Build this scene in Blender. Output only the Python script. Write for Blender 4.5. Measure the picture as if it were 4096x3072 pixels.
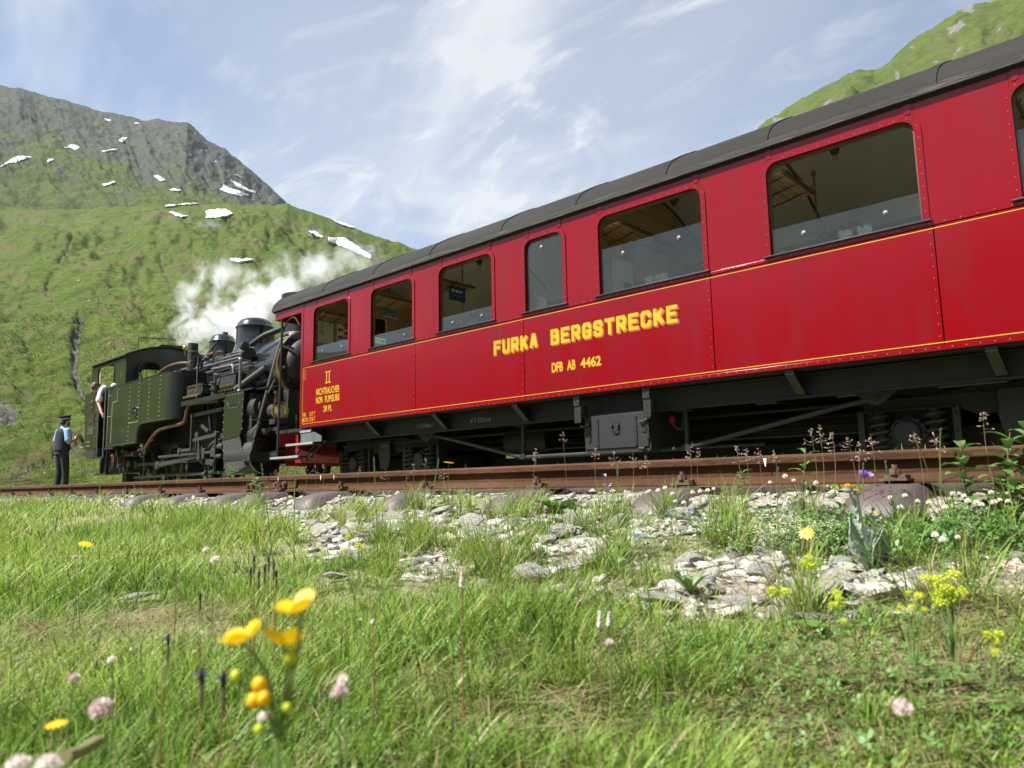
import bpy, bmesh, math, random
import numpy as np
from math import radians, sin, cos, pi, atan2, sqrt
from mathutils import Vector, Matrix
from mathutils.geometry import tessellate_polygon

for o in list(bpy.data.objects):
    bpy.data.objects.remove(o)
SC = bpy.context.scene
COL = SC.collection
random.seed(7)
RNG = np.random.default_rng(7)

# ---------------------------------------------------------------- camera
# Track axis is X (train recedes towards -X), Y is across the tracks, Z is up.
RW = np.array([[0.73008759, -0.10550796, -0.67515937],
               [0.68310289, 0.08592257, 0.72525014],
               [-0.01850823, -0.99069944, 0.13480379]])
cam_d = bpy.data.cameras.new("camera")
cam = bpy.data.objects.new("camera", cam_d)
COL.objects.link(cam)
SC.camera = cam
cam_d.sensor_width = 36.0
cam_d.lens = 2950.0 / 4096.0 * 36.0
cam_d.clip_start = 0.02
cam_d.clip_end = 6000
cam.matrix_world = Matrix(((RW[0, 0], -RW[0, 1], -RW[0, 2], 0),
                           (RW[1, 0], -RW[1, 1], -RW[1, 2], 0),
                           (RW[2, 0], -RW[2, 1], -RW[2, 2], 0),
                           (0, 0, 0, 1)))
cam_d.dof.use_dof = True
cam_d.dof.focus_distance = 7.5
cam_d.dof.aperture_fstop = 7.0

# ---------------------------------------------------------------- light
SUN_AZ = atan2(-0.50, -0.866)
SUN_EL = radians(54)
to_sun = Vector((cos(SUN_EL) * sin(SUN_AZ), cos(SUN_EL) * cos(SUN_AZ), sin(SUN_EL)))
sun_d = bpy.data.lights.new("sun", 'SUN')
sun_d.energy = 5.0
sun_d.angle = radians(0.6)
sun_d.color = (1.0, 0.97, 0.92)
sun = bpy.data.objects.new("sun", sun_d)
COL.objects.link(sun)
sun.rotation_euler = to_sun.to_track_quat('Z', 'Y').to_euler()
sun.location = (0, 0, 30)

W = bpy.data.worlds.new("World")
SC.world = W
W.use_nodes = True
wn = W.node_tree.nodes
wl = W.node_tree.links
bg = wn["Background"]
sky = wn.new("ShaderNodeTexSky")
sky.sky_type = 'NISHITA'
sky.sun_disc = False
sky.sun_elevation = SUN_EL
sky.sun_rotation = SUN_AZ
sky.altitude = 2000
sky.air_density = 1.0
sky.dust_density = 2.2
sky.ozone_density = 1.0
def wnode(t, **k):
    n = wn.new(t)
    for a, b in k.items():
        setattr(n, a, b)
    return n
def wmath(op, a, b=None):
    n = wnode("ShaderNodeMath", operation=op)
    for i, v in enumerate((a, b)):
        if v is None:
            continue
        if isinstance(v, (int, float)):
            n.inputs[i].default_value = v
        else:
            wl.new(v, n.inputs[i])
    return n.outputs[0]
tc = wnode("ShaderNodeTexCoord")
sep = wnode("ShaderNodeSeparateXYZ")
wl.new(tc.outputs["Generated"], sep.inputs[0])
zz = wmath('ADD', wmath('MAXIMUM', sep.outputs[2], 0.0), 0.16)
comb = wnode("ShaderNodeCombineXYZ")
wl.new(wmath('DIVIDE', sep.outputs[0], zz), comb.inputs[0])
wl.new(wmath('DIVIDE', sep.outputs[1], zz), comb.inputs[1])
def cloud(rot, scale, nscale, detail, rough, dist, lo, hi):
    mp = wnode("ShaderNodeMapping")
    mp.inputs["Rotation"].default_value = (0, 0, rot)
    mp.inputs["Scale"].default_value = scale
    wl.new(comb.outputs[0], mp.inputs[0])
    nz = wnode("ShaderNodeTexNoise")
    nz.inputs["Scale"].default_value = nscale
    nz.inputs["Detail"].default_value = detail
    nz.inputs["Roughness"].default_value = rough
    nz.inputs["Distortion"].default_value = dist
    wl.new(mp.outputs[0], nz.inputs[0])
    rg = wnode("ShaderNodeMapRange", interpolation_type='SMOOTHSTEP')
    rg.inputs[1].default_value = lo
    rg.inputs[2].default_value = hi
    wl.new(nz.outputs[0], rg.inputs[0])
    return rg.outputs[0]
c_veil = cloud(0.4, (1, 0.6, 1), 0.62, 3, 0.5, 0.8, 0.36, 0.66)
c_streak = cloud(-0.2, (0.75, 1.35, 1), 0.9, 7, 0.55, 1.8, 0.42, 0.78)
c_fine = cloud(-0.75, (0.9, 1.9, 1), 1.9, 9, 0.62, 2.2, 0.46, 0.80)
cl = wmath('ADD', wmath('MULTIPLY', c_veil, 0.36), wmath('MULTIPLY', c_streak, 0.86))
cl = wmath('ADD', cl, wmath('MULTIPLY', wmath('MULTIPLY', c_fine, c_veil), 0.75))
cl = wmath('MINIMUM', wmath('ADD', cl, 0.09), 0.92)
mixc = wnode("ShaderNodeMix", data_type='RGBA')
wl.new(cl, mixc.inputs[0])
wl.new(sky.outputs[0], mixc.inputs[6])
mixc.inputs[7].default_value = (4.5, 4.75, 5.0, 1)
wl.new(mixc.outputs[2], bg.inputs[0])
bg.inputs[1].default_value = 0.08

vs = SC.view_settings
vs.view_transform = 'Standard'
vs.look = 'None'
vs.exposure = 1.22
vs.gamma = 1.0
vs.use_curve_mapping = False
SC.cycles.use_denoising = True
SC.cycles.max_bounces = 8
SC.cycles.diffuse_bounces = 6
SC.cycles.transparent_max_bounces = 16
SC.cycles.volume_bounces = 2
SC.cycles.caustics_reflective = False
SC.cycles.caustics_refractive = False
SC.render.film_transparent = False

# ---------------------------------------------------------------- picking helpers
def ray(x, y):
    return RW @ np.array([(x - 2048.) / 2950., (y - 1536.) / 2950., 1.0])
def at(x, y, Y):
    d = ray(x, y)
    return Vector(d * (Y / d[1]))
def sstep(a, b, x):
    t = np.clip((x - a) / (b - a), 0, 1)
    return t * t * (3 - 2 * t)

# ---------------------------------------------------------------- noise (numpy)
def vnoise(x, y, seed=0):
    xi = np.floor(x).astype(np.int64)
    yi = np.floor(y).astype(np.int64)
    xf = x - xi
    yf = y - yi
    def h(a, b):
        n = (a * 374761393 + b * 668265263 + seed * 974634777) & 0x7fffffff
        n = ((n ^ (n >> 13)) * 1274126177) & 0x7fffffff
        return ((n ^ (n >> 16)) & 0xffff) / 65535.0
    u = xf * xf * (3 - 2 * xf)
    v = yf * yf * (3 - 2 * yf)
    return (h(xi, yi) * (1 - u) + h(xi + 1, yi) * u) * (1 - v) + (h(xi, yi + 1) * (1 - u) + h(xi + 1, yi + 1) * u) * v
def fbm(x, y, octv=4, seed=0, gain=0.5):
    x = np.asarray(x, float)
    y = np.asarray(y, float)
    a = 1.0
    s = 0.0
    t = 0.0
    for i in range(octv):
        s = s + a * vnoise(x, y, seed + i * 17)
        t += a
        a *= gain
        x = x * 2.03 + 13.7
        y = y * 2.03 - 7.1
    return s / t * 2 - 1
def ridged(x, y, octv=4, seed=0):
    x = np.asarray(x, float)
    y = np.asarray(y, float)
    a = 1.0
    s = 0.0
    t = 0.0
    for i in range(octv):
        s = s + a * (1 - np.abs(vnoise(x, y, seed + i * 31) * 2 - 1))
        t += a
        a *= 0.55
        x = x * 2.1 + 3.3
        y = y * 2.1 - 9.1
    return s / t

# ---------------------------------------------------------------- materials
MATS = {}
def mat(name, col, rough=0.5, metal=0.0, col2=None, nscale=6.0, nlo=0.4, nhi=0.65, ndetail=6, bump=0.0, bscale=60.0,
        coat=0.0, spec=0.5, stretch=(1, 1, 1), rough2=None, attr=None, subsurf=0.0, trans=0.0, col3=None, n3=2.0, n3lo=.5, n3hi=.7, emit=None):
    m = bpy.data.materials.new(name)
    m.use_nodes = True
    nt = m.node_tree
    N = nt.nodes
    L = nt.links
    b = N["Principled BSDF"]
    b.inputs["Base Color"].default_value = (*col, 1)
    b.inputs["Roughness"].default_value = rough
    b.inputs["Metallic"].default_value = metal
    b.inputs["Specular IOR Level"].default_value = spec
    b.inputs["Coat Weight"].default_value = coat
    b.inputs["Coat Roughness"].default_value = 0.06
    tcn = N.new("ShaderNodeTexCoord")
    mp = N.new("ShaderNodeMapping")
    mp.inputs["Scale"].default_value = stretch
    L.new(tcn.outputs["Object"], mp.inputs[0])
    cur = None
    if attr:
        a = N.new("ShaderNodeAttribute")
        a.attribute_name = attr
        cur = a.outputs[0]
    def layer(cur, c2, sc, lo, hi, det):
        nz = N.new("ShaderNodeTexNoise")
        nz.inputs["Scale"].default_value = sc
        nz.inputs["Detail"].default_value = det
        nz.inputs["Roughness"].default_value = 0.62
        L.new(mp.outputs[0], nz.inputs[0])
        rg = N.new("ShaderNodeMapRange")
        rg.inputs[1].default_value = lo
        rg.inputs[2].default_value = hi
        L.new(nz.outputs[0], rg.inputs[0])
        mx = N.new("ShaderNodeMix")
        mx.data_type = 'RGBA'
        L.new(rg.outputs[0], mx.inputs[0])
        if cur is None:
            mx.inputs[6].default_value = (*col, 1)
        else:
            L.new(cur, mx.inputs[6])
        mx.inputs[7].default_value = (*c2, 1)
        return mx.outputs[2], rg.outputs[0]
    if col2 is not None:
        cur, fac = layer(cur, col2, nscale, nlo, nhi, ndetail)
        if rough2 is not None:
            rr = N.new("ShaderNodeMapRange")
            rr.inputs[3].default_value = rough
            rr.inputs[4].default_value = rough2
            L.new(fac, rr.inputs[0])
            L.new(rr.outputs[0], b.inputs["Roughness"])
    if col3 is not None:
        cur, _ = layer(cur, col3, n3, n3lo, n3hi, 5)
    if cur is not None:
        L.new(cur, b.inputs["Base Color"])
    if bump:
        nz = N.new("ShaderNodeTexNoise")
        nz.inputs["Scale"].default_value = bscale
        nz.inputs["Detail"].default_value = 6
        L.new(mp.outputs[0], nz.inputs[0])
        bp = N.new("ShaderNodeBump")
        bp.inputs["Strength"].default_value = bump
        bp.inputs["Distance"].default_value = 0.02
        L.new(nz.outputs[0], bp.inputs["Height"])
        L.new(bp.outputs[0], b.inputs["Normal"])
    if trans:
        # thin leaf: part of the light passes through
        tr = N.new("ShaderNodeBsdfTranslucent")
        if cur is not None:
            L.new(cur, tr.inputs[0])
        else:
            tr.inputs[0].default_value = (*col, 1)
        ms = N.new("ShaderNodeMixShader")
        ms.inputs[0].default_value = trans
        L.new(b.outputs[0], ms.inputs[1])
        L.new(tr.outputs[0], ms.inputs[2])
        L.new(ms.outputs[0], N["Material Output"].inputs[0])
    if emit:
        b.inputs["Emission Color"].default_value = (*emit, 1)
    MATS[name] = m
    return m

mat("red_paint", (0.195, 0.0006, 0.0045), 0.14, col2=(0.172, 0.0006, 0.0052), nscale=2.2, stretch=(1.6, 1, .35), coat=0.0, spec=.38, bump=0.03, bscale=1.6, col3=(.150, .008, .010), n3=3.2, n3lo=.52, n3hi=.80, rough2=.24)
mat("red_dark", (0.30, 0.004, 0.010), 0.4, col2=(0.16, 0.004, 0.008), nscale=9)
mat("gold_paint", (0.52, 0.33, 0.005), 0.45, col2=(0.46, 0.28, 0.005), nscale=8)
mat("ochre_paint", (0.30, 0.105, 0.008), 0.5)
mat("rivet_glint", (0.36, 0.12, 0.12), 0.35, spec=0.6)  # paler than the red paint: the glint on rivet tips is put into the colour
mat("roof_felt", (0.0125, 0.0108, 0.009), 0.8, spec=.25, col2=(0.021, 0.018, 0.0145), nscale=2.2, bump=0.25, bscale=30, stretch=(.5, 1, 1))
mat("eave_wood", (0.030, 0.028, 0.026), 0.85, col2=(0.10, 0.09, 0.075), nscale=9, nlo=.52, nhi=.7, stretch=(.25, 1, 3), bump=.5, bscale=30)
mat("underframe", (0.005, 0.005, 0.005), 0.65, col2=(0.010, 0.0095, 0.009), nscale=5, bump=0.1, bscale=25)
mat("underframe_light", (0.014, 0.014, 0.015), 0.5, col2=(0.009, 0.009, 0.009), nscale=7, bump=0.1, bscale=40)
mat("tool_box", (0.017, 0.018, 0.019), 0.5, col2=(0.08, 0.08, 0.08), nscale=24, nlo=.66, nhi=.74, bump=0.12, bscale=30)
mat("stencil_white", (0.30, 0.30, 0.29), 0.6, col2=(.14, .14, .14), nscale=40)
mat("white_paint", (0.72, 0.72, 0.70), 0.5)
mat("paper", (0.75, 0.75, 0.73), 0.7)
mat("ink", (0.08, 0.08, 0.09), 0.7, col2=(.16, .16, .15), nscale=60)
mat("wood_honey", (0.44, 0.31, 0.165), 0.42, col2=(0.34, 0.21, 0.095), nscale=4, stretch=(1, .12, 9), ndetail=8)
mat("wood_light", (0.74, 0.55, 0.29), 0.45, col2=(0.62, 0.43, 0.20), nscale=4, stretch=(2, 9, .5))
mat("wood_dark", (0.11, 0.065, 0.03), 0.5, col2=(.06, .035, .018), nscale=6, stretch=(.3, 1, 4))
mat("ceiling_paint", (0.62, 0.62, 0.65), 0.5, col2=(0.56, 0.56, 0.59), nscale=2)
mat("floor_lino", (0.22, 0.20, 0.17), 0.6, col2=(.16, .15, .13), nscale=8)
mat("brass", (0.55, 0.36, 0.13), 0.28, metal=1.0, col2=(.35, .22, .08), nscale=12)
mat("copper", (0.17, 0.080, 0.045), 0.45, metal=0.5, col2=(.075, .045, .03), nscale=9, rough2=.6)
mat("steel", (0.36, 0.37, 0.38), 0.30, metal=0.9, col2=(.22, .22, .22), nscale=10, rough2=.45)
mat("aluminium", (0.48, 0.48, 0.46), 0.38, metal=0.55, col2=(.42, .42, .41), nscale=18, stretch=(.4, 3, 3))
mat("galvanised", (0.19, 0.20, 0.205), 0.5, metal=0.3, col2=(.11, .115, .115), nscale=5, stretch=(1, 1, .3))
mat("rod_steel", (0.052, 0.056, 0.046), 0.42, metal=0.3, col2=(.034, .037, .031), nscale=8, rough2=.6)
mat("loco_green", (0.0165, 0.023, 0.006), 0.28, col2=(0.013, 0.0185, 0.005), nscale=2, coat=0.25, bump=0.02, bscale=6)
mat("loco_green_line", (0.075, 0.090, 0.030), 0.4)
mat("loco_rivet_glint", (0.24, 0.26, 0.17), 0.3, spec=0.9)  # light green-grey painted in for the highlights on the rivet heads
mat("loco_dark", (0.009, 0.010, 0.008), 0.32, col2=(.012, .013, .011), nscale=3, coat=.2)
mat("boiler_black", (0.013, 0.014, 0.015), 0.16, col2=(0.018, 0.019, 0.02), nscale=3, coat=0.5, rough2=.25)
mat("soot_black", (0.010, 0.010, 0.010), 0.62, col2=(0.022, 0.021, 0.02), nscale=6, bump=.15, bscale=30)
mat("stack_grey", (0.035, 0.036, 0.038), 0.42, col2=(.025, .025, .026), nscale=4)
mat("grey_plate", (0.030, 0.031, 0.028), 0.6, col2=(.05, .05, .046), nscale=14, bump=.1, bscale=40)
mat("lens", (0.75, 0.72, 0.60), 0.08, metal=0.55)
mat("rubber", (0.012, 0.012, 0.013), 0.6)
mat("rail_rust", (0.072, 0.033, 0.0150), 0.9, spec=.15, col2=(0.046, 0.023, 0.012), nscale=5, bump=.35, bscale=70, stretch=(.35, 1, 1), col3=(.100, .050, .026), n3=2.2)
mat("rail_top", (0.15, 0.105, 0.08), 0.5, metal=.2, col2=(.19, .125, .085), nscale=9, stretch=(.2, 1, 1))
mat("rust_bolt", (0.125, 0.066, 0.036), 0.75, col2=(.075, .045, .03), nscale=40, bump=.3, bscale=120)
mat("sleeper_steel", (0.085, 0.060, 0.058), 0.55, col2=(0.060, 0.046, 0.046), nscale=7, bump=.12, bscale=30, col3=(.11, .068, .05), n3=4)
mat("chalk", (0.70, 0.66, 0.57), 0.8)
mat("sign_blue", (0.012, 0.055, 0.16), 0.4)
mat("sign_teal", (0.04, 0.20, 0.30), 0.5, col2=(.28, .36, .30), nscale=9)
mat("skin", (0.52, 0.29, 0.20), 0.5, col2=(.46, .24, .16), nscale=14)
mat("hair_brown", (0.060, 0.034, 0.018), 0.55, col2=(.055, .03, .016), nscale=60, stretch=(1, 1, .2))
mat("hair_dark", (0.020, 0.015, 0.012), 0.55)
mat("cloth_navy", (0.012, 0.014, 0.024), 0.85, col2=(.017, .019, .03), nscale=30, bump=.2, bscale=20)
mat("cloth_black", (0.014, 0.014, 0.016), 0.85, col2=(.022, .022, .024), nscale=12, bump=.3, bscale=14)
mat("cloth_blue", (0.25, 0.38, 0.60), 0.8, col2=(.20, .32, .55), nscale=9, bump=.35, bscale=22)
mat("cloth_white", (0.74, 0.74, 0.76), 0.8, bump=.3, bscale=22)
mat("cloth_red", (0.45, 0.03, 0.04), 0.6)
mat("leather", (0.012, 0.011, 0.010), 0.4)
mat("rock", (0.41, 0.385, 0.335), 0.9, col2=(0.19, 0.18, 0.17), nscale=7, nlo=.48, nhi=.72, ndetail=12, bump=1.0, bscale=26, stretch=(1, 1, 2.6),
    col3=(.42, .32, .21), n3=1.9, n3lo=.54, n3hi=.72)
mat("rock_dark", (0.20, 0.195, 0.19), 0.9, col2=(.11, .11, .11), nscale=6, bump=.9, bscale=30, stretch=(1, 1, 2))
mat("gravel", (0.30, 0.27, 0.22), 0.95, col2=(0.16, 0.135, 0.10), nscale=14, bump=1.0, bscale=60)
mat("snow", (0.66, 0.68, 0.71), 0.7, col2=(0.52, 0.51, 0.49), nscale=.12, bump=.2, bscale=.3)
mat("grass_blade", (0.1, 0.16, 0.03), 0.5, attr="col", trans=0.42, spec=.4)
mat("leaf_green", (0.085, 0.19, 0.030), 0.5, col2=(0.13, 0.24, 0.045), nscale=20, trans=0.28)
mat("leaf_dark", (0.065, 0.150, 0.028), 0.5, col2=(0.10, 0.20, 0.038), nscale=25, trans=0.22)
mat("leaf_grey", (0.30, 0.37, 0.27), 0.85, col2=(0.40, 0.45, 0.37), nscale=26, trans=0.12, bump=.5, bscale=90)
mat("stem_green", (0.12, 0.20, 0.05), 0.6)
mat("stem_red", (0.22, 0.09, 0.05), 0.6)
mat("stem_grey", (0.34, 0.40, 0.32), 0.8)
mat("straw", (0.26, 0.24, 0.11), 0.7, trans=.2)
mat("seed_head", (0.30, 0.19, 0.15), 0.7, col2=(.44, .33, .24), nscale=90, trans=.2)
mat("petal_yellow", (0.80, 0.54, 0.003), 0.45, col2=(.80, .48, .003), nscale=60, trans=.25)
mat("petal_orange", (0.84, 0.34, 0.006), 0.5, trans=.15)
mat("bud_lime", (0.58, 0.62, 0.03), 0.5, col2=(.44, .52, .03), nscale=160, trans=.25)
mat("petal_white", (0.80, 0.77, 0.70), 0.6, col2=(.80, .66, .60), nscale=120, trans=.25)
mat("petal_cream", (0.70, 0.70, 0.40), 0.6, trans=.25)
mat("petal_pink", (0.62, 0.44, 0.43), 0.6, col2=(.74, .66, .62), nscale=150, trans=.25)
mat("petal_blue", (0.34, 0.46, 0.80), 0.5, trans=.25)
mat("petal_violet", (0.34, 0.16, 0.62), 0.5, trans=.3)
mat("gentian", (0.010, 0.012, 0.045), 0.6)
mat("gentian_calyx", (0.14, 0.13, 0.05), 0.6)

def glass_mat(name, tint, dirt, dirt_col=(0.30, 0.32, 0.31), scale=5.0):
    m = bpy.data.materials.new(name)
    m.use_nodes = True
    nt = m.node_tree
    N = nt.nodes
    L = nt.links
    N.remove(N["Principled BSDF"])
    out = N["Material Output"]
    tr = N.new("ShaderNodeBsdfTransparent")
    tr.inputs[0].default_value = (*tint, 1)
    gl = N.new("ShaderNodeBsdfGlossy")
    gl.inputs["Roughness"].default_value = 0.02
    gl.inputs[0].default_value = (1, 1, 1, 1)
    fr = N.new("ShaderNodeFresnel")
    ge_ = N.new("ShaderNodeNewGeometry")
    io = N.new("ShaderNodeMapRange")
    io.inputs[3].default_value = 1.45
    io.inputs[4].default_value = 1 / 1.45
    L.new(ge_.outputs["Backfacing"], io.inputs[0])
    L.new(io.outputs[0], fr.inputs[0])
    m1 = N.new("ShaderNodeMixShader")
    L.new(fr.outputs[0], m1.inputs[0])
    L.new(tr.outputs[0], m1.inputs[1])
    L.new(gl.outputs[0], m1.inputs[2])
    df = N.new("ShaderNodeBsdfDiffuse")
    df.inputs[0].default_value = (*dirt_col, 1)
    tcn = N.new("ShaderNodeTexCoord")
    nz = N.new("ShaderNodeTexNoise")
    nz.inputs["Scale"].default_value = scale
    nz.inputs["Detail"].default_value = 6
    L.new(tcn.outputs["Object"], nz.inputs[0])
    rg = N.new("ShaderNodeMapRange")
    rg.inputs[1].default_value = 0.35
    rg.inputs[2].default_value = 0.75
    rg.inputs[3].default_value = dirt * 0.35
    rg.inputs[4].default_value = dirt
    L.new(nz.outputs[0], rg.inputs[0])
    m2 = N.new("ShaderNodeMixShader")
    L.new(rg.outputs[0], m2.inputs[0])
    L.new(m1.outputs[0], m2.inputs[1])
    L.new(df.outputs[0], m2.inputs[2])
    L.new(m2.outputs[0], out.inputs[0])
    MATS[name] = m
glass_mat("window_glass", (0.86, 0.90, 0.88), 0.042, (.20, .22, .19))
glass_mat("clear_glass", (0.90, 0.93, 0.93), 0.10, (.6, .62, .62), 20)

# ---------------------------------------------------------------- mesh builder
def tag(o, label=None, cat=None, group=None, kind=None):
    if label:
        o["label"] = label
    if cat:
        o["category"] = cat
    if group:
        o["group"] = group
    if kind:
        o["kind"] = kind
    return o
ORG = {}
def empty(name, loc, label=None, cat=None, group=None, kind=None):
    o = bpy.data.objects.new(name, None)
    o.empty_display_size = 0.2
    o.location = loc
    COL.objects.link(o)
    ORG[o] = Vector(loc)
    return tag(o, label, cat, group, kind)
def put(name, me, material, parent=None):
    o = bpy.data.objects.new(name, me)
    if material is not None and not me.materials:
        me.materials.append(MATS[material] if isinstance(material, str) else material)
    COL.objects.link(o)
    if parent is not None:
        o.parent = parent
        if parent in ORG:
            o.location = -ORG[parent]
    return o
def frame_of(d):
    d = Vector(d).normalized()
    u = d.orthogonal().normalized()
    return u, d.cross(u)
class MB:
    def __init__(s):
        s.v = []
        s.f = []
    def add(s, vs_, fs):
        n = len(s.v)
        s.v.extend([tuple(p) for p in vs_])
        s.f.extend([tuple(i + n for i in f) for f in fs])
        return s
    def box(s, x0, x1, y0, y1, z0, z1):
        return s.add([(x0, y0, z0), (x1, y0, z0), (x1, y1, z0), (x0, y1, z0), (x0, y0, z1), (x1, y0, z1), (x1, y1, z1), (x0, y1, z1)],
                     [(0, 3, 2, 1), (4, 5, 6, 7), (0, 1, 5, 4), (1, 2, 6, 5), (2, 3, 7, 6), (3, 0, 4, 7)])
    def bar(s, p0, p1, w, h, up=(0, 0, 1)):
        p0 = Vector(p0)
        p1 = Vector(p1)
        d = (p1 - p0).normalized()
        sd = d.cross(Vector(up))
        if sd.length < 1e-4:
            sd = d.cross(Vector((1, 0, 0)))
        sd.normalize()
        u = sd.cross(d)
        q = []
        for p in (p0, p1):
            for a, b in ((-1, -1), (1, -1), (1, 1), (-1, 1)):
                q.append(p + sd * a * w / 2 + u * b * h / 2)
        return s.add(q, [(0, 3, 2, 1), (4, 5, 6, 7), (0, 1, 5, 4), (1, 2, 6, 5), (2, 3, 7, 6), (3, 0, 4, 7)])
    def cyl(s, p0, p1, r0, r1=None, n=20, caps=True):
        r1 = r0 if r1 is None else r1
        p0 = Vector(p0)
        p1 = Vector(p1)
        u, w = frame_of(p1 - p0)
        q = []
        for p, r in ((p0, r0), (p1, r1)):
            for i in range(n):
                a = 2 * pi * i / n
                q.append(p + (u * cos(a) + w * sin(a)) * r)
        fs = [(i, (i + 1) % n, n + (i + 1) % n, n + i) for i in range(n)]
        if caps:
            fs += [tuple(range(n))[::-1], tuple(range(n, 2 * n))]
        return s.add(q, fs)
    def lathe(s, prof, c, axis='z', n=24, caps=True):
        # prof: (radius, offset along the axis)
        q = []
        c = Vector(c)
        for r, h in prof:
            for i in range(n):
                a = 2 * pi * i / n
                if axis == 'z':
                    q.append(c + Vector((r * cos(a), r * sin(a), h)))
                elif axis == 'x':
                    q.append(c + Vector((h, r * cos(a), r * sin(a))))
                else:
                    q.append(c + Vector((r * sin(a), h, r * cos(a))))
        fs = []
        m = len(prof)
        for k in range(m - 1):
            for i in range(n):
                fs.append((k * n + i, k * n + (i + 1) % n, (k + 1) * n + (i + 1) % n, (k + 1) * n + i))
        if caps:
            fs += [tuple(range(n))[::-1], tuple(range((m - 1) * n, m * n))]
        return s.add(q, fs)
    def tube(s, path, r, n=8, smooth=0, taper=None):
        P = [Vector(p) for p in path]
        if smooth:
            out = []
            for i in range(len(P) - 1):
                a = P[max(i - 1, 0)]
                b = P[i]
                c = P[i + 1]
                d = P[min(i + 2, len(P) - 1)]
                for k in range(smooth):
                    t = k / smooth
                    out.append(0.5 * ((2 * b) + (c - a) * t + (2 * a - 5 * b + 4 * c - d) * t * t + (3 * b - a - 3 * c + d) * t ** 3))
            out.append(P[-1])
            P = out
        u = None
        q = []
        m = len(P)
        for i, p in enumerate(P):
            d = (P[min(i + 1, m - 1)] - P[max(i - 1, 0)])
            if d.length < 1e-9:
                d = Vector((0, 0, 1))
            d.normalize()
            if u is None:
                u = d.orthogonal().normalized()
            else:
                u = (u - d * u.dot(d))
                u = u.normalized() if u.length > 1e-6 else d.orthogonal().normalized()
            w = d.cross(u)
            rr = r if taper is None else r * (1 + (taper - 1) * i / (m - 1))
            for k in range(n):
                a = 2 * pi * k / n
                q.append(p + (u * cos(a) + w * sin(a)) * rr)
        fs = []
        for i in range(m - 1):
            for k in range(n):
                fs.append((i * n + k, i * n + (k + 1) % n, (i + 1) * n + (k + 1) % n, (i + 1) * n + k))
        fs += [tuple(range(n))[::-1], tuple(range((m - 1) * n, m * n))]
        return s.add(q, fs)
    def sphere(s, c, r, n=12, m=8):
        rx, ry, rz = (r, r, r) if isinstance(r, (int, float)) else r
        q = [(c[0], c[1], c[2] - rz)]
        for j in range(1, m):
            ph = -pi / 2 + pi * j / m
            for i in range(n):
                a = 2 * pi * i / n
                q.append((c[0] + rx * cos(ph) * cos(a), c[1] + ry * cos(ph) * sin(a), c[2] + rz * sin(ph)))
        q.append((c[0], c[1], c[2] + rz))
        fs = []
        for i in range(n):
            fs.append((0, 1 + (i + 1) % n, 1 + i))
            fs.append((len(q) - 1, 1 + (m - 2) * n + i, 1 + (m - 2) * n + (i + 1) % n))
        for j in range(m - 2):
            for i in range(n):
                a = 1 + j * n + i
                b = 1 + j * n + (i + 1) % n
                fs.append((a, b, b + n, a + n))
        return s.add(q, fs)
    def plate(s, outer, holes, axis, a0, a1):
        # polygon (with holes) extruded along an axis; outer and holes are 2-D lists
        # axis 'y': (x, z); axis 'x': (y, z); axis 'z': (x, y)
        def to3(p, a):
            if axis == 'y':
                return (p[0], a, p[1])
            if axis == 'x':
                return (a, p[0], p[1])
            return (p[0], p[1], a)
        loops = [outer] + list(holes)
        flat = [p for lp in loops for p in lp]
        tri = tessellate_polygon([[Vector((p[0], p[1], 0)) for p in lp] for lp in loops])
        n = len(flat)
        q = [to3(p, a0) for p in flat] + [to3(p, a1) for p in flat]
        fs = [tuple(t) for t in tri] + [tuple(i + n for i in t[::-1]) for t in tri]
        k = 0
        for lp in loops:
            m = len(lp)
            for i in range(m):
                a = k + i
                b = k + (i + 1) % m
                fs.append((a, b, b + n, a + n))
            k += m
        return s.add(q, fs)
    def rivets(s, pts, nrm, r=0.009, h=0.006):
        nrm = Vector(nrm).normalized()
        u, w = frame_of(nrm)
        for p in pts:
            p = Vector(p)
            q = [p + (u * cos(a) + w * sin(a)) * r for a in (0, pi / 3, 2 * pi / 3, pi, 4 * pi / 3, 5 * pi / 3)]
            q += [p + (u * cos(a) + w * sin(a)) * r * .55 + nrm * h for a in (0, pi / 3, 2 * pi / 3, pi, 4 * pi / 3, 5 * pi / 3)]
            s.add(q, [(i, (i + 1) % 6, 6 + (i + 1) % 6, 6 + i) for i in range(6)] + [(6, 7, 8, 9, 10, 11)])
        return s
    def mesh(s, name, smooth=35):
        me = bpy.data.meshes.new(name)
        me.from_pydata(s.v, [], s.f)
        bm = bmesh.new()
        bm.from_mesh(me)
        bmesh.ops.recalc_face_normals(bm, faces=bm.faces)
        bm.to_mesh(me)
        bm.free()
        if smooth:
            me.polygons.foreach_set("use_smooth", [True] * len(me.polygons))
            me.set_sharp_from_angle(angle=radians(smooth))
        me.update()
        return me
    def build(s, name, material, parent=None, smooth=35, bevel=0.0):
        o = put(name, s.mesh(name, smooth), material, parent)
        if bevel:
            md = o.modifiers.new("bevel", 'BEVEL')
            md.width = bevel
            md.segments = 2
            md.limit_method = 'ANGLE'
            md.angle_limit = radians(50)
        return o
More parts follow.
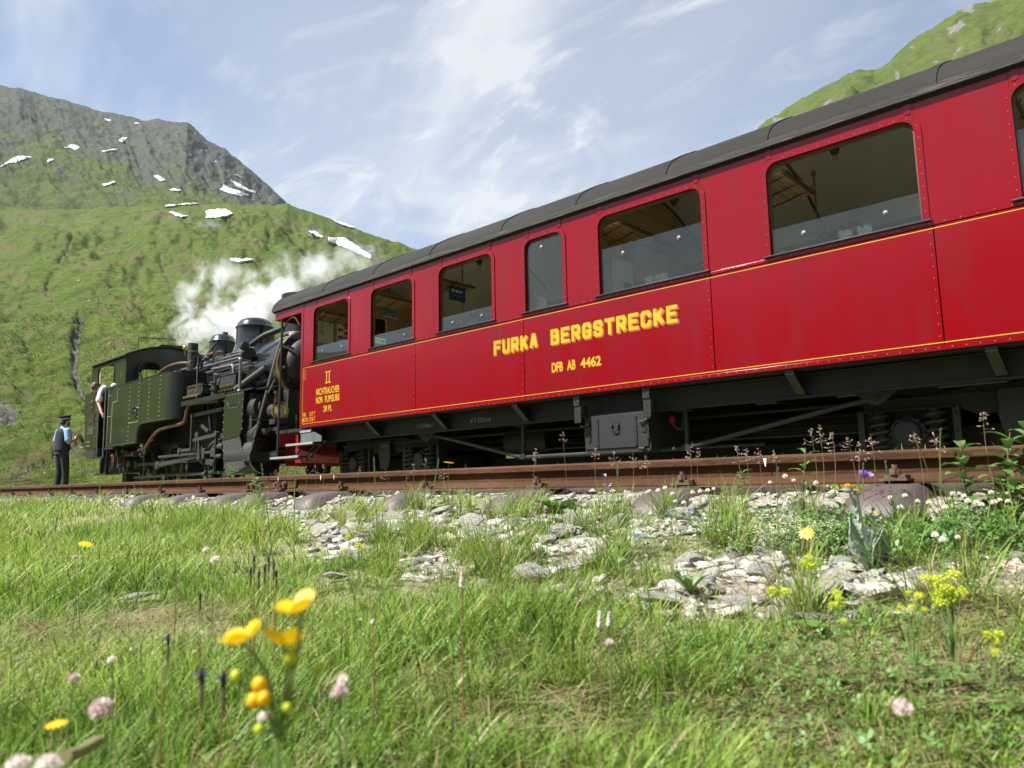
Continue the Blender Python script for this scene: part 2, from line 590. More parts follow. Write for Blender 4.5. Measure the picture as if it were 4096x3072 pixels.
def np_mesh(name, verts, quads=None, tris=None, smooth=True):
    me = bpy.data.meshes.new(name)
    nv = len(verts)
    me.vertices.add(nv)
    me.vertices.foreach_set("co", np.asarray(verts, np.float32).ravel())
    nq = 0 if quads is None else len(quads)
    nt_ = 0 if tris is None else len(tris)
    idx = []
    if nq:
        idx.append(np.asarray(quads, np.int32).ravel())
    if nt_:
        idx.append(np.asarray(tris, np.int32).ravel())
    idx = np.concatenate(idx)
    me.loops.add(len(idx))
    me.loops.foreach_set("vertex_index", idx)
    me.polygons.add(nq + nt_)
    st = np.concatenate([np.arange(nq) * 4, nq * 4 + np.arange(nt_) * 3]).astype(np.int32)
    me.polygons.foreach_set("loop_start", st)
    if smooth:
        me.polygons.foreach_set("use_smooth", np.ones(nq + nt_, bool))
    me.update(calc_edges=True)
    me.validate()
    return me
def set_attr(me, name, data):
    a = me.color_attributes.new(name, 'FLOAT_COLOR', 'POINT')
    d = np.ones((len(me.vertices), 4), np.float32)
    d[:, :data.shape[1]] = data
    a.data.foreach_set("color", d.ravel())
def text_mesh(txt, x0, x1, z0, z1, y, bold=0.0, depth=0.002, spacing=1.0, axis='y', mirror=False):
    # lettering fitted to a box on a vertical plane facing -Y (axis y) or +X (axis x)
    cu = bpy.data.curves.new("txt", 'FONT')
    cu.body = txt
    cu.size = 1
    cu.offset = bold
    cu.space_character = spacing
    cu.extrude = 0.5
    cu.resolution_u = 4
    ob = bpy.data.objects.new("txt", cu)
    COL.objects.link(ob)
    bpy.context.view_layer.update()
    dg = bpy.context.evaluated_depsgraph_get()
    me = bpy.data.meshes.new_from_object(ob.evaluated_get(dg))
    bpy.data.objects.remove(ob)
    n = len(me.vertices)
    co = np.empty(n * 3, np.float32)
    me.vertices.foreach_get("co", co)
    co = co.reshape(-1, 3)
    mn = co.min(0)
    mx = co.max(0)
    t = (co - mn) / (mx - mn)
    out = np.empty_like(co)
    if axis == 'y':
        out[:, 0] = x0 + t[:, 0] * (x1 - x0)
        out[:, 1] = y - t[:, 2] * depth
    else:
        out[:, 1] = x0 + t[:, 0] * (x1 - x0)
        out[:, 0] = y + t[:, 2] * depth
    out[:, 2] = z0 + t[:, 1] * (z1 - z0)
    me.vertices.foreach_set("co", out.ravel())
    me.materials.clear()
    me.update()
    return me
_O = [(.22, 1), (0, .84), (0, .16), (.22, 0), (.78, 0), (1, .16), (1, .84), (.78, 1), (.22, 1)]
GLYPH = {
 'F': [[(0, 0), (0, 1), (1, 1)], [(0, .52), (.82, .52)]], 'U': [[(0, 1), (0, .16), (.22, 0), (.78, 0), (1, .16), (1, 1)]],
 'R': [[(0, 0), (0, 1), (.8, 1), (1, .86), (1, .60), (.8, .46), (0, .46)], [(.5, .46), (1, 0)]], 'K': [[(0, 0), (0, 1)], [(1, 1), (.05, .40)], [(.38, .60), (1, 0)]],
 'A': [[(0, 0), (.40, 1), (.60, 1), (1, 0)], [(.16, .28), (.84, .28)]], 'B': [[(0, 0), (0, 1), (.78, 1), (.95, .87), (.95, .66), (.78, .53), (0, .53)], [(.70, .53), (1, .40), (1, .14), (.8, 0), (0, 0)]],
 'E': [[(1, 1), (0, 1), (0, 0), (1, 0)], [(0, .52), (.82, .52)]], 'G': [[(1, .76), (1, .84), (.78, 1), (.22, 1), (0, .84), (0, .16), (.22, 0), (.78, 0), (1, .16), (1, .44), (.55, .44)]],
 'S': [[(1, .78), (1, .86), (.8, 1), (.2, 1), (0, .86), (0, .68), (.2, .55), (.8, .46), (1, .33), (1, .14), (.8, 0), (.2, 0), (0, .14), (0, .22)]],
 'T': [[(0, 1), (1, 1)], [(.5, 1), (.5, 0)]], 'C': [[(1, .73), (1, .84), (.78, 1), (.22, 1), (0, .84), (0, .16), (.22, 0), (.78, 0), (1, .16), (1, .27)]],
 'D': [[(0, 0), (0, 1), (.72, 1), (1, .82), (1, .18), (.72, 0), (0, 0)]], 'N': [[(0, 0), (0, 1), (1, 0), (1, 1)]], 'I': [[(.5, 0), (.5, 1)]], 'H': [[(0, 0), (0, 1)], [(1, 0), (1, 1)], [(0, .5), (1, .5)]],
 'O': [_O], '0': [_O], 'M': [[(0, 0), (0, 1), (.5, .35), (1, 1), (1, 0)]], 'P': [[(0, 0), (0, 1), (.8, 1), (1, .86), (1, .58), (.8, .44), (0, .44)]], 'L': [[(0, 1), (0, 0), (1, 0)]],
 '1': [[(.15, .78), (.55, 1), (.55, 0)]], '2': [[(0, .76), (0, .86), (.2, 1), (.8, 1), (1, .86), (1, .64), (0, .12), (0, 0), (1, 0)]], '3': [[(0, .84), (.2, 1), (.8, 1), (1, .86), (1, .64), (.8, .53), (.35, .53)], [(.7, .53), (1, .38), (1, .14), (.8, 0), (.2, 0), (0, .16)]],
 '4': [[(.74, 0), (.74, 1), (0, .28), (1, .28)]], '6': [[(1, .82), (.8, 1), (.2, 1), (0, .84), (0, .16), (.2, 0), (.8, 0), (1, .16), (1, .42), (.8, .56), (0, .56)]],
 '7': [[(0, 1), (1, 1), (.38, 0)]], '8': [[(.2, .53), (0, .66), (0, .86), (.2, 1), (.8, 1), (1, .86), (1, .66), (.8, .53), (.2, .53), (0, .40), (0, .14), (.2, 0), (.8, 0), (1, .14), (1, .40), (.8, .53)]],
 'W': [[(0, 1), (.25, 0), (.5, .7), (.75, 0), (1, 1)]], 'X': [[(0, 0), (1, 1)], [(0, 1), (1, 0)]], '.': [[(.5, 0), (.5, .06)]], 'm': [[(0, 0), (0, .6), (.4, .6), (.5, .5), (.6, .6), (1, .6), (1, 0)], [(.5, .5), (.5, 0)]],
 '-': [[(0, .4), (1, .4)]], '(': [[(.6, 1), (.2, .8), (.2, .2), (.6, 0)]], ')': [[(.4, 1), (.8, .8), (.8, .2), (.4, 0)]], '>': [[(.3, .75), (1, .4), (.3, .05)], [(0, .4), (.9, .4)]], '<': [[(.7, .75), (0, .4), (.7, .05)], [(.1, .4), (1, .4)]]}
GW = {'I': .42, '1': .6, '.': .34, 'M': 1.25, 'W': 1.3, ' ': .62, '(': .5, ')': .5, 'm': 1.2}
def stroke_text(txt, x0, x1, z0, z1, y, th=.2, depth=.002, gap=.34, axis='y'):
    # block letters drawn as mitred strokes; th is the stroke width as a share of the letter height
    H = z1 - z0
    t = th * H
    tot = sum(GW.get(c, 1.0) for c in txt) + gap * (len(txt) - 1)
    u = (x1 - x0) / tot
    mb = MB()
    cx = x0
    k = 0
    for ch in txt:
        w = GW.get(ch, 1.0) * u
        tx = min(t * .5, w * .235)
        for pl in GLYPH.get(ch, []):
            P = [(cx + tx + px * (w - 2 * tx), z0 + t / 2 + pz * (H - t)) for px, pz in pl]
            n = len(P)
            for i in range(n - 1):
                (ax, az_), (bx, bz) = P[i], P[i + 1]
                l_ = math.hypot(bx - ax, bz - az_) or 1e-6
                dx, dz = (bx - ax) / l_, (bz - az_) / l_
                diag = abs(dx) > .12 and abs(dz) > .12
                e0 = e1 = (.22 if diag else .5) * t
                hw = tx * abs(dz) + t * .5 * abs(dx)
                ex = min(1.0, 2 * tx / t) if abs(dx) > .9 else 1.0
                c_ = [(ax - dx * e0 * ex - dz * hw, az_ - dz * e0 + dx * hw), (ax - dx * e0 * ex + dz * hw, az_ - dz * e0 - dx * hw),
                      (bx + dx * e1 * ex + dz * hw, bz + dz * e1 - dx * hw), (bx + dx * e1 * ex - dz * hw, bz + dz * e1 + dx * hw)]
                c_ = [(min(max(p[0], cx), cx + w), min(max(p[1], z0), z1)) for p in c_]
                yy = y - depth - .00004 * (k % 13)
                k += 1
                V = []
                for q in (yy, y):
                    for p in c_:
                        V.append((p[0], q, p[1]) if axis == 'y' else (2 * y - q, p[0], p[1]))
                mb.add(V, [(0, 1, 2, 3), (7, 6, 5, 4), (0, 4, 5, 1), (1, 5, 6, 2), (2, 6, 7, 3), (3, 7, 4, 0)])
        cx += w + gap * u
    return mb.mesh("lettering", 0)
def rrect(x0, x1, z0, z1, r, rb=None, n=6):
    # rounded rectangle: r top corners, rb bottom corners
    rb = r if rb is None else rb
    P = []
    for cx, cz, a0, rr in ((x1, z1, 0, r), (x0, z1, pi / 2, r), (x0, z0, pi, rb), (x1, z0, 3 * pi / 2, rb)):
        if rr <= 0:
            P.append((cx, cz))
            continue
        ox = cx - rr if cx == x1 else cx + rr
        oz = cz - rr if cz == z1 else cz + rr
        for i in range(n + 1):
            a = a0 + pi / 2 * i / n
            P.append((ox + rr * cos(a), oz + rr * sin(a)))
    return P
def copy_tree(o, parent=None):
    c = o.copy()
    COL.objects.link(c)
    c.parent = parent
    if o in ORG:
        ORG[c] = ORG[o].copy()
    for ch in list(o.children):
        copy_tree(ch, c)
    return c

# ================================================================ SETTING
def g(x, y):
    """height of the ground near the tracks (camera lens is at z = 0)"""
    x = np.asarray(x, float)
    y = np.asarray(y, float)
    z = np.interp(y, [-40, -6, 0.0, 0.9, 1.6, 2.30, 2.47, 2.62, 4.25, 4.6, 5.2, 6.2, 8.6, 9.6, 10.5, 12, 90],
                  [-.6, -.40, -.345, -.335, -.255, -.150, -.128, -.062, -.062, -.09, -.05, -.06, -.07, 0.0, .10, .10, -.6])
    near = np.clip(1 - np.hypot(x + 1.5, y - 1.5) / 9, 0, 1)
    z = z + 0.022 * fbm(x * 1.7, y * 1.7, 3, 5) + 0.010 * fbm(x * 6, y * 6, 2, 9) * near
    z = z + np.where(y < 2.6, 0.03 * sstep(-4, -9, x) * sstep(0.6, 1.8, y), 0)
    return z
def on_ground(px, py, dz=0.0):
    d = ray(px, py)
    t = np.linspace(0.3, 60, 6000)
    p = d[None, :] * t[:, None]
    hit = np.nonzero(p[:, 2] <= g(p[:, 0], p[:, 1]) + dz)[0]
    k = hit[0] if len(hit) else -1
    return Vector(p[k])

def stone_mask(x, y):
    """1 where broken stone lies open, 0 where the meadow has closed over it"""
    x = np.asarray(x, float)
    y = np.asarray(y, float)
    lo = np.interp(x, [-30, -9, -6, -4.2, -3.0, -2.2, -1.4, -.9, -.45, -.2, .2, 2], [2.60, 2.55, 2.36, 2.1, 1.80, 1.52, 1.34, 1.30, 1.50, 1.66, 1.72, 1.8])
    lo = lo + 0.14 * fbm(x * 2.3, y * 2.3, 3, 21)
    m = sstep(-.06, .14, y - lo)
    clover = np.exp(-(((x + .62) / .42) ** 2 + ((y - 2.12) / .16) ** 2)) + .8 * np.exp(-(((x - .25) / .5) ** 2 + ((y - 2.15) / .16) ** 2))
    m = m * (1 - np.clip(clover * 1.15, 0, .95))
    m = m * (1 - .85 * sstep(.10, .40, fbm(x * 2.6 + 3, y * 3.4, 3, 23)))
    return np.where(y > 4.6, 0.0, m)

def tgrid(a, b, dense0, dense1, step, grow):
    mid = list(np.arange(dense0, dense1 + 1e-6, step))
    s = step
    lo = []
    x = dense0
    while x > a:
        s *= grow
        x -= s
        lo.append(x)
    s = step
    hi = []
    x = dense1
    while x < b:
        s *= grow
        x += s
        hi.append(x)
    return np.array(lo[::-1] + mid + hi)
gx = tgrid(-95, 70, -4.5, 0.8, 0.028, 1.10)
gy = tgrid(-45, 75.0, 0.25, 2.7, 0.024, 1.10)
GX, GY = np.meshgrid(gx, gy)
GZ = g(GX, GY) + 0.006 * fbm(GX * 25, GY * 25, 2, 3)
# the hills take over from the meadow further out
nx, ny = len(gx), len(gy)
ii = (np.arange(ny - 1)[:, None] * nx + np.arange(nx - 1)[None, :]).ravel()
me = np_mesh("ground", np.stack([GX.ravel(), GY.ravel(), GZ.ravel()], 1), np.stack([ii, ii + 1, ii + nx + 1, ii + nx], 1))
SM = stone_mask(GX, GY).ravel()
bare = np.clip(fbm(GX * 2.2, GY * 2.2, 3, 44).ravel() * 1.6, 0, 1)
set_attr(me, "mask", np.stack([SM, bare, 0 * SM], 1))
m = mat("ground_soil", (0.075, 0.085, 0.030), 0.95, bump=.8, bscale=45)
N = m.node_tree.nodes
L = m.node_tree.links
def nmix(N, L, f, a, b):
    mx = N.new("ShaderNodeMix")
    mx.data_type = 'RGBA'
    for sock, v in ((0, f), (6, a), (7, b)):
        if isinstance(v, tuple):
            mx.inputs[sock].default_value = (*v, 1)
        elif isinstance(v, (int, float)):
            mx.inputs[sock].default_value = v
        else:
            L.new(v, mx.inputs[sock])
    return mx.outputs[2]
def nnoise(N, L, vec, scale, lo, hi, detail=6, rough=.6):
    nz = N.new("ShaderNodeTexNoise")
    nz.inputs["Scale"].default_value = scale
    nz.inputs["Detail"].default_value = detail
    nz.inputs["Roughness"].default_value = rough
    L.new(vec, nz.inputs[0])
    rg = N.new("ShaderNodeMapRange")
    rg.inputs[1].default_value = lo
    rg.inputs[2].default_value = hi
    L.new(nz.outputs[0], rg.inputs[0])
    return rg.outputs[0]
tcn = N.new("ShaderNodeTexCoord")
P_ = tcn.outputs["Object"]
at_ = N.new("ShaderNodeAttribute")
at_.attribute_name = "mask"
sp = N.new("ShaderNodeSeparateColor")
L.new(at_.outputs[0], sp.inputs[0])
c = nmix(N, L, nnoise(N, L, P_, 9, .35, .65), (0.080, 0.110, 0.026), (0.165, 0.155, 0.075))
c = nmix(N, L, nnoise(N, L, P_, 60, .4, .7), c, (0.24, 0.215, 0.105))
c2 = nmix(N, L, nnoise(N, L, P_, 30, .3, .7), (0.13, 0.11, 0.085), (0.36, 0.32, 0.26))
c = nmix(N, L, sp.outputs[0], c, c2)
L.new(c, N["Principled BSDF"].inputs["Base Color"])
ground = put("ground", me, "ground_soil")
tag(ground, "grassy and stony ground beside the railway tracks", kind="structure")

# ---------------------------------------------------------------- hills
def hill_mat(name, ga, gb, gc, rock_a, rock_b, dirt, scale=1.0):
    m = bpy.data.materials.new(name)
    m.use_nodes = True
    N = m.node_tree.nodes
    L = m.node_tree.links
    b = N["Principled BSDF"]
    b.inputs["Roughness"].default_value = 0.95
    b.inputs["Specular IOR Level"].default_value = 0.1
    tcn = N.new("ShaderNodeTexCoord")
    P_ = tcn.outputs["Object"]
    mp = N.new("ShaderNodeMapping")
    mp.inputs["Scale"].default_value = (.22, .22, 1.7)
    L.new(P_, mp.inputs[0])
    S_ = mp.outputs[0]
    a = N.new("ShaderNodeAttribute")
    a.attribute_name = "mask"
    sp = N.new("ShaderNodeSeparateColor")
    L.new(a.outputs[0], sp.inputs[0])
    gcol = nmix(N, L, nnoise(N, L, P_, .05 * scale, .38, .62, 5), ga, gb)
    gcol = nmix(N, L, nnoise(N, L, S_, .9 * scale, .46, .70, 7, .7), gcol, gc)
    gcol = nmix(N, L, nnoise(N, L, S_, 1.5 * scale, .48, .66, 7, .72), gcol, tuple(v * .36 for v in ga))
    gcol = nmix(N, L, nnoise(N, L, P_, .12 * scale, .50, .66, 6, .7), gcol, (ga[0] * .62, ga[1] * .55, ga[2] * .7))
    gcol = nmix(N, L, nnoise(N, L, P_, .9 * scale, .62, .82, 6, .65), gcol, dirt)
    gcol = nmix(N, L, sp.outputs[1], gcol, dirt)
    rc = nmix(N, L, nnoise(N, L, P_, .22 * scale, .35, .65, 9, .7), rock_a, rock_b)
    rc = nmix(N, L, nnoise(N, L, S_, .8 * scale, .50, .70, 9, .72), rc, tuple(v * .45 for v in rock_a))
    # rock shows through the turf with a ragged edge
    nz = N.new("ShaderNodeTexNoise")
    nz.inputs["Scale"].default_value = .5 * scale
    nz.inputs["Detail"].default_value = 9
    nz.inputs["Roughness"].default_value = .7
    L.new(P_, nz.inputs[0])
    ad = N.new("ShaderNodeMath")
    ad.operation = 'ADD'
    L.new(sp.outputs[0], ad.inputs[0])
    L.new(nz.outputs[0], ad.inputs[1])
    rg = N.new("ShaderNodeMapRange")
    rg.inputs[1].default_value = .92
    rg.inputs[2].default_value = 1.06
    L.new(ad.outputs[0], rg.inputs[0])
    rc = nmix(N, L, sp.outputs[2], rc, (.035, .034, .032))
    c = nmix(N, L, rg.outputs[0], gcol, rc)
    L.new(c, b.inputs["Base Color"])
    n1 = N.new("ShaderNodeTexNoise")
    n1.inputs["Scale"].default_value = 1.1 * scale
    n1.inputs["Detail"].default_value = 8
    n1.inputs["Roughness"].default_value = .7
    L.new(S_, n1.inputs[0])
    bp = N.new("ShaderNodeBump")
    bp.inputs["Strength"].default_value = .9
    bp.inputs["Distance"].default_value = 0.9 / scale
    L.new(n1.outputs[0], bp.inputs["Height"])
    L.new(bp.outputs[0], b.inputs["Normal"])
    MATS[name] = m
hill_mat("alpine_turf", (0.060, 0.100, 0.014), (0.085, 0.115, 0.019), (0.104, 0.136, 0.028), (0.10, 0.098, 0.092), (0.19, 0.18, 0.165), (0.105, 0.085, 0.038))
hill_mat("mountain_rock", (0.058, 0.092, 0.017), (0.078, 0.104, 0.024), (0.090, 0.116, 0.036), (0.044, 0.046, 0.047), (0.090, 0.089, 0.085), (0.085, 0.085, 0.055), .35)
hill_mat("right_turf", (0.060, 0.094, 0.016), (0.085, 0.112, 0.021), (0.105, 0.128, 0.032), (0.13, 0.125, 0.115), (0.20, 0.19, 0.175), (0.10, 0.095, 0.042), .5)

D2R = pi / 180
def interp_az(pts):
    a = np.array([p[0] for p in pts])
    e = np.array([p[1] for p in pts])
    return lambda az: np.interp(az, a, e)
# skyline heights of the two left-hand mountains and the right-hand one, by compass bearing
eA = interp_az([(-120, 15), (-95, 17.0), (-78.7, 18.2), (-74.5, 18.7), (-69.9, 19.6), (-64.8, 20.3), (-60.35, 20.95), (-57.5, 20.2), (-54.6, 19.2),
                (-51.7, 18.5), (-49.9, 18.0), (-45.7, 16.5), (-40, 13.5), (-33, 11), (-20, 9)])
eB = interp_az([(-120, 20), (-100, 24), (-84, 25.0), (-79.25, 25.3), (-77.9, 25.45), (-75.7, 25.4), (-73, 25.2), (-70.8, 25.2), (-69.5, 25.3), (-67.65, 25.45),
                (-66.2, 24.5), (-65, 24.2), (-63.1, 22.9), (-61.7, 22.0), (-60.35, 20.9), (-57, 18.5), (-50, 14)])
eC = interp_az([(-45, 12), (-30, 21.5), (-26, 23.8), (-22.25, 25.6), (-20, 26.5), (-18.2, 27.1), (-16.6, 27.7), (-15.8, 27.6), (-14.8, 27.35), (-13.8, 27.65),
                (-12.3, 28.5), (-9.84, 29.25), (-9, 29.6), (-7.4, 29.5), (-5.5, 29.8), (10, 31), (35, 30), (60, 24)])
def rbase(az):
    return np.minimum(10.6 / np.maximum(np.cos(az * D2R), .12), 62)
GULLY = [(-73.6, 12.2), (-74.0, 10.6), (-74.1, 9.3), (-73.6, 7.4), (-73.0, 6.3), (-72.6, 5.2), (-72.9, 3.9), (-74.2, 2.9), (-76.0, 1.9), (-77.0, 1.0)]
GULLY2 = [(-75.5, 14.4), (-75.8, 13.2), (-75.2, 12.2), (-74.4, 12.0)]
GULLY3 = [(-69.3, 17.2), (-69.0, 15.8), (-68.6, 14.9), (-67.9, 13.6), (-66.9, 12.0), (-66.0, 10.5)]
GULLY4 = [(-74.6, 17.0), (-74.9, 15.8), (-75.6, 15.0)]
def seg_dist(px, py, path):
    d = np.full(px.shape, 1e9)
    for (ax, ay), (bx, by) in zip(path[:-1], path[1:]):
        vx, vy = bx - ax, by - ay
        t = np.clip(((px - ax) * vx + (py - ay) * vy) / (vx * vx + vy * vy), 0, 1)
        d = np.minimum(d, np.hypot(px - ax - t * vx, py - ay - t * vy))
    return d
def hillA(az, t, full=False):
    r0 = rbase(az)
    r1 = 430.0 + 20 * np.sin(az * .2)
    r = r0 * (r1 / r0) ** np.clip(t, 0, 1.4)
    e = eA(az)
    s = np.clip(t, 0, 1)
    el = 0.55 + (e - 0.55) * (s ** 0.92) - 6.0 * np.clip(t - 1, 0, 1) - 2.6 * sstep(.03, 0, t)
    # a knoll at the far left, nearer than the rest of the slope
    lr = np.log(r)
    a2 = az * .55
    fade = sstep(0, .12, t)
    edge = 1 - .75 * sstep(.9, 1.0, t)
    el = el + fade * edge * (1.15 * fbm(a2 * .55, lr * 3.0, 4, 2) + .34 * fbm(a2 * 2.6, lr * 17, 4, 8))
    ter = fbm(a2 * 4.6 + fbm(a2, lr * 5, 2, 71), lr * 36, 4, 14, .6)
    el = el + fade * (.4 + .6 * edge) * (.12 + .16 * sstep(.75, .1, t)) * ter
    wob = .25 * fbm(az * 1.7, el * 1.7, 3, 91)
    d1 = seg_dist(az + wob, el + wob, GULLY)
    d2 = np.minimum(np.minimum(seg_dist(az + wob, el, GULLY2), seg_dist(az + wob, el, GULLY3)), seg_dist(az + wob, el, GULLY4))
    cut = np.exp(-(d1 / .32) ** 2)
    cut2 = np.exp(-(d2 / .12) ** 2)
    ang = el - .75 * cut * fade - .16 * cut2 * fade
    z = r * np.tan(ang * D2R)
    if not full:
        return r, z
    rock = .95 * np.exp(-(d1 / .20) ** 2) + .62 * np.exp(-(d2 / .10) ** 2)
    band = np.exp(-((el - (e - 1.1 + .6 * fbm(az * .5, az * 0, 2, 61))) / .55) ** 2) * sstep(-61, -66, az) * .42
    ridge = .30 * sstep(.80, 1.0, t) * sstep(-66, -58, az)
    patch = .62 * sstep(.30, .55, fbm(az * .62, el * 1.1, 3, 33)) * sstep(.05, .2, t)
    out1 = .8 * np.exp(-(((az + 77.9) / 1.2) ** 2 + ((el - 5.0) / 1.0) ** 2)) + .7 * np.exp(-(((az + 78.6) / .9) ** 2 + ((el - 1.7) / .8) ** 2)) \
        + .65 * np.exp(-(((az + 58.4) / .9) ** 2 + ((el - 19.0) / .5) ** 2)) + .7 * np.exp(-(((az + 54.4) / 1.6) ** 2 + ((el - 18.0) / .5) ** 2)) \
        + .6 * np.exp(-(((az + 65.9) / 1.3) ** 2 + ((el - 18.9) / .4) ** 2)) + .6 * np.exp(-(((az + 51.0) / 1.0) ** 2 + ((el - 15.8) / .9) ** 2))
    dark = np.clip(np.exp(-(d1 / .22) ** 2) + .8 * np.exp(-(d2 / .11) ** 2) + .7 * np.exp(-(((az + 77.9) / 1.2) ** 2 + ((el - 5.0) / 1.0) ** 2)), 0, 1)
    dark = dark * sstep(-.5, .3, fbm(az * 9, el * 9, 2, 37))
    rock = np.clip(np.maximum.reduce([rock, band, ridge, patch * .62, out1]), 0, 1)
    dirt = np.clip(.75 * np.exp(-((d1 - .42) / .25) ** 2) * (el < 4.5) + .55 * sstep(.15, .5, fbm(az * 1.2, el * 2.2, 3, 55)), 0, .8)
    return r, z, rock, dirt, dark
def hillB(az, t, full=False):
    r = 455.0 * (1050 / 455.0) ** np.clip(t, 0, 1.4)
    e = eB(az)
    e0 = np.minimum(eA(az) - 2.5, e - 1)
    s = np.clip(t, 0, 1)
    el = e0 + (e - e0) * s - 8 * np.clip(t - 1, 0, 1)
    edge = 1 - .72 * sstep(.86, 1.0, t)
    u = az * .55
    rd = ridged(u * 1.3 + el * .25, el * .9, 5, 3) - .55
    el2 = el + edge * (.55 * rd * sstep(.15, .5, t) + .55 * fbm(u * 1.2 + el * .35, el * 1.1, 5, 12) + .30 * (ridged(u * 3.2 + el * 1.9, el * 3.6 - u * 1.1, 5, 77) - .5) * sstep(.2, .6, t)) + .09 * fbm(u * 10 + el * 3, el * 7, 5, 78, .65)
    z = r * np.tan(el2 * D2R)
    if not full:
        return r, z
    hgt = sstep(.12, .85, s + .55 * fbm(u * 1.0 + el * .3, el * .9, 5, 19, .6) + .16 * sstep(-69, -62, az))
    rock = np.clip(.20 + .36 * hgt + .05 * fbm(u * 4, el * 4, 4, 27), 0, 1)
    return r, z, rock, .3 * sstep(.1, .5, fbm(u * 2, el * 2, 3, 5))
def hillC(az, t, full=False):
    r = 60.0 * (520 / 60.0) ** np.clip(t, 0, 1.4)
    e = eC(az)
    s = np.clip(t, 0, 1)
    el = 3 + (e - 3) * s ** .8 - 6 * np.clip(t - 1, 0, 1) - 5 * sstep(.06, 0, t)
    edge = 1 - .78 * sstep(.88, 1.0, t)
    u = az * .55
    el2 = el + sstep(0, .2, t) * edge * (1.2 * fbm(u * .7 + el * .1, el * .5, 4, 41) + .5 * fbm(u * 2.2, el * 2.2, 4, 43)) + .10 * fbm(u * 9, el * 8, 4, 47)
    z = r * np.tan(el2 * D2R)
    if not full:
        return r, z
    rock = .60 * sstep(.2, .6, fbm(u * 1.5, el * 1.5, 4, 49)) + .3 * np.exp(-((az + 9) / 1.2) ** 2) * sstep(.9, 1, t)
    return r, z, np.clip(rock, 0, 1), .4 * sstep(.1, .5, fbm(u * 2, el * 2, 3, 50))
def polar(name, fn, az0, az1, na, nt_, mname, tmax=1.12):
    az = np.linspace(az0, az1, na)
    t = np.concatenate([np.linspace(0, 1, nt_ - 8), np.linspace(1, tmax, 9)[1:]])
    AZ, T = np.meshgrid(az, t)
    r, z, rock, dirt, *dk = fn(AZ, T, True)
    V = np.stack([(r * np.sin(AZ * D2R)).ravel(), (r * np.cos(AZ * D2R)).ravel(), z.ravel()], 1)
    i = (np.arange(nt_ - 1)[:, None] * na + np.arange(na - 1)[None, :]).ravel()
    me = np_mesh(name, V, np.stack([i, i + 1, i + na + 1, i + na], 1))
    set_attr(me, "mask", np.stack([rock.ravel(), dirt.ravel(), dk[0].ravel() if dk else 0 * rock.ravel()], 1))
    return put(name, me, mname)
hill_green = tag(polar("green_hill", hillA, -112, -26, 900, 420, "alpine_turf"), "green alpine hillside with snow patches and a rocky stream gully", kind="structure")
hill_peak = tag(polar("rocky_mountain", hillB, -108, -46, 760, 240, "mountain_rock"), "grey rocky mountain peak rising behind the green hillside", kind="structure")
hill_right = tag(polar("green_mountain", hillC, -44, 58, 640, 220, "right_turf"), "steep green mountainside above the roof of the coach", kind="structure")
hill_mat("painted_shade_turf", (0.025, 0.038, 0.012), (0.035, 0.045, 0.015), (0.04, 0.05, 0.02), (0.07, 0.07, 0.07), (0.1, 0.1, 0.1), (0.04, 0.035, 0.02), .5)  # turf colour darkened to stand for a slope lying in shade
# unseen slope behind the camera, added and shaped for dark reflections in paint and glass
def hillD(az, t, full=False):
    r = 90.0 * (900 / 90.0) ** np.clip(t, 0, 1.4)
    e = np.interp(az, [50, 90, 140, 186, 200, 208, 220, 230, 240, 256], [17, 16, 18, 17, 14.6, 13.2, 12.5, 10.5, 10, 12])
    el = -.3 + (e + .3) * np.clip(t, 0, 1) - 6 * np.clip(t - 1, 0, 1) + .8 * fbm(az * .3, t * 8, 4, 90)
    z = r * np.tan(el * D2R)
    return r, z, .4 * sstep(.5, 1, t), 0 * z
hill_back = tag(polar("reflected_slope", hillD, 50, 256, 220, 60, "painted_shade_turf"), "unseen dark slope behind the camera, added for reflections in the coach", kind="structure")

# snow lying in the hollows
SNOW = [[(0, 478), (60, 440), (100, 424), (175, 428), (120, 446), (60, 462), (0, 482)],
        [(318, 380), (350, 375), (370, 362), (400, 366), (420, 380), (385, 395), (360, 383)],
        [(245, 442), (265, 433), (292, 438), (268, 448), (249, 461)], [(618, 340), (640, 328), (672, 330), (638, 356)],
        [(528, 394), (580, 389), (632, 377), (600, 395), (530, 404)], [(536, 220), (560, 231), (585, 237), (575, 246), (547, 243)],
        [(672, 257), (700, 251), (735, 251), (720, 261)], [(797, 529), (830, 525), (868, 551), (832, 557)],
        [(530, 571), (608, 551), (600, 565), (560, 575), (540, 585)], [(870, 603), (900, 591), (957, 600), (930, 607)],
        [(850, 688), (900, 672), (1050, 665), (1046, 674), (960, 682), (870, 693)], [(872, 719), (905, 718), (984, 741), (950, 746), (900, 736)],
        [(1066, 712), (1110, 705), (1170, 700), (1222, 725), (1160, 747), (1072, 751)],
        [(1143, 602), (1160, 571), (1200, 591), (1312, 632), (1250, 634), (1170, 612)], [(1183, 541), (1240, 564), (1342, 620), (1300, 613), (1230, 581)],
        [(1203, 507), (1240, 524), (1282, 553), (1230, 527)], [(1108, 444), (1130, 452), (1148, 464), (1125, 458)],
        [(1600, 819), (1635, 817), (1692, 855), (1650, 851)],
        [(1708, 849), (1760, 854), (1800, 854), (1880, 909), (1940, 944), (1932, 964), (1860, 937), (1770, 896), (1713, 873)],
        [(1720, 754), (1780, 769), (1887, 805), (1820, 799), (1760, 781)], [(1188, 964), (1230, 961), (1347, 971), (1270, 981), (1240, 986), (1200, 976)]]
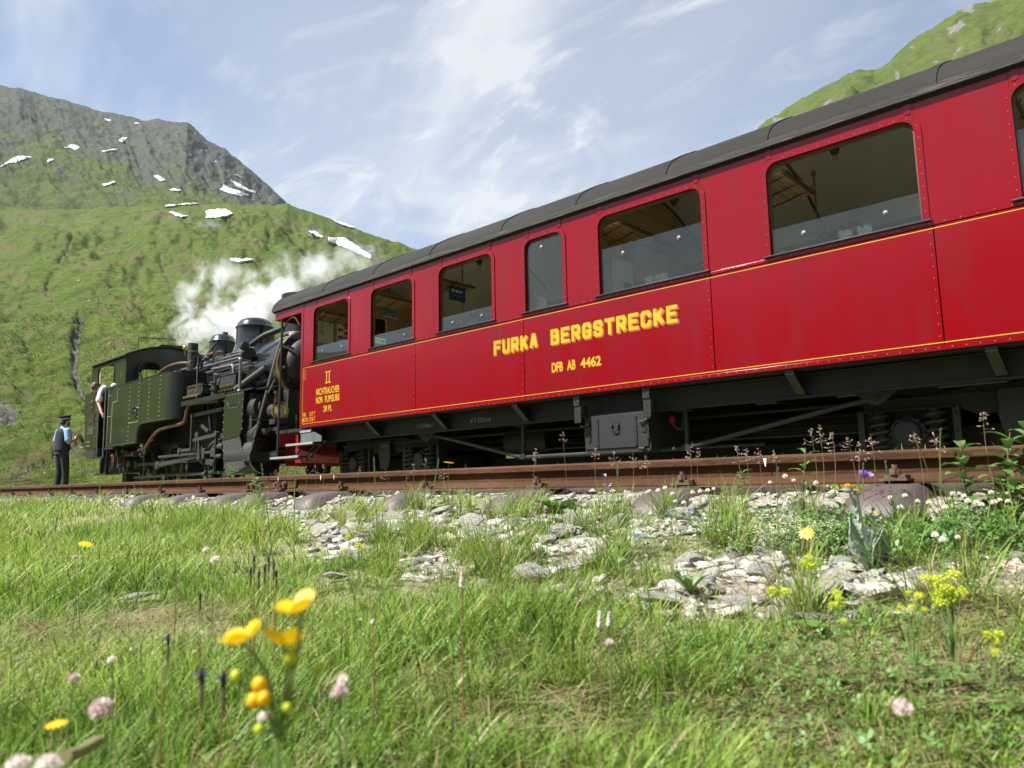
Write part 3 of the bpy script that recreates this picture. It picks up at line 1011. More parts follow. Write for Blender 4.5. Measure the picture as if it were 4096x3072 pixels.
def inpoly(x, y, poly):
    ins = np.zeros(x.shape, bool)
    n = len(poly)
    for i in range(n):
        x0, y0 = poly[i]
        x1, y1 = poly[(i + 1) % n]
        c_ = ((y0 > y) != (y1 > y)) & (x < (x1 - x0) * (y - y0) / (y1 - y0 + 1e-12) + x0)
        ins ^= c_
    return ins
TT = np.linspace(.02, 1.0, 420)
for poly in SNOW:
    poly = [(x * .7685, 300 + y * .7685) for x, y in poly]
    xs = np.array([p[0] for p in poly])
    ys = np.array([p[1] for p in poly])
    st = 3.0
    gx_ = np.arange(xs.min() - st, xs.max() + 2 * st, st)
    gy_ = np.arange(ys.min() - st, ys.max() + 2 * st, st * .75)
    PX, PY = np.meshgrid(gx_, gy_)
    wx = 5 * fbm(PX * .045, PY * .06, 3, 4)
    wy = 4 * fbm(PX * .045, PY * .06, 3, 6)
    ins = inpoly(PX + wx, PY + wy, poly)
    d = np.stack([(PX - 2048) / 2950, (PY - 1536) / 2950, np.ones_like(PX)], -1) @ RW.T
    az = np.degrees(np.arctan2(d[..., 0], d[..., 1]))
    el = np.degrees(np.arctan2(d[..., 2], np.hypot(d[..., 0], d[..., 1])))
    V = np.zeros(d.shape)
    for fn in (hillB, hillA):
        rr, z_ = fn(az[..., None] + 0 * TT, TT + 0 * az[..., None])
        e_ = np.degrees(np.arctan2(z_, rr))
        hit = e_ >= el[..., None]
        k = hit.argmax(-1)
        ok = hit.any(-1)
        k0 = np.maximum(k - 1, 0)
        r_ = np.take_along_axis(rr, k[..., None], -1)[..., 0]
        if fn is hillA:
            use = ok
        else:
            use = np.ones_like(ok)
        P3 = np.stack([r_ * np.sin(az * D2R), r_ * np.cos(az * D2R), r_ * np.tan(el * D2R)], -1)
        V = np.where(use[..., None], P3, V)
    # one hill per patch: neighbours that jump to another ridge are dropped
    dist = np.linalg.norm(V, axis=-1)
    med = np.median(dist[ins]) if ins.any() else 1
    ins &= np.abs(dist / med - 1) < .35
    V = V * (1 - 1.6 / np.maximum(dist, 5))[..., None]
    V[..., 2] += .25
    h_, w_ = PX.shape
    cell = ins[:-1, :-1] & ins[1:, :-1] & ins[:-1, 1:] & ins[1:, 1:]
    i0 = (np.arange(h_ - 1)[:, None] * w_ + np.arange(w_ - 1)[None, :])[cell]
    if len(i0) < 2:
        continue
    q = np.stack([i0, i0 + 1, i0 + w_ + 1, i0 + w_], 1)
    used, inv = np.unique(q.ravel(), return_inverse=True)
    me = np_mesh("snow_patch", V.reshape(-1, 3)[used], inv.reshape(-1, 4))
    o = put("snow_patch", me, "snow", hill_green if med < 450 else hill_peak)
    md = o.modifiers.new("thickness", 'SOLIDIFY')
    md.thickness = 0.5

# thin mountain haze filling the valley air
hz = bpy.data.materials.new("haze")
hz.use_nodes = True
hz.node_tree.nodes.remove(hz.node_tree.nodes["Principled BSDF"])
hv = hz.node_tree.nodes.new("ShaderNodeVolumePrincipled")
hv.inputs["Color"].default_value = (.86, .92, 1.0, 1)
hv.inputs["Density"].default_value = 0.00006
hv.inputs["Anisotropy"].default_value = 0.2
hz.node_tree.links.new(hv.outputs[0], hz.node_tree.nodes["Material Output"].inputs["Volume"])
MATS["haze"] = hz
tag(MB().box(-1500, 1300, -1400, 1400, -14, 620).build("haze", "haze", None, 0), "thin blue mountain haze filling the valley", kind="stuff")

# ---------------------------------------------------------------- tracks
def rail_profile(yc, zb, h, hw=.029, fw=.052, web=.0075):
    hh = h * .26
    return [(yc - fw, zb), (yc + fw, zb), (yc + fw, zb + .008), (yc + web + .008, zb + .022), (yc + web, zb + .035), (yc + web, zb + h - hh - .012),
            (yc + hw, zb + h - hh), (yc + hw, zb + h - .008), (yc + hw - .01, zb + h), (yc - hw + .01, zb + h), (yc - hw, zb + h - .008), (yc - hw, zb + h - hh),
            (yc - web, zb + h - hh - .012), (yc - web, zb + .035), (yc - web - .008, zb + .022), (yc - fw, zb + .008)]
RY = 2.782
RZB = -.022
RH = .113
track = empty("railway_track", (-5, 3.3, -.1), "rusty narrow-gauge track on steel sleepers nearest the meadow", kind="structure")
for yc in (RY, RY + 1.06):
    for x0, x1 in ((-34, -5.014), (-5.006, 5)):
        mb = MB().plate(rail_profile(yc, RZB, RH), [], 'x', x0, x1)
        r_ = mb.build("rail", "rail_rust", track, smooth=30)
        mb = MB()
        mb.plate([(yc - .019, RZB + RH - .001), (yc + .019, RZB + RH - .001), (yc + .019, RZB + RH + .0012), (yc - .019, RZB + RH + .0012)], [], 'x', x0, x1)
        mb.build("running_surface", "rail_top", r_)
# fish plate with its bolts at the joint
fp = MB()
fp.plate([(RY - .0095, RZB + .024), (RY - .028, RZB + .022), (RY - .026, RZB + .030), (RY - .020, RZB + .045), (RY - .020, RZB + .066), (RY - .024, RZB + .076), (RY - .0095, RZB + .080)], [], 'x', -5.36, -4.645)
fpo = fp.build("fish_plate", "rail_rust", track, bevel=.002)
for bx_ in (-5.24, -5.12, -4.90, -4.78):
    b_ = MB().cyl((bx_, RY - .019, RZB + .054), (bx_, RY - .034, RZB + .054), .021, n=6)
    b_.cyl((bx_, RY - .034, RZB + .054), (bx_ + .004, RY - .050, RZB + .055), .011, n=10)
    b_.build("bolt", "rust_bolt", fpo)
# bird lime splashed on the rail head
for k, (px, w_) in enumerate(((1283, .006), (1336, .004), (3063, .006), (1113, .004))):
    p_ = at(px, 1900, 2.7525)
    mb = MB()
    x_ = p_.x
    mb.add([(x_ - w_, 2.7528, .089), (x_ + w_ * 1.2, 2.7528, .089), (x_ + w_ * .9, 2.7526, .075), (x_ + w_ * .4, 2.7526, .058), (x_, 2.7526, .058), (x_ - w_ * .5, 2.7526, .074)], [(0, 1, 2, 3, 4, 5)])
    for v_ in range(len(mb.v)):
        mb.v[v_] = (mb.v[v_][0], 2.7522 - .0008, mb.v[v_][2] - .008)
    mb.build("white_splash", "chalk", track)

def sleeper_mesh():
    prof0 = [(-.135, -.105), (-.120, -.060), (-.082, -.012), (-.060, 0), (.060, 0), (.082, -.012), (.120, -.060), (.135, -.105)]
    secs = []
    for y, sc, dz in ((-.92, .62, -.155), (-.905, .80, -.095), (-.875, .95, -.055), (-.83, 1.04, -.030), (-.76, 1.08, -.012), (-.68, 1.0, -.002), (-.58, .96, 0), (0, .94, 0.0), (.58, .96, 0), (.68, 1, -.002),
                      (.76, 1.08, -.012), (.83, 1.04, -.030), (.875, .95, -.055), (.905, .8, -.095), (.92, .62, -.155)):
        secs.append([(px * sc, y, max(pz + dz, -.20)) for px, pz in prof0])
    mb = MB()
    n = len(prof0)
    V = [p for s_ in secs for p in s_]
    F = []
    for k in range(len(secs) - 1):
        for i in range(n - 1):
            F.append((k * n + i, k * n + i + 1, (k + 1) * n + i + 1, (k + 1) * n + i))
    F += [tuple(range(n)), tuple(range((len(secs) - 1) * n, len(secs) * n))]
    mb.add(V, F)
    return mb.mesh("sleeper", 60)
SL = sleeper_mesh()
SL.materials.append(MATS["sleeper_steel"])
def clip_mesh(sgn):
    mb = MB()
    mb.box(-.045, .045, -.052 * sgn - .03, -.052 * sgn + .03, 0, .008)
    mb.box(-.035, .035, -.045 * sgn - .022, -.045 * sgn + .022, .008, .020)
    mb.cyl((0, -.058 * sgn, .020), (0, -.058 * sgn, .040), .019, n=6)
    mb.cyl((0, -.058 * sgn, .040), (0, -.058 * sgn, .054), .010, n=10)
    me = mb.mesh("clip", 30)
    me.materials.append(MATS["rust_bolt"])
    return me
CL = [clip_mesh(1), clip_mesh(-1)]
sl_x = [0.90, 0.07, -.76, -1.58, -2.385, -3.20, -4.02, -4.79, -5.23] + [-6.04 - .81 * k for k in range(24)]
yc_t = RY + .53
for k, x_ in enumerate(sl_x):
    s_ = bpy.data.objects.new("sleeper", SL)
    COL.objects.link(s_)
    s_.parent = track
    s_.location = Vector((x_, yc_t, RZB - .004)) - ORG[track]
    s_.rotation_euler = (random.uniform(-.008, .008), 0, random.uniform(-.02, .02))
    for j in (0, 1) if x_ > -12 else ():
        c_ = bpy.data.objects.new("rail_clip", CL[j])
        COL.objects.link(c_)
        c_.parent = s_
        c_.location = (0, -.53 - (.012 if j == 0 else -.012), .010)
        c_.rotation_euler = (0, 0, random.uniform(-.12, .12))
# the track the train stands on
track2 = empty("railway_track", (-8, 7.4, -.1), "track under the train, partly hidden behind the near rail", kind="structure")
for yc in (6.87, 7.93):
    MB().plate(rail_profile(yc, -.03, .12), [], 'x', -60, 8).build("rail", "rail_rust", track2, smooth=30)
for yc in (7.33, 7.42):
    MB().box(-60, 8, yc, yc + .03, -.01, .10).build("rack_bar", "rail_rust", track2)
for k in range(36):
    s_ = bpy.data.objects.new("sleeper", SL)
    COL.objects.link(s_)
    s_.parent = track2
    s_.location = Vector((2.2 - .81 * k, 7.4, -.035)) - ORG[track2]

# ---------------------------------------------------------------- stones
def rock_mesh(seed, flat=.55, npts=16, rough=.035):
    rg = random.Random(seed)
    bm = bmesh.new()
    for i in range(npts):
        v = Vector((rg.gauss(0, 1), rg.gauss(0, 1), rg.gauss(0, 1))).normalized()
        k = rg.uniform(.80, 1.0)
        bm.verts.new((v.x * k * rg.uniform(.9, 1.05), v.y * k * .75, v.z * k * flat))
    bmesh.ops.convex_hull(bm, input=bm.verts)
    bmesh.ops.delete(bm, geom=[v for v in bm.verts if not v.link_faces], context='VERTS')
    bmesh.ops.triangulate(bm, faces=bm.faces)
    bmesh.ops.subdivide_edges(bm, edges=bm.edges, cuts=1, use_grid_fill=True)
    bmesh.ops.smooth_vert(bm, verts=bm.verts, factor=.32, use_axis_x=True, use_axis_y=True, use_axis_z=True)
    bmesh.ops.subdivide_edges(bm, edges=bm.edges, cuts=1, use_grid_fill=True)
    bmesh.ops.triangulate(bm, faces=bm.faces)
    for v in bm.verts:
        n_ = v.co.normalized()
        v.co *= .5 * (1 + rg.uniform(-rough, rough))
    bmesh.ops.recalc_face_normals(bm, faces=bm.faces)
    me = bpy.data.meshes.new("stone")
    bm.to_mesh(me)
    bm.free()
    me.polygons.foreach_set("use_smooth", [True] * len(me.polygons))
    me.set_sharp_from_angle(angle=radians(28))
    me.materials.append(MATS["rock"])
    return me
ROCKS = [rock_mesh(100 + i, (.32, .42, .56)[i % 3], 13 + i % 5) for i in range(14)]
ballast = empty("ballast_shoulder", (-2, 2, -.2), "bed of broken pale stones along the sleeper ends", kind="structure")
def place_stone(x, y, s, parent=None, sink=.25, name="stone", tilt=.35, k=None, rz=None):
    me = ROCKS[random.randrange(len(ROCKS))] if k is None else ROCKS[k]
    o = bpy.data.objects.new(name, me)
    COL.objects.link(o)
    z = float(g(x, y)) + s * (.28 - sink)
    p = Vector((x, y, z))
    if parent is not None:
        o.parent = parent
        p = p - ORG[parent]
    o.location = p
    o.scale = (s, s * random.uniform(.8, 1.2), s * random.uniform(.75, 1.1))
    o.rotation_euler = (random.uniform(-tilt, tilt), random.uniform(-tilt, tilt), random.uniform(0, 6.28) if rz is None else rz)
    return o
def sleeper_near(x, y):
    return y > 2.30 and min(abs(x - sx) for sx in sl_x) < .15
taken = []
cnt = 0
tries = 0
while cnt < 300 and tries < 60000:
    tries += 1
    x = random.uniform(-6.0, .55) if random.random() < .3 else random.uniform(-2.9, .5)
    y = random.uniform(1.15, 2.55)
    if random.random() > float(stone_mask(x, y)) or sleeper_near(x, y):
        continue
    big = cnt < 110
    s = random.uniform(.10, .175) if big else random.uniform(.06, .115)
    if y > 2.25:
        s *= .75
    if any((x - a) ** 2 + (y - b) ** 2 < (.30 * (s + c_)) ** 2 for a, b, c_ in taken):
        continue
    taken.append((x, y, s))
    place_stone(x, y, s, ballast, sink=random.uniform(.12, .34), rz=random.gauss(.3, .7))
    cnt += 1
# more of the same stone, past the three hundred largest
MV = []
for me in ROCKS:
    co = np.empty(len(me.vertices) * 3, np.float32)
    me.vertices.foreach_get("co", co)
    me.calc_loop_triangles()
    tr_ = np.empty(len(me.loop_triangles) * 3, np.int32)
    me.loop_triangles.foreach_get("vertices", tr_)
    MV.append((co.reshape(-1, 3), tr_.reshape(-1, 3)))
VV = []
FF = []
off = 0
for i in range(2600):
    x = random.uniform(-7, .6)
    y = random.uniform(1.15, 2.6)
    if random.random() > float(stone_mask(x, y)) or sleeper_near(x, y):
        continue
    b, f = MV[random.randrange(len(MV))]
    s = random.uniform(.045, .11) * (1 if y < 2.2 else .8)
    a = random.uniform(0, 6.28)
    R_ = np.array([[cos(a), -sin(a), 0], [sin(a), cos(a), 0], [0, 0, 1]])
    VV.append((b * s * np.array([1.15, 1, .8])) @ R_.T + np.array([x, y, float(g(x, y)) + s * random.uniform(-.05, .12)]))
    FF.append(f + off)
    off += len(b)
ms_ = put("stones", np_mesh("stones", np.concatenate(VV), None, np.concatenate(FF), smooth=True), "rock", ballast)
ms_.data.set_sharp_from_angle(angle=radians(28))
tag(ms_, kind="stuff")
# smaller broken stone between them, too many to count
base = []
for me in ROCKS[:6]:
    co = np.empty(len(me.vertices) * 3, np.float32)
    me.vertices.foreach_get("co", co)
    bm = bmesh.new()
    rg = random.Random(len(base))
    for i in range(9):
        v = Vector((rg.gauss(0, 1), rg.gauss(0, 1), rg.gauss(0, 1))).normalized() * .5
        bm.verts.new((v.x, v.y * .8, v.z * .6))
    bmesh.ops.convex_hull(bm, input=bm.verts)
    bmesh.ops.triangulate(bm, faces=bm.faces)
    bm.verts.index_update()
    base.append((np.array([v.co for v in bm.verts]), np.array([[v.index for v in f.verts] for f in bm.faces])))
    bm.free()
def chips(n, sampler, smin, smax, name, parent, mname="rock"):
    VV = []
    FF = []
    off = 0
    for i in range(n):
        q = sampler()
        if q is None:
            continue
        x, y = q
        b, f = base[random.randrange(6)]
        s = random.uniform(smin, smax) * random.uniform(.6, 1)
        a = random.uniform(0, 6.28)
        R_ = np.array([[cos(a), -sin(a), 0], [sin(a), cos(a), 0], [0, 0, 1]])
        VV.append((b * s) @ R_.T + np.array([x, y, float(g(x, y)) + s * .12]))
        FF.append(f + off)
        off += len(b)
    me = np_mesh(name, np.concatenate(VV), None, np.concatenate(FF), smooth=False)
    o = put(name, me, mname, parent)
    tag(o, kind="stuff")
    return o
def samp1():
    x = random.uniform(-9, .8)
    y = random.uniform(1.15, 2.65)
    return (x, y) if random.random() < float(stone_mask(x, y)) and not sleeper_near(x, y) else None
def samp2():
    return (random.uniform(-14, 2), random.uniform(2.5, 4.6))
def samp3():
    return (random.uniform(-24, 1), random.uniform(5.2, 10.2))
chips(7000, samp1, .025, .075, "stone_chips", ballast)
chips(1200, samp2, .03, .08, "track_stones", ballast)
chips(1400, samp3, .04, .16, "track_stones", ballast)
# pale stones strewn over the lower hillside
VV = []
FF = []
off = 0
for i in range(900):
    a_ = random.uniform(-82, -52)
    t_ = random.random() ** 1.5 * .8
    if float(fbm(a_ * .5, t_ * 9, 3, 29)) < -.05:
        continue
    r_, z_ = hillA(np.array([a_]), np.array([t_]))
    r_ = float(r_[0])
    b, f = base[random.randrange(6)]
    s = random.uniform(.0022, .0065) * r_ * random.uniform(.5, 1)
    VV.append(b * s * np.array([1.3, 1.3, .8]) + np.array([r_ * sin(a_ * D2R), r_ * cos(a_ * D2R), float(z_[0]) + s * .1]))
    FF.append(f + off)
    off += len(b)
tag(put("hillside_stones", np_mesh("hillside_stones", np.concatenate(VV), None, np.concatenate(FF), smooth=False), "rock"), "pale stones strewn over the lower green hillside", kind="stuff")
# loose rocks lying in the meadow
def lone(px, py, wpx, label, k=0, sink=.15, rz=0.0, sc=(1, 1, 1)):
    p = on_ground(px, py)
    s = wpx / 2950 * (RW.T @ np.array(p))[2]
    o = place_stone(p.x, p.y, s, None, min(sink, .12), "rock", .12, k, rz)
    o.scale = (s * sc[0], s * sc[1], s * sc[2])
    tag(o, label, "rock", "loose rocks in the meadow")
    return p
ROCKPOS = []
for a in ((545, 2410, 150, "long grey rock lying in thin grass at the left of the meadow", 3, .25, .75, (1.25, .8, .7)),
          (440, 2395, 70, "small flat stone touching the left tip of the long grey rock", 5, .25, .7, (1.3, .8, .5)),
          (610, 2448, 60, "small pale chip lying just right of the long grey rock", 1, .2, .5, (1.3, .7, .5)),
          (1350, 2330, 165, "rounded cream rock in the grass behind the tallest buttercup", 6, .22, .5, (1, .8, .8)),
          (1680, 2270, 130, "pale boulder at the grassy left edge of the stones", 8, .25, .6, (1.1, .8, .8)),
          (1725, 2415, 100, "small buff stone half sunk in grass left of the white spike", 2, .25, .6, (1.2, .8, .5)),
          (3260, 2500, 190, "white flat rock in the grass below the grey-leaved plant", 9, .3, .6, (1.1, .8, .6)),
          (3130, 2920, 150, "blurred pale stone in bare soil at the bottom right", 4, .3, .4, (1, .8, .6)),
          (3350, 2830, 110, "small grey stone beside the pink clover head at bottom right", 10, .3, .9, (1.2, .8, .5)),
          (3980, 2130, 230, "speckled granite slab at the right edge below the leafy plant", 7, .2, .55, (1.1, .8, .62)),
          (2760, 2085, 190, "pale rock with blue forget-me-nots in front of a sleeper", 11, .2, .6, (1.1, .8, .7))):
    p_ = lone(*a)
    ROCKPOS.append((p_.x, p_.y, a[2] / 2950 * float((RW.T @ np.array(p_))[2])))

# ================================================================ COACH
YS = 6.05      # near side of the coach body
YF = 8.75      # far side
YC = 7.40
coach = empty("passenger_coach", (-4.9, YC, .09), "long red four-axle railway coach with yellow lettering and dark roof", "railway coach")
XL, XR = -10.10, .36
WIN = [(-9.76, -8.84), (-8.30, -7.39), (-6.87, -5.92), (-5.40, -4.845), (-4.37, -3.18), (-2.55, -1.36), (-.74, .12)]
WZ0, WZ1 = 1.915, 2.735
PANE_TOP = [2.14, 2.09, 2.10, 2.735, 2.40, 2.15, 2.42]
SEAMS = [XL, -7.34, -5.44, -3.13, -1.30, XR]
def cbox(name, mname, *b, parent=None, bevel=0.0):
    return MB().box(*b).build(name, mname, parent or coach, bevel=bevel)
for a, b in zip(SEAMS[:-1], SEAMS[1:]):
    cbox("side_panel", "red_paint", a + .0035, b - .0035, YS, YS + .02, .955, 1.858, bevel=.003)
cbox("panel_backing", "soot_black", XL + .01, XR - .01, YS + .021, YS + .03, .94, 1.90)
cbox("lower_rail", "red_paint", XL, XR, YS - .008, YS + .016, .915, .953, bevel=.003)
cbox("waist_rail", "red_paint", XL, XR, YS - .006, YS + .018, 1.862, 1.892, bevel=.003)
edges = [XL] + [v for w in WIN for v in w] + [XR]
for i in range(0, len(edges), 2):
    cbox("pier_panel", "red_paint", edges[i] + .002, edges[i + 1] - .002, YS, YS + .02, 1.894, 2.90)
for a, b in WIN:
    cbox("header_panel", "red_paint", a, b, YS - .001, YS + .02, WZ1, 2.90)
# far side, with the same windows
cbox("side_panel", "red_paint", XL, XR, YF - .03, YF, .93, 1.91)
for i in range(0, len(edges), 2):
    cbox("pier_panel", "wood_honey", edges[i], edges[i + 1], YF - .06, YF - .031, 1.05, 2.95)
cbox("header_panel", "wood_honey", XL, XR, YF - .062, YF - .032, 2.74, 3.0)
cbox("header_panel", "red_paint", XL, XR, YF - .028, YF, 2.74, 2.93)
cbox("wainscot", "wood_honey", XL, XR, YF - .064, YF - .033, 1.05, 1.91)
cbox("wainscot", "wood_honey", XL, XR, YS + .035, YS + .06, 1.05, 1.89)
# body corner post and cover strips
cbox("corner_post", "red_paint", XL - .012, XL + .05, YS - .007, YS + .03, .93, 2.90, bevel=.004)
for a, b in WIN:
    for x_ in (a + .04, b - .04):
        cbox("cover_strip", "red_paint", x_ - .022, x_ + .022, YS - .007, YS, 2.775, 2.89)
# windows
riv = MB()
for k, (a, b) in enumerate(WIN):
    ring = MB().plate(rrect(a - .045, b + .045, 1.895, WZ1 + .04, .14, 0), [rrect(a + .004, b - .004, WZ0, WZ1, .105, 0)], 'y', YS - .009, YS + .004)
    w_ = ring.build("window", "red_paint", coach)
    inner = MB().plate(rrect(a - .05, b + .05, 1.86, 2.80, 0, 0), [rrect(a + .022, b - .022, WZ0 + .004, WZ1 - .024, .09, 0)], 'y', YS + .032, YS + .058)
    inner.build("wooden_frame", "wood_dark", w_)
    MB().box(a - .06, b + .06, YS - .030, YS - .0095, 1.896, 1.910).build("sill", "underframe_light", w_, bevel=.003)
    MB().box(a - .03, b + .03, YS + .061, YS + .17, 1.885, 1.912).build("inner_ledge", "wood_honey", w_)
    pt = PANE_TOP[k]
    MB().box(a + .010, b - .010, YS + .0225, YS + .0275, WZ0 + .002, pt - (.004 if pt < 2.7 else .03)).build("pane", "window_glass", w_)
    kz = pt - .10 if pt < 2.7 else 2.60
    ks = ((a + .24 * (b - a), kz), (a + .78 * (b - a), kz)) if k != 3 else ((a + .42 * (b - a), 2.62),)
    for kx, kz in ks:
        kb = MB().lathe([(.020, 0), (.021, -.005), (.013, -.009), (.007, -.010), (.006, -.014), (.001, -.015)], (kx, YS + .0222, kz), 'y', 16)
        kb.build("knob", "galvanised", w_)
    # rivets round the frame
    out = rrect(a - .022, b + .022, 1.93, WZ1 + .018, .12, 0, 8)
    pts = []
    L_ = 0
    path = out[:]
    # walk from the bottom right up, over the top and down the left
    path = [(b + .022, 1.93)] + path[:18] + [(a - .022, 1.93)]
    acc = .05
    for (x0, z0), (x1, z1) in zip(path[:-1], path[1:]):
        l_ = math.hypot(x1 - x0, z1 - z0)
        while acc < l_:
            t_ = acc / l_
            pts.append((x0 + (x1 - x0) * t_, YS - .009, z0 + (z1 - z0) * t_))
            acc += .098
        acc -= l_
    riv.rivets(pts, (0, -1, 0), .0058, .0045)
riv.rivets([(x, YS - .006, 1.879) for x in np.arange(XL + .06, XR, .105)], (0, -1, 0), .0058, .0045)
riv.rivets([(x, YS - .008, .934) for x in np.arange(XL + .05, XR, .088)], (0, -1, 0), .0058, .0045)
for s_ in SEAMS[1:-1]:
    riv.rivets([(s_ - .026, YS, z) for z in np.arange(1.02, 1.84, .088)], (0, -1, 0), .0056, .0045)
tag(riv.build("rivets", "rivet_glint", coach), kind="stuff")
# gold lines
def gold(x0, x1, z0, z1):
    MB().box(x0, x1, YS - .0016, YS + .001, z0, z1).build("gold_line", "gold_paint", coach)
gold(XL + .055, XR, 1.835, 1.8412)
gold(XL + .055, XR, .969, .9758)
gold(XL + .055, XL + .0625, .9772, 1.8338)
# lettering
def letters(txt, x0, x1, z0, z1, th=.2, m_="gold_paint", y=YS - .0004, d=.0018, label=None, gap=.34):
    o = put("lettering", stroke_text(txt, x0, x1, z0, z1, y, th, d, gap), m_, coach)
    o["label"] = label or "yellow painted lettering reading " + txt
    return o
for txt, x0, x1 in (("FURKA", -5.91, -5.235), ("BERGSTRECKE", -5.045, -3.485)):
    letters(txt, x0 + .016, x1 + .016, 1.470, 1.640, .21, "ochre_paint", YS - .0003, .0012, "orange drop shade of the yellow letters", .24)
    letters(txt, x0 + .008, x1 + .008, 1.478, 1.648, .21, "ochre_paint", YS - .0012, .0008, "orange drop shade of the yellow letters", .24)
    letters(txt, x0, x1, 1.486, 1.656, .21, "gold_paint", YS - .0018, .0016, "large yellow letters reading " + txt, .22)
def fine_letters(txt, x0, x1, z0, z1, bold):
    o = put("lettering", text_mesh(txt, x0, x1, z0, z1, YS - .0004, bold, .0018), "gold_paint", coach)
    o["label"] = "yellow painted lettering reading " + " ".join(txt.split())
for txt, x0, x1 in (("DFB", -5.04, -4.885), ("AB", -4.83, -4.715), ("4462", -4.65, -4.385)):
    fine_letters(txt, x0, x1, 1.182, 1.290, .035)
letters("II", -9.405, -9.295, 1.540, 1.708, .22, gap=.3)
for zz_ in (1.535, 1.697):
    o = MB().box(-9.425, -9.275, YS - .0029, YS, zz_, zz_ + .015).build("lettering", "gold_paint", coach)
    o["label"] = "serif bar of the class numeral"
fine_letters("NICHTRAUCHER", -9.66, -9.045, 1.375, 1.478, .022)
fine_letters("NON", -9.66, -9.49, 1.250, 1.352, .022)
fine_letters("FUMEURS", -9.42, -9.045, 1.250, 1.352, .022)
fine_letters("28 PL", -9.465, -9.235, 1.113, 1.205, .016)
fine_letters("TARA", -10.030, -9.93, 1.078, 1.142, .016)
fine_letters("13.7 T", -9.83, -9.68, 1.078, 1.142, .016)
fine_letters("BRUTTO", -10.030, -9.865, .998, 1.062, .016)
fine_letters("17.6 T", -9.83, -9.68, .998, 1.062, .016)
MB().plate(rrect(-10.025, -9.955, 1.645, 1.795, 0, 0), [rrect(-10.017, -9.963, 1.653, 1.787, 0, 0)], 'y', YS - .0016, YS).build("lettering", "ochre_paint", coach)
MB().plate([(-10.006, 1.758), (-9.974, 1.758), (-9.974, 1.75), (-9.985, 1.75), (-9.985, 1.676), (-9.974, 1.676), (-9.974, 1.668), (-10.006, 1.668), (-10.006, 1.676), (-9.995, 1.676), (-9.995, 1.75), (-10.006, 1.75)], [], 'y', YS - .0016, YS).build("lettering", "ochre_paint", coach)

# roof
RP = [(6.018, 2.885), (6.018, 2.925), (6.04, 2.985), (6.08, 3.04), (6.15, 3.11), (6.28, 3.195), (6.44, 3.285), (6.62, 3.375), (6.82, 3.455), (7.1, 3.525), (7.4, 3.555)]
RPf = RP + [(14.8 - y, z) for y, z in RP[::-1][1:]]
inn = [(y, z) for y, z in RPf]
def shrink(P, d):
    return [(YC + (y - YC) * (1 - d / 1.4), z - d) for y, z in P]
RXL, RXR = -10.96, 1.22
rp2 = [p for p in RPf] + shrink(RPf, .035)[::-1]
roof = MB().plate(rp2, [], 'x', RXL, RXR).build("roof", "roof_felt", coach, smooth=50)
# domed end over the platform
for x_ in (-9.53, -8.26, -7.05, -5.77, -4.66, -3.55, -2.53, -1.21, .05):
    P1 = [(YC + (y - YC) * 1.005, z + .008) for y, z in RPf[1:-1]]
    rb = MB().plate(P1 + shrink(RPf[1:-1], -.001)[::-1], [], 'x', x_ - .034, x_ + .034)
    rb.build("roof_rib", "roof_felt", roof, bevel=.006)
MB().box(RXL - .004, RXR, 6.000, 6.017, 2.872, 2.932).build("eave_board", "eave_wood", roof, bevel=.004)
MB().box(RXL, RXR, 8.783, 8.800, 2.872, 2.932).build("eave_board", "eave_wood", roof)
endp = [(y, z) for y, z in RPf[1:-1]]
MB().plate([(6.03, 2.88)] + [(y, z - .02) for y, z in endp[1:-1]] + [(8.77, 2.88)], [], 'x', RXL + .02, RXL + .05).build("roof_end", "roof_felt", roof)
MB().plate([(y, z + .012) for y, z in [(6.01, 2.90)] + endp[1:-1] + [(8.79, 2.90)]] + [(y, z - .028) for y, z in ([(6.03, 2.90)] + endp[1:-1] + [(8.77, 2.90)])[::-1]], [], 'x', RXL - .025, RXL + .035).build("roof_lip", "roof_felt", roof, bevel=.008)
# inside
CE = shrink(RPf, .10)[1:-1]
MB().plate(CE + shrink(CE, .02)[::-1], [], 'x', XL + .02, XR - .02).build("ceiling", "ceiling_paint", coach, smooth=60)
cbox("floor", "floor_lino", XL, XR, YS + .04, YF - .04, .97, 1.05)
def end_wall(x0, x1, nm):
    P = [(YS + .06, 1.05), (YF - .065, 1.05), (YF - .065, 2.92)] + [(y, z - .005) for y, z in CE[::-1][1:-1]] + [(YS + .06, 2.92)]
    MB().plate(P, [rrect(7.16, 7.66, 1.95, 2.86, .06, 0)], 'x', x0, x1).build(nm, "wood_honey", coach)
end_wall(XL + .01, XL + .05, "end_wall")
end_wall(XR - .06, XR - .02, "end_wall")
# partition with door opening between the two compartments
P = [(YS + .06, 1.05), (7.05, 1.05), (7.05, 2.75), (7.75, 2.75), (7.75, 1.05), (YF - .065, 1.05), (YF - .065, 2.92)] + [(y, z - .005) for y, z in CE[::-1][1:-1]] + [(YS + .06, 2.92)]
MB().plate(P, [], 'x', -4.62, -4.58).build("partition", "wood_honey", coach)
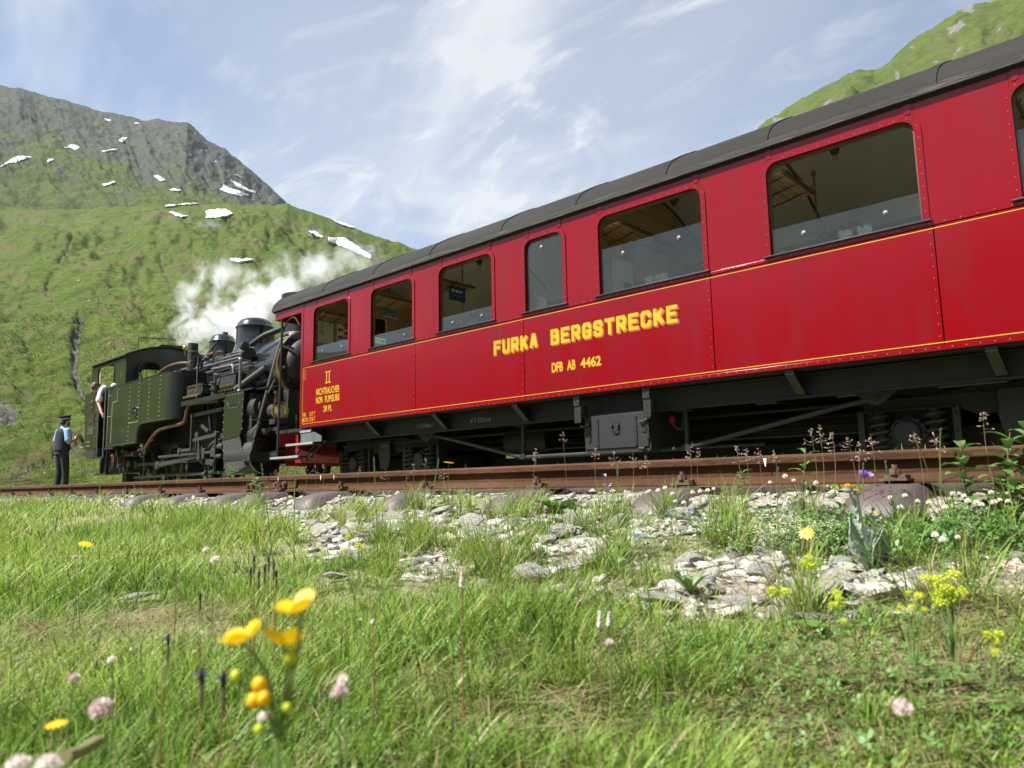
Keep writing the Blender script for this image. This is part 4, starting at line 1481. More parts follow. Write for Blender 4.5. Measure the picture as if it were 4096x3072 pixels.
# arched ceiling moulding
for x_ in (-4.55, -3.0, -7.2):
    MB().plate([(y, z - .018) for y, z in CE] + [(y, z - .036) for y, z in CE[::-1]], [], 'x', x_, x_ + .03).build("ceiling_moulding", "wood_dark", coach)
def rack(xb, xf, y0, y1):
    r_ = MB()
    r_.bar((xf, y0, 2.665), (xf, y1, 2.665), .022, .03)
    for y_ in (y0 + .10, (y0 + y1) / 2, y1 - .10):
        r_.tube([(xb, y_, 2.60), (xb + (xf - xb) * .4, y_, 2.62), (xf, y_, 2.675), (xf + (.02 if xf > xb else -.02), y_, 2.71)], .008, 6)
    ro = r_.build("luggage_rack", "wood_dark", coach)
    n = 5
    for i in range(n):
        x_ = xb + (xf - xb) * (i + .35) / n
        zz_ = 2.632 + .035 * i / n
        MB().box(x_ - .031, x_ + .031, y0, y1, zz_, zz_ + .012).build("slat", "wood_honey", ro)
for xb, xf in ((-10.03, -9.62), (-8.62, -8.22), (-7.38, -7.02), (-4.56, -4.15), (-2.86, -2.42), (-1.15, -.72)):
    rack(xb, xf, 6.14, 6.84)
    rack(xb, xf, 7.93, 8.66)
# seats (high wooden backs) under the racks
def seat(x, label=None):
    for y0, y1 in ((6.16, 7.0), (7.82, 8.64)):
        s_ = MB()
        s_.plate([(x - .015, 1.10), (x + .03, 1.10), (x + .05, 1.5), (x + .02, 2.02), (x - .02, 2.02), (x - .035, 1.5)], [], 'y', y0, y1)
        s_.box(x - .45, x - .03, y0, y1, 1.46, 1.50)
        s_.box(x + .05, x + .45, y0, y1, 1.46, 1.50)
        s_.box(x - .05, x + .05, y0 + .02, y0 + .06, 1.05, 1.46)
        s_.box(x - .05, x + .05, y1 - .06, y1 - .02, 1.05, 1.46)
        s_.build("seat", "wood_honey", coach)
for x_ in (-8.42, -7.2, -2.64, -.95):
    seat(x_)
# the pale side wing of a seat seen through the narrow window
MB().plate([(-5.62, 1.08), (-5.30, 1.08), (-5.30, 2.07), (-5.315, 2.10), (-5.36, 2.125), (-5.44, 2.15), (-5.50, 2.20), (-5.54, 2.26), (-5.62, 2.30)], [], 'y', 6.29, 6.325).build("seat_wing", "wood_light", coach, bevel=.004)
# ceiling lamps and stanchions
def lamp(x, y):
    zc = 3.39 - abs(y - YC) * .12
    l_ = MB().lathe([(.10, .02), (.11, -.014), (.08, -.045), (.048, -.065), (.05, -.095), (.04, -.125), (.034, -.15)], (x, y, zc), 'z', 16)
    lo = l_.build("ceiling_lamp", "wood_dark", coach)
    MB().sphere((x, y, zc - .185), (.032, .032, .044), 10, 8).build("bulb", "clear_glass", lo)
lamp(-2.40, 7.42)
lamp(-4.26, 7.45)
lamp(-7.55, 7.45)
lamp(-9.6, 7.35)
for x_, y_ in ((-2.74, 7.75), (-7.42, 6.98), (-7.36, 6.55)):
    MB().cyl((x_, y_, 1.05), (x_, y_, 3.33 - abs(y_ - YC) * .22), .011, n=8).cyl((x_, y_, 3.22), (x_, y_, 3.27), .03, .02, n=10).build("pole", "brass", coach)

# ---- underframe
cbox("solebar", "underframe", XL + .2, XR - .2, 6.30, 6.335, .70, .875)
MB().box(XL + .2, XR - .2, 6.25, 6.34, .685, .699).box(XL + .2, XR - .2, 6.25, 6.34, .876, .889).build("solebar_flange", "underframe", coach)
cbox("solebar", "underframe", XL + .2, XR - .2, 8.45, 8.5, .69, .89)
cbox("floor_plank", "soot_black", XL, XR, YS + .03, YF - .03, .905, .968)
for x_ in np.arange(-9.6, .2, .95):
    cbox("cross_beam", "underframe", x_ - .03, x_ + .03, 6.34, 8.45, .74, .90)
for x_ in (-9.83, -8.40, -7.00, -5.62, -2.47, -1.02):
    b_ = MB()
    b_.bar((x_, 6.075, .905), (x_, 6.075, .87), .075, .012, (0, 1, 0))
    b_.bar((x_, 6.078, .872), (x_ + .02, 6.27, .70), .075, .012, (0, 1, 1))
    b_.plate([(6.10, .905), (6.30, .905), (6.30, .70), (6.26, .70)], [], 'x', x_ - .004, x_ + .004)
    b_.build("bracket", "underframe_light", coach)
for x_ in (-4.74, -3.89):
    b_ = MB().box(x_ - .04, x_ + .04, 6.075, 6.10, .80, .905).box(x_ - .035, x_ + .055, 6.10, 6.20, .68, .80).box(x_ - .04, x_ + .045, 6.085, 6.099, .62, .80)
    bo = b_.build("hanger", "underframe_light", coach, bevel=.003)
    MB().rivets([(x_ - .015, 6.0748, .86), (x_ + .02, 6.0748, .83), (x_, 6.0848, .74), (x_, 6.0848, .66)], (0, -1, 0), .008, .006).build("bolt", "underframe_light", bo)
# truss rod
MB().tube([(-7.50, 6.42, .655), (-7.35, 6.42, .65), (-7.2, 6.42, .62), (-5.85, 6.42, .315), (-5.78, 6.42, .31), (-3.72, 6.42, .315), (-3.6, 6.42, .335), (-1.95, 6.42, .645)], .024, 10).build("truss_rod", "underframe_light", coach)
for x_ in (-5.81, -3.66):
    p_ = MB().cyl((x_, 6.42, .345), (x_, 6.42, .69), .026, n=10).box(x_ - .045, x_ + .045, 6.39, 6.45, .29, .35).box(x_ - .10, x_ + .10, 6.36, 6.45, .672, .684)
    p_.build("truss_post", "underframe_light", coach)
for x_ in (-7.52, -1.90):
    MB().plate([(x_ - .16, .684), (x_ + .16, .684), (x_ + .05, .60), (x_, .585), (x_ - .05, .60)], [], 'y', 6.38, 6.40).cyl((x_, 6.37, .645), (x_, 6.41, .645), .025, n=12).build("truss_anchor", "underframe_light", coach)
# battery box
tb = MB().plate(rrect(-4.735, -3.93, .295, .705, .012, .045), [], 'y', 6.20, 6.98).build("tool_box", "tool_box", coach, bevel=.006)
MB().box(-4.72, -3.95, 6.186, 6.1985, .345, .69).build("lid", "tool_box", tb, bevel=.004)
for x_ in (-4.56, -4.09):
    MB().box(x_ - .013, x_ + .013, 6.178, 6.1855, .36, .655).rivets([(x_, 6.178, .64), (x_, 6.178, .38), (x_, 6.178, .5)], (0, -1, 0), .008, .006).build("strap", "underframe_light", tb)
h_ = MB().box(-4.39, -4.28, 6.180, 6.1855, .53, .605).rivets([(-4.375, 6.18, .59), (-4.295, 6.18, .59), (-4.375, 6.18, .545), (-4.295, 6.18, .545)], (0, -1, 0), .007, .005)
h_.tube([(-4.37, 6.172, .57), (-4.372, 6.165, .545), (-4.355, 6.16, .525), (-4.315, 6.16, .525), (-4.298, 6.165, .545), (-4.30, 6.172, .57)], .008, 6, 3).sphere((-4.37, 6.172, .572), .013, 8, 6).sphere((-4.30, 6.172, .572), .013, 8, 6)
h_.build("handle", "underframe_light", tb)
for x_ in (-4.70, -3.985):
    MB().box(x_ - .03, x_ + .03, 6.176, 6.185, .49, .53).cyl((x_ - .055, 6.165, .585), (x_ + .03, 6.165, .60), .011, n=8).sphere((x_ + .032, 6.165, .60), .022, 8, 6).box(x_ + .02, x_ + .05, 6.176, 6.19, .42, .63).build("latch", "underframe_light", tb)
MB().cyl((-4.05, 6.172, .325), (-3.985, 6.172, .325), .018, n=10).build("hinge", "underframe_light", tb)
# brake gear and pipes in the dark under the floor
MB().cyl((-6.6, 7.1, .55), (-5.9, 7.1, .55), .20, n=20).cyl((-6.75, 7.1, .55), (-6.6, 7.1, .55), .05, n=10).build("brake_cylinder", "underframe", coach)
MB().cyl((-3.5, 7.7, .52), (-2.4, 7.7, .52), .19, n=20).build("air_tank", "underframe", coach)
MB().cyl((-9.6, 6.95, .66), (.1, 6.95, .66), .022, n=8).cyl((-9.6, 7.55, .62), (.1, 7.55, .62), .028, n=8).cyl((-8.0, 7.25, .50), (-1.8, 7.25, .50), .018, n=8).build("brake_pipe", "underframe", coach)
MB().cyl((-6.2, 6.7, .34), (-3.0, 6.7, .33), .018, n=8).cyl((-5.9, 6.9, .42), (-1.6, 6.9, .40), .015, n=8).build("brake_rod", "underframe_light", coach)
cbox("equipment_box", "underframe", -6.0, -5.0, 7.9, 8.45, .32, .72)
MB().plate([(-8.1, .70), (-1.7, .70), (-1.7, .55), (-2.5, .50), (-7.3, .50), (-8.1, .55)], [], 'y', 8.30, 8.33).build("truss_beam", "underframe", coach)
for x0, x1, z0, z1, y_ in ((-9.7, -7.75, .16, .60, 8.12), (-7.6, -6.0, .30, .62, 8.2), (-4.6, -3.75, .25, .7, 8.2), (-3.4, -2.95, .2, .7, 8.22), (-2.1, .2, .16, .62, 8.12)):
    cbox("underframe_plate", "soot_black", x0, x1, y_, y_ + .05, z0, z1)
cbox("rack_brake", "soot_black", -9.8, -7.7, 7.15, 7.65, .16, .42)
cbox("rack_brake", "soot_black", -2.05, .1, 7.15, 7.65, .16, .42)
cbox("brake_beam", "soot_black", -7.4, -2.2, 7.5, 7.56, .24, .36)
# red valve cap hanging below the floor
v_ = at(2690, 1676, 6.45)
vc = MB().lathe([(.001, .045), (.022, .042), (.036, .028), (.040, .004), (.040, -.028), (.046, -.034), (.046, -.040), (.030, -.042)], (v_.x, v_.y, v_.z), 'z', 18).build("valve_cap", "red_dark", coach)
MB().tube([(v_.x, v_.y, v_.z - .04), (v_.x + .03, v_.y + .02, v_.z - .09), (v_.x + .09, v_.y + .04, v_.z - .09), (v_.x + .10, v_.y + .05, .69)], .022, 8, 3).build("valve_pipe", "underframe_light", vc)
# stencilled dimensions on the solebar
for txt, x0, x1, z0, z1, yy in (("(-13.40m-)", -7.60, -7.27, .760, .815, 6.2995), (">7.80m<", -6.58, -6.22, .760, .815, 6.2995)):
    put("stencil", stroke_text(txt, x0, x1, z0, z1, yy, .13, .002, .25), "stencil_white", coach)
# lighter patch with a cut-out grape emblem on the solebar
ge = MB()
for i, (a_, b_) in enumerate(((-.05, .015), (-.025, .02), (0, .018), (.025, .02), (.05, .014), (-.038, -.005), (-.012, -.004), (.013, -.004), (.038, -.006), (-.025, -.028), (0, -.026), (.026, -.027), (0, -.046))):
    ge.sphere((-2.97 + a_, 6.2975, .785 + b_), (.014, .004, .013), 8, 6)
ge.plate([(-3.04, .80), (-3.07, .835), (-3.03, .83), (-3.01, .81)], [], 'y', 6.2965, 6.2995).plate([(-2.90, .80), (-2.87, .84), (-2.92, .835), (-2.94, .81)], [], 'y', 6.2965, 6.2995)
ge.build("emblem", "rubber", coach)
# bogies
def bogie(xc):
    b = MB()
    # pressed side frame, deep in the middle
    y0, y1 = 6.70, 6.735
    b.plate([(xc - 1.12, .63), (xc - 1.12, .56), (xc - .45, .56), (xc - .28, .48), (xc + .28, .48), (xc + .45, .56), (xc + 1.12, .56), (xc + 1.12, .63), (xc + .6, .655), (xc + .3, .70), (xc - .3, .70), (xc - .6, .655)], [], 'y', y0, y1)
    b.box(xc - 1.12, xc + 1.12, 6.66, 6.745, .628, .645)
    b.box(xc - 1.12, xc - .42, 6.66, 6.745, .545, .559).box(xc + .42, xc + 1.12, 6.66, 6.745, .545, .559)
    b.box(xc - 1.12, xc + 1.12, 8.06, 8.10, .50, .66)
    b.box(xc - .16, xc + .16, 6.75, 8.05, .46, .66).box(xc - 1.12, xc - 1.04, 6.75, 8.05, .50, .64).box(xc + 1.04, xc + 1.12, 6.75, 8.05, .50, .64)
    bo = b.build("bogie", "underframe", coach)
    MB().plate([(xc - .13, .66), (xc + .13, .66), (xc + .13, .42), (xc + .10, .30), (xc + .05, .25), (xc - .05, .25), (xc - .10, .30), (xc - .13, .42)], [], 'y', 6.63, 6.655).build("spring_hanger", "underframe_light", bo, bevel=.006)
    for sx in (-.78, .78):
        ax = xc + sx
        MB().plate([(ax - .20, .20), (ax + .20, .20), (ax + .13, .42), (ax + .09, .47), (ax - .09, .47), (ax - .13, .42)], [], 'y', 6.655, 6.70).lathe([(.105, 0), (.105, -.03), (.095, -.04), (.06, -.045), (.001, -.046)], (ax, 6.655, .36), 'y', 20).rivets([(ax - .09, 6.654, .44), (ax + .09, 6.654, .44), (ax - .11, 6.654, .27), (ax + .11, 6.654, .27)], (0, -1, 0), .018, .02).build("axle_box", "underframe_light", bo, bevel=.004)
        for so in (-.21, .21):
            sp_ = MB()
            cx = ax + so
            path = [(cx + .075 * cos(a_), 6.68 + .075 * sin(a_), .20 + .345 * a_ / (5.5 * 2 * pi)) for a_ in np.linspace(0, 5.5 * 2 * pi, 80)]
            sp_.tube(path, .020, 6)
            sp_.cyl((cx, 6.68, .17), (cx, 6.68, .20), .10, n=14)
            sp_.build("spring", "underframe_light", bo)
            MB().cyl((cx, 6.68, .20), (cx, 6.68, .55), .05, n=10).build("spring_core", "soot_black", bo)
        for x_ in (ax - .36, ax + .36):
            MB().box(x_ - .025, x_ + .025, 6.66, 6.70, .17, .56).rivets([(x_, 6.66, z_) for z_ in (.22, .36, .5)], (0, -1, 0), .01, .008).build("guard_iron", "underframe_light", bo)
        MB().box(ax - .42, ax + .42, 6.66, 6.72, .145, .165).build("tie_bar", "underframe", bo)
        w_ = MB()
        for yy in (6.84, 7.90):
            w_.lathe([(.36, -.07), (.345, 0), (.33, .055), (.28, .05), (.26, .02), (.09, .02), (.08, .07)], (ax, yy, .445), 'y', 32)
        w_.cyl((ax, 6.68, .445), (ax, 8.1, .445), .06, n=14)
        w_.build("wheelset", "underframe", bo)
bogie(-8.75)
bogie(-.98)
# bogie stencil
put("stencil", stroke_text(">1.60m<", -8.84, -8.66, .575, .61, 6.6295, .13, .002, .25), "stencil_white", coach)
# ---- end platform
cbox("platform_floor", "underframe", -11.0, XL, 6.15, 8.65, .88, .93)
cbox("valance", "red_paint", -10.92, -10.115, YS - .004, YS + .03, 2.735, 2.885, bevel=.004)
MB().box(-10.93, -10.905, 6.08, 8.72, 2.735, 2.885).build("valance", "red_paint", coach)
for y_ in (6.06, 8.74):
    MB().cyl((-10.715, y_, 2.74), (-10.735, y_ - .02, .49), .020, n=10).build("end_post", "underframe_light", coach)
MB().tube([(-10.70, 6.06, 2.50), (-10.55, 6.06, 2.66), (-10.35, 6.06, 2.70), (-10.2, 6.07, 2.55)], .012, 6, 4).build("corner_scroll", "underframe", coach)
for x_ in (-10.74, ):
    MB().box(x_ - .16, x_ + .1, 6.10, 6.13, .49, .50).build("post_foot", "underframe", coach)
# steps
for z_, x0, x1, y0, y1 in ((.465, -10.86, -10.03, 5.98, 6.26), (.655, -10.46, -9.70, 6.02, 6.28), (.842, -10.10, -9.80, 6.05, 6.28)):
    t_ = MB().box(x0, x1, y0 + .022, y1, z_, z_ + .022).build("step_tread", "underframe_light", coach)
    MB().box(x0 - .004, x1, y0, y0 + .021, z_ - .004, z_ + .03).build("tread_nosing", "aluminium", t_, bevel=.003)
MB().plate([(-10.09, .835), (-9.72, .835), (-9.52, .76), (-9.52, .685), (-10.09, .685)], [], 'y', 6.06, 6.075).build("step_riser", "galvanised", coach)
MB().bar((-9.60, 6.20, .70), (-9.92, 6.10, .45), .05, .016).bar((-9.95, 6.09, .447), (-10.6, 6.09, .447), .05, .014).bar((-9.75, 6.11, .645), (-9.98, 6.11, .49), .03, .012).bar((-10.42, 6.11, .645), (-10.28, 6.11, .49), .02, .012).bar((-10.15, 6.11, .645), (-10.28, 6.11, .49), .02, .012).build("step_bracket", "underframe_light", coach)
cbox("headstock", "red_dark", -11.05, -10.98, 6.55, 8.25, .62, .90)
MB().cyl((-11.3, 7.4, .70), (-10.98, 7.4, .70), .11, n=16).build("buffer", "underframe", coach)
# red guard plate low at the coach end
MB().plate([(-11.02, .42), (-9.75, .37), (-9.75, .46), (-10.2, .50), (-11.02, .66)], [], 'y', 6.52, 6.54).rivets([(-10.82, 6.52, .455), (-10.66, 6.52, .45), (-9.98, 6.52, .43), (-9.85, 6.52, .43)], (0, -1, 0), .022, .018).build("guard_plate", "red_dark", coach)

# ---- things inside the coach, seen through the windows
def poster(label, x, y0, y1, z0, z1, kind):
    p_ = empty("poster", (x, (y0 + y1) / 2, z0), label, "poster")
    MB().box(x, x + .004, y0, y1, z0, z1).build("sheet", "paper", p_)
    w_ = y1 - y0
    h_ = z1 - z0
    t_ = MB()
    rg = random.Random(3)
    if kind == 0:
        t_.box(x + .0042, x + .0052, y0 + .04, y0 + .04 + w_ * .6, z1 - .045, z1 - .035)
        for i in range(14):
            t_.box(x + .0042, x + .0052, y0 + .04, y0 + .04 + w_ * rg.uniform(.25, .36), z1 - .075 - i * .0135, z1 - .080 - i * .0135)
        for i in range(9):
            t_.box(x + .0042, x + .0052, y0 + w_ * .57, y0 + w_ * (.57 + rg.uniform(.05, .10)), z1 - .075 - i * .0145, z1 - .081 - i * .0145)
            t_.box(x + .0042, x + .0052, y0 + w_ * .75, y0 + w_ * (.75 + rg.uniform(.05, .18)), z1 - .075 - i * .0145, z1 - .079 - i * .0145)
        t_.box(x + .0042, x + .0052, y0 + .03, y1 - .03, z0 + .085, z0 + .087).box(x + .0042, x + .0052, y0 + .03, y1 - .03, z0 + .045, z0 + .047)
    else:
        for a_, b_, c_, d_ in ((.5, .95, .72, .9), (.5, .95, .46, .62), (.08, .42, .60, .72), (.08, .42, .28, .40), (.5, .9, .24, .40)):
            t_.box(x + .0042, x + .0052, y0 + w_ * a_, y0 + w_ * b_, z0 + h_ * c_, z0 + h_ * d_)
        t_.box(x + .0042, x + .0052, y0 + .03, y1 - .04, z1 - .03, z1 - .022)
    t_.build("print", "ink", p_)
poster("white timetable sheet on the end wall inside the first window", XL + .055, 6.29, 6.58, 2.285, 2.67, 0)
poster("white notice with dark photographs beside the timetable sheet", XL + .055, 6.65, 6.93, 2.285, 2.675, 1)
SX = -7.0
sg = empty("hanging_sign", (SX, 6.485, 2.415), "dark blue RIWAX card hanging from the rack in the third window", "sign")
MB().box(SX - .003, SX + .003, 6.34, 6.63, 2.415, 2.61).build("card", "sign_blue", sg)
put("print", stroke_text("RIWAX", 6.39, 6.58, 2.525, 2.568, SX + .0032, .2, .001, .3, axis='x'), "white_paint", sg)
for z_ in (2.490, 2.478):
    MB().box(SX + .003, SX + .004, 6.40, 6.58, z_, z_ + .004).build("print", "stencil_white", sg)
for y_ in (6.37, 6.60):
    MB().cyl((SX, y_, 2.61), (SX, y_, 2.655), .002, n=5).build("string", "rubber", sg)
sg2 = empty("hanging_picture", (-9.0, 6.92, 2.58), "teal picture card hanging crooked in the second window", "picture")
MB().add([(-9.0, 6.77, 2.75), (-9.0, 7.05, 2.77), (-9.0, 7.065, 2.585), (-9.0, 6.785, 2.60), (-8.996, 6.77, 2.75), (-8.996, 7.05, 2.77), (-8.996, 7.065, 2.585), (-8.996, 6.785, 2.60)],
         [(0, 1, 2, 3), (7, 6, 5, 4), (0, 4, 5, 1), (1, 5, 6, 2), (2, 6, 7, 3), (3, 7, 4, 0)]).build("card", "sign_teal", sg2)
MB().add([(-8.9955, 6.785, 2.60), (-8.9955, 7.065, 2.585), (-8.9955, 7.064, 2.60), (-8.9955, 6.784, 2.615)], [(0, 1, 2, 3)]).build("margin", "paper", sg2)
fp_ = empty("framed_picture", (-4.56, 6.9, 2.1), "silver framed print on the partition inside the fifth window", "picture")
MB().box(-4.578, -4.570, 6.55, 7.0, 2.02, 2.50).build("frame", "aluminium", fp_)
MB().box(-4.5699, -4.566, 6.57, 6.98, 2.04, 2.48).build("print", "paper", fp_)
MB().box(-4.5659, -4.565, 6.78, 6.93, 2.09, 2.24).build("photo", "ink", fp_)
# drinking glasses on the window ledges
gl = MB().lathe([(.026, 0), (.027, .004), (.031, .105), (.029, .105), (.025, .01)], (0, 0, 0), 'z', 14)
GLM = gl.mesh("drinking_glass", 40)
GLM.materials.append(MATS["clear_glass"])
for j, (wl_, xs_) in enumerate((("fifth", (-3.86, -3.81, -3.735, -3.67)), ("sixth", (-1.985, -1.935, -1.84, -1.785)))):
    for i, x_ in enumerate(xs_):
        o = bpy.data.objects.new("drinking_glass", GLM)
        COL.objects.link(o)
        o.location = (x_, YS + .11, 1.912)
        tag(o, "clear tumbler on the ledge of the %s window, %s from the left" % (wl_, ("first", "second", "third", "fourth")[i]), "glass", "tumblers on the window ledges")

# ================================================================ LOCOMOTIVE
loco = empty("steam_locomotive", (-15.7, YC, .09), "dark green rack steam tank locomotive standing in front of the red coach", "locomotive")
LY = 6.15
def lp(mb, name, m_, parent=None, bevel=0.0, smooth=35):
    return mb.build(name, m_, parent or loco, smooth, bevel)
# side tank
def arc(cx, cz, r, a0, a1, n=6):
    return [(cx + r * cos(radians(a0 + (a1 - a0) * i / n)), cz + r * sin(radians(a0 + (a1 - a0) * i / n))) for i in range(n + 1)]
lower = [(-18.75, 1.035), (-16.90, 1.035)] + arc(-16.66, 1.20, .24, 180, 90, 6) + [(-15.38, 1.44), (-15.38, 2.415), (-18.75, 2.415)]
tank = lp(MB().plate(lower, [], 'y', LY, 6.80), "side_tank", "loco_green", bevel=.006)
plan = [(-15.378, LY + .0), (-15.32, LY)] + arc(-15.32, LY + .24, .24, -90, 0, 8)[1:] + [(-15.08, 6.80), (-15.378, 6.80)]
lp(MB().plate(plan, [], 'z', 1.44, 2.415), "tank_front", "loco_dark", tank, .004, 60)
MB().box(-18.75, -15.3, LY - .006, 6.82, 2.418, 2.44).box(-15.3, -15.07, 6.3, 6.82, 2.418, 2.44).build("tank_top", "loco_dark", tank)
ut = MB()
ut.tube([(-18.74, LY - .003, 1.055), (-16.94, LY - .003, 1.055), (-16.93, LY - .003, 1.20)] + [(x, LY - .003, z) for x, z in arc(-16.66, 1.20, .27, 175, 95, 5)] + [(-15.4, LY - .003, 1.465)], .006, 6)
ut.build("beading", "loco_green_line", tank)
# underside of the tank recess
MB().plate([(-16.90, 1.03)] + arc(-16.66, 1.20, .25, 180, 90, 6) + [(-15.1, 1.43), (-15.1, 1.45), (-16.66, 1.46)] + arc(-16.66, 1.20, .23, 90, 180, 6), [], 'y', LY + .004, LY + .10).build("tank_flange", "loco_dark", tank)
rv = MB()
def rcol(x, z0, z1, n):
    rv.rivets([(x, LY, z) for z in np.linspace(z0, z1, n)], (0, -1, 0), .017, .013)
rcol(-18.45, 1.12, 2.05, 24)
rcol(-18.16, 2.08, 2.36, 7)
rv.rivets([(-18.45 + i * .055, LY, 2.06) for i in range(1, 6)], (0, -1, 0), .017, .013)
rv.rivets([(-18.70 + i * .05, LY, 1.74) for i in range(4)], (0, -1, 0), .017, .013)
rv.rivets([(-18.68, LY, 2.24), (-18.62, LY, 2.24)], (0, -1, 0), .017, .013)
rcol(-17.40, 1.12, 2.30, 13)
rcol(-16.88, 1.52, 2.34, 10)
rcol(-16.32, 1.52, 2.36, 10)
rcol(-15.74, 1.54, 2.38, 10)
rv.rivets([(-17.36 + i * .055, LY, 1.50) for i in range(9)], (0, -1, 0), .017, .013)
rcol(-18.73, 1.08, 2.38, 30)
tag(lp(rv, "rivets", "loco_rivet_glint", tank), kind="stuff")
ph = lp(MB().lathe([(.135, 0), (.13, -.02), (.10, -.022), (.10, .02)], (-17.05, LY, 1.73), 'y', 24, caps=False), "filler_ring", "loco_dark", tank)
MB().lathe([(.10, .0), (.04, -.004), (.02, -.03), (.001, -.032)], (-17.05, LY - .002, 1.73), 'y', 20).rivets([(-17.0, LY - .005, 1.75), (-17.0, LY - .005, 1.70)], (0, -1, 0), .018, .012).build("cap", "soot_black", ph)
lp(MB().box(-18.7, -15.1, 8.0, 8.65, 1.05, 2.41), "side_tank", "loco_green")
# bunker panel behind the cab door
bk = lp(MB().plate([(-20.22, 1.035), (-20.27, 1.3), (-20.40, 2.38), (-20.38, 2.42), (-19.45, 2.40), (-19.40, 1.035)], [], 'y', LY, LY + .04), "bunker_side", "loco_green", bevel=.006)
MB().box(-20.40, -19.44, LY - .008, LY + .06, 2.40, 2.425).build("bunker_edge", "loco_dark", bk)
tag(MB().rivets([(-20.30 + .10 * (1.05 - z) * .9, LY, z) for z in np.arange(1.1, 2.36, .11)] + [(-19.52, LY, z) for z in np.arange(1.1, 2.36, .22)] + [(-20.1 + i * .045, LY, 1.22) for i in range(6)] + [(-20.1 + i * .045, LY, 1.12) for i in range(6)], (0, -1, 0), .016, .013).build("rivets", "loco_rivet_glint", bk), kind="stuff")
lp(MB().box(-20.36, -18.7, 6.30, 8.5, 1.0, 1.06), "cab_floor", "soot_black")
lp(MB().plate([(-20.42, 1.05), (-20.42, 2.42), (-20.38, 2.42), (-20.25, 1.05)], [], 'y', LY + .04, 8.62), "bunker_rear", "loco_green")
lp(MB().plate(rrect(-20.12, -19.30, .82, 1.033, 0, .07), [], 'y', LY + .01, LY + .5), "step_box", "soot_black")
# plates and emblem
sh = MB().plate([(-19.99, 2.245), (-19.93, 2.225), (-19.87, 2.25), (-19.81, 2.225), (-19.74, 2.24), (-19.75, 2.11), (-19.79, 2.01), (-19.86, 1.92), (-19.93, 2.01), (-19.98, 2.11)], [], 'y', LY - .012, LY)
em = lp(sh, "emblem", "copper", bk, bevel=.004)
MB().tube([(-19.95, LY - .014, 2.20), (-19.92, LY - .014, 2.10), (-19.87, LY - .014, 2.17), (-19.82, LY - .014, 2.10), (-19.78, LY - .014, 2.20)], .012, 6).tube([(-19.90, LY - .014, 2.06), (-19.86, LY - .014, 1.97), (-19.83, LY - .014, 2.06)], .010, 6).build("relief", "soot_black", em)
npl = MB().plate(rrect(-20.05, -19.63, 1.69, 1.905, 0, 0), [rrect(-20.03, -19.65, 1.705, 1.89, 0, 0)], 'y', LY - .014, LY)
npo = lp(npl, "number_plate", "copper", bk)
MB().box(-20.03, -19.65, LY - .006, LY, 1.705, 1.89).build("plate_field", "soot_black", npo)
put("number", stroke_text("704", -19.99, -19.69, 1.73, 1.865, LY - .006, .2, .006, .3), "copper", npo)
bp_ = lp(MB().plate(rrect(-20.09, -19.63, 1.40, 1.60, 0, 0), [rrect(-20.075, -19.645, 1.413, 1.587, 0, 0)], 'y', LY - .012, LY), "builder_plate", "loco_green_line", bk)
MB().box(-20.075, -19.645, LY - .005, LY, 1.413, 1.587).build("plate_field", "grey_plate", bp_)
MB().plate(rrect(-20.06, -19.82, 1.10, 1.19, 0, 0), [rrect(-20.052, -19.828, 1.108, 1.182, 0, 0)], 'y', LY - .003, LY).build("socket_frame", "loco_green_line", bk)
# cab
cy0 = 6.34
sidew = [(-20.56, 2.43), (-19.44, 2.43), (-19.44, 2.55), (-18.93, 2.55), (-18.93, 2.43), (-18.26, 2.43), (-18.26, 3.19), (-20.62, 3.19)]
hole = rrect(-20.14, -19.02, 2.56, 3.09, .16, 0)
cs = lp(MB().plate([(-20.56, 2.30), (-20.145, 2.30), (-20.145, 2.95)] + arc(-20.0, 2.94, .15, 180, 90, 5) + arc(-19.14, 2.96, .13, 90, 0, 5) + [(-19.01, 2.40), (-18.26, 2.40), (-18.26, 3.19), (-20.60, 3.19)], [], 'y', cy0, cy0 + .03), "cab_side", "loco_green")
MB().tube([(-20.145, cy0 - .004, 2.35), (-20.145, cy0 - .004, 2.94)] + [(x, cy0 - .004, z) for x, z in arc(-20.0, 2.94, .145, 175, 95, 4) + arc(-19.14, 2.96, .13, 85, 5, 4)] + [(-19.01, cy0 - .004, 2.45)], .014, 6).build("opening_trim", "loco_dark", cs)
tag(MB().rivets([(-18.6 + a, cy0, z) for a in (0, .07) for z in (2.72, 2.78, 3.04, 3.10)] + [(-18.98 + i * .09, cy0, 2.49) for i in range(6)], (0, -1, 0), .012, .009).build("rivets", "loco_rivet_glint", cs), kind="stuff")
lp(MB().box(-19.12, -18.85, LY - .02, 6.4, 2.44, 2.465), "arm_rest", "wood_honey")
far = MB().plate([(-20.56, 2.0), (-20.145, 2.0), (-20.145, 2.95)] + arc(-20.0, 2.94, .15, 180, 90, 5) + arc(-19.14, 2.96, .13, 90, 0, 5) + [(-19.01, 2.0), (-18.26, 2.0), (-18.26, 3.19), (-20.60, 3.19)], [], 'y', 8.43, 8.46)
lp(far, "cab_side", "loco_green")
def roofz(y):
    return 3.20 + .29 * (1 - ((y - YC) / 1.12) ** 2)
ys_ = np.linspace(6.34, 8.46, 17)
top = [(y, roofz(y) - .02) for y in ys_]
def ell(cy, cz, ry, rz, n=20):
    return [(cy + ry * cos(2 * pi * i / n), cz + rz * sin(2 * pi * i / n)) for i in range(n)]
fw = MB().plate([(6.34, 2.42), (8.46, 2.42)] + top[::-1], [ell(6.845, 2.80, .26, .25), ell(7.955, 2.80, .26, .25)], 'x', -18.28, -18.25)
cf = lp(fw, "cab_front", "loco_dark")
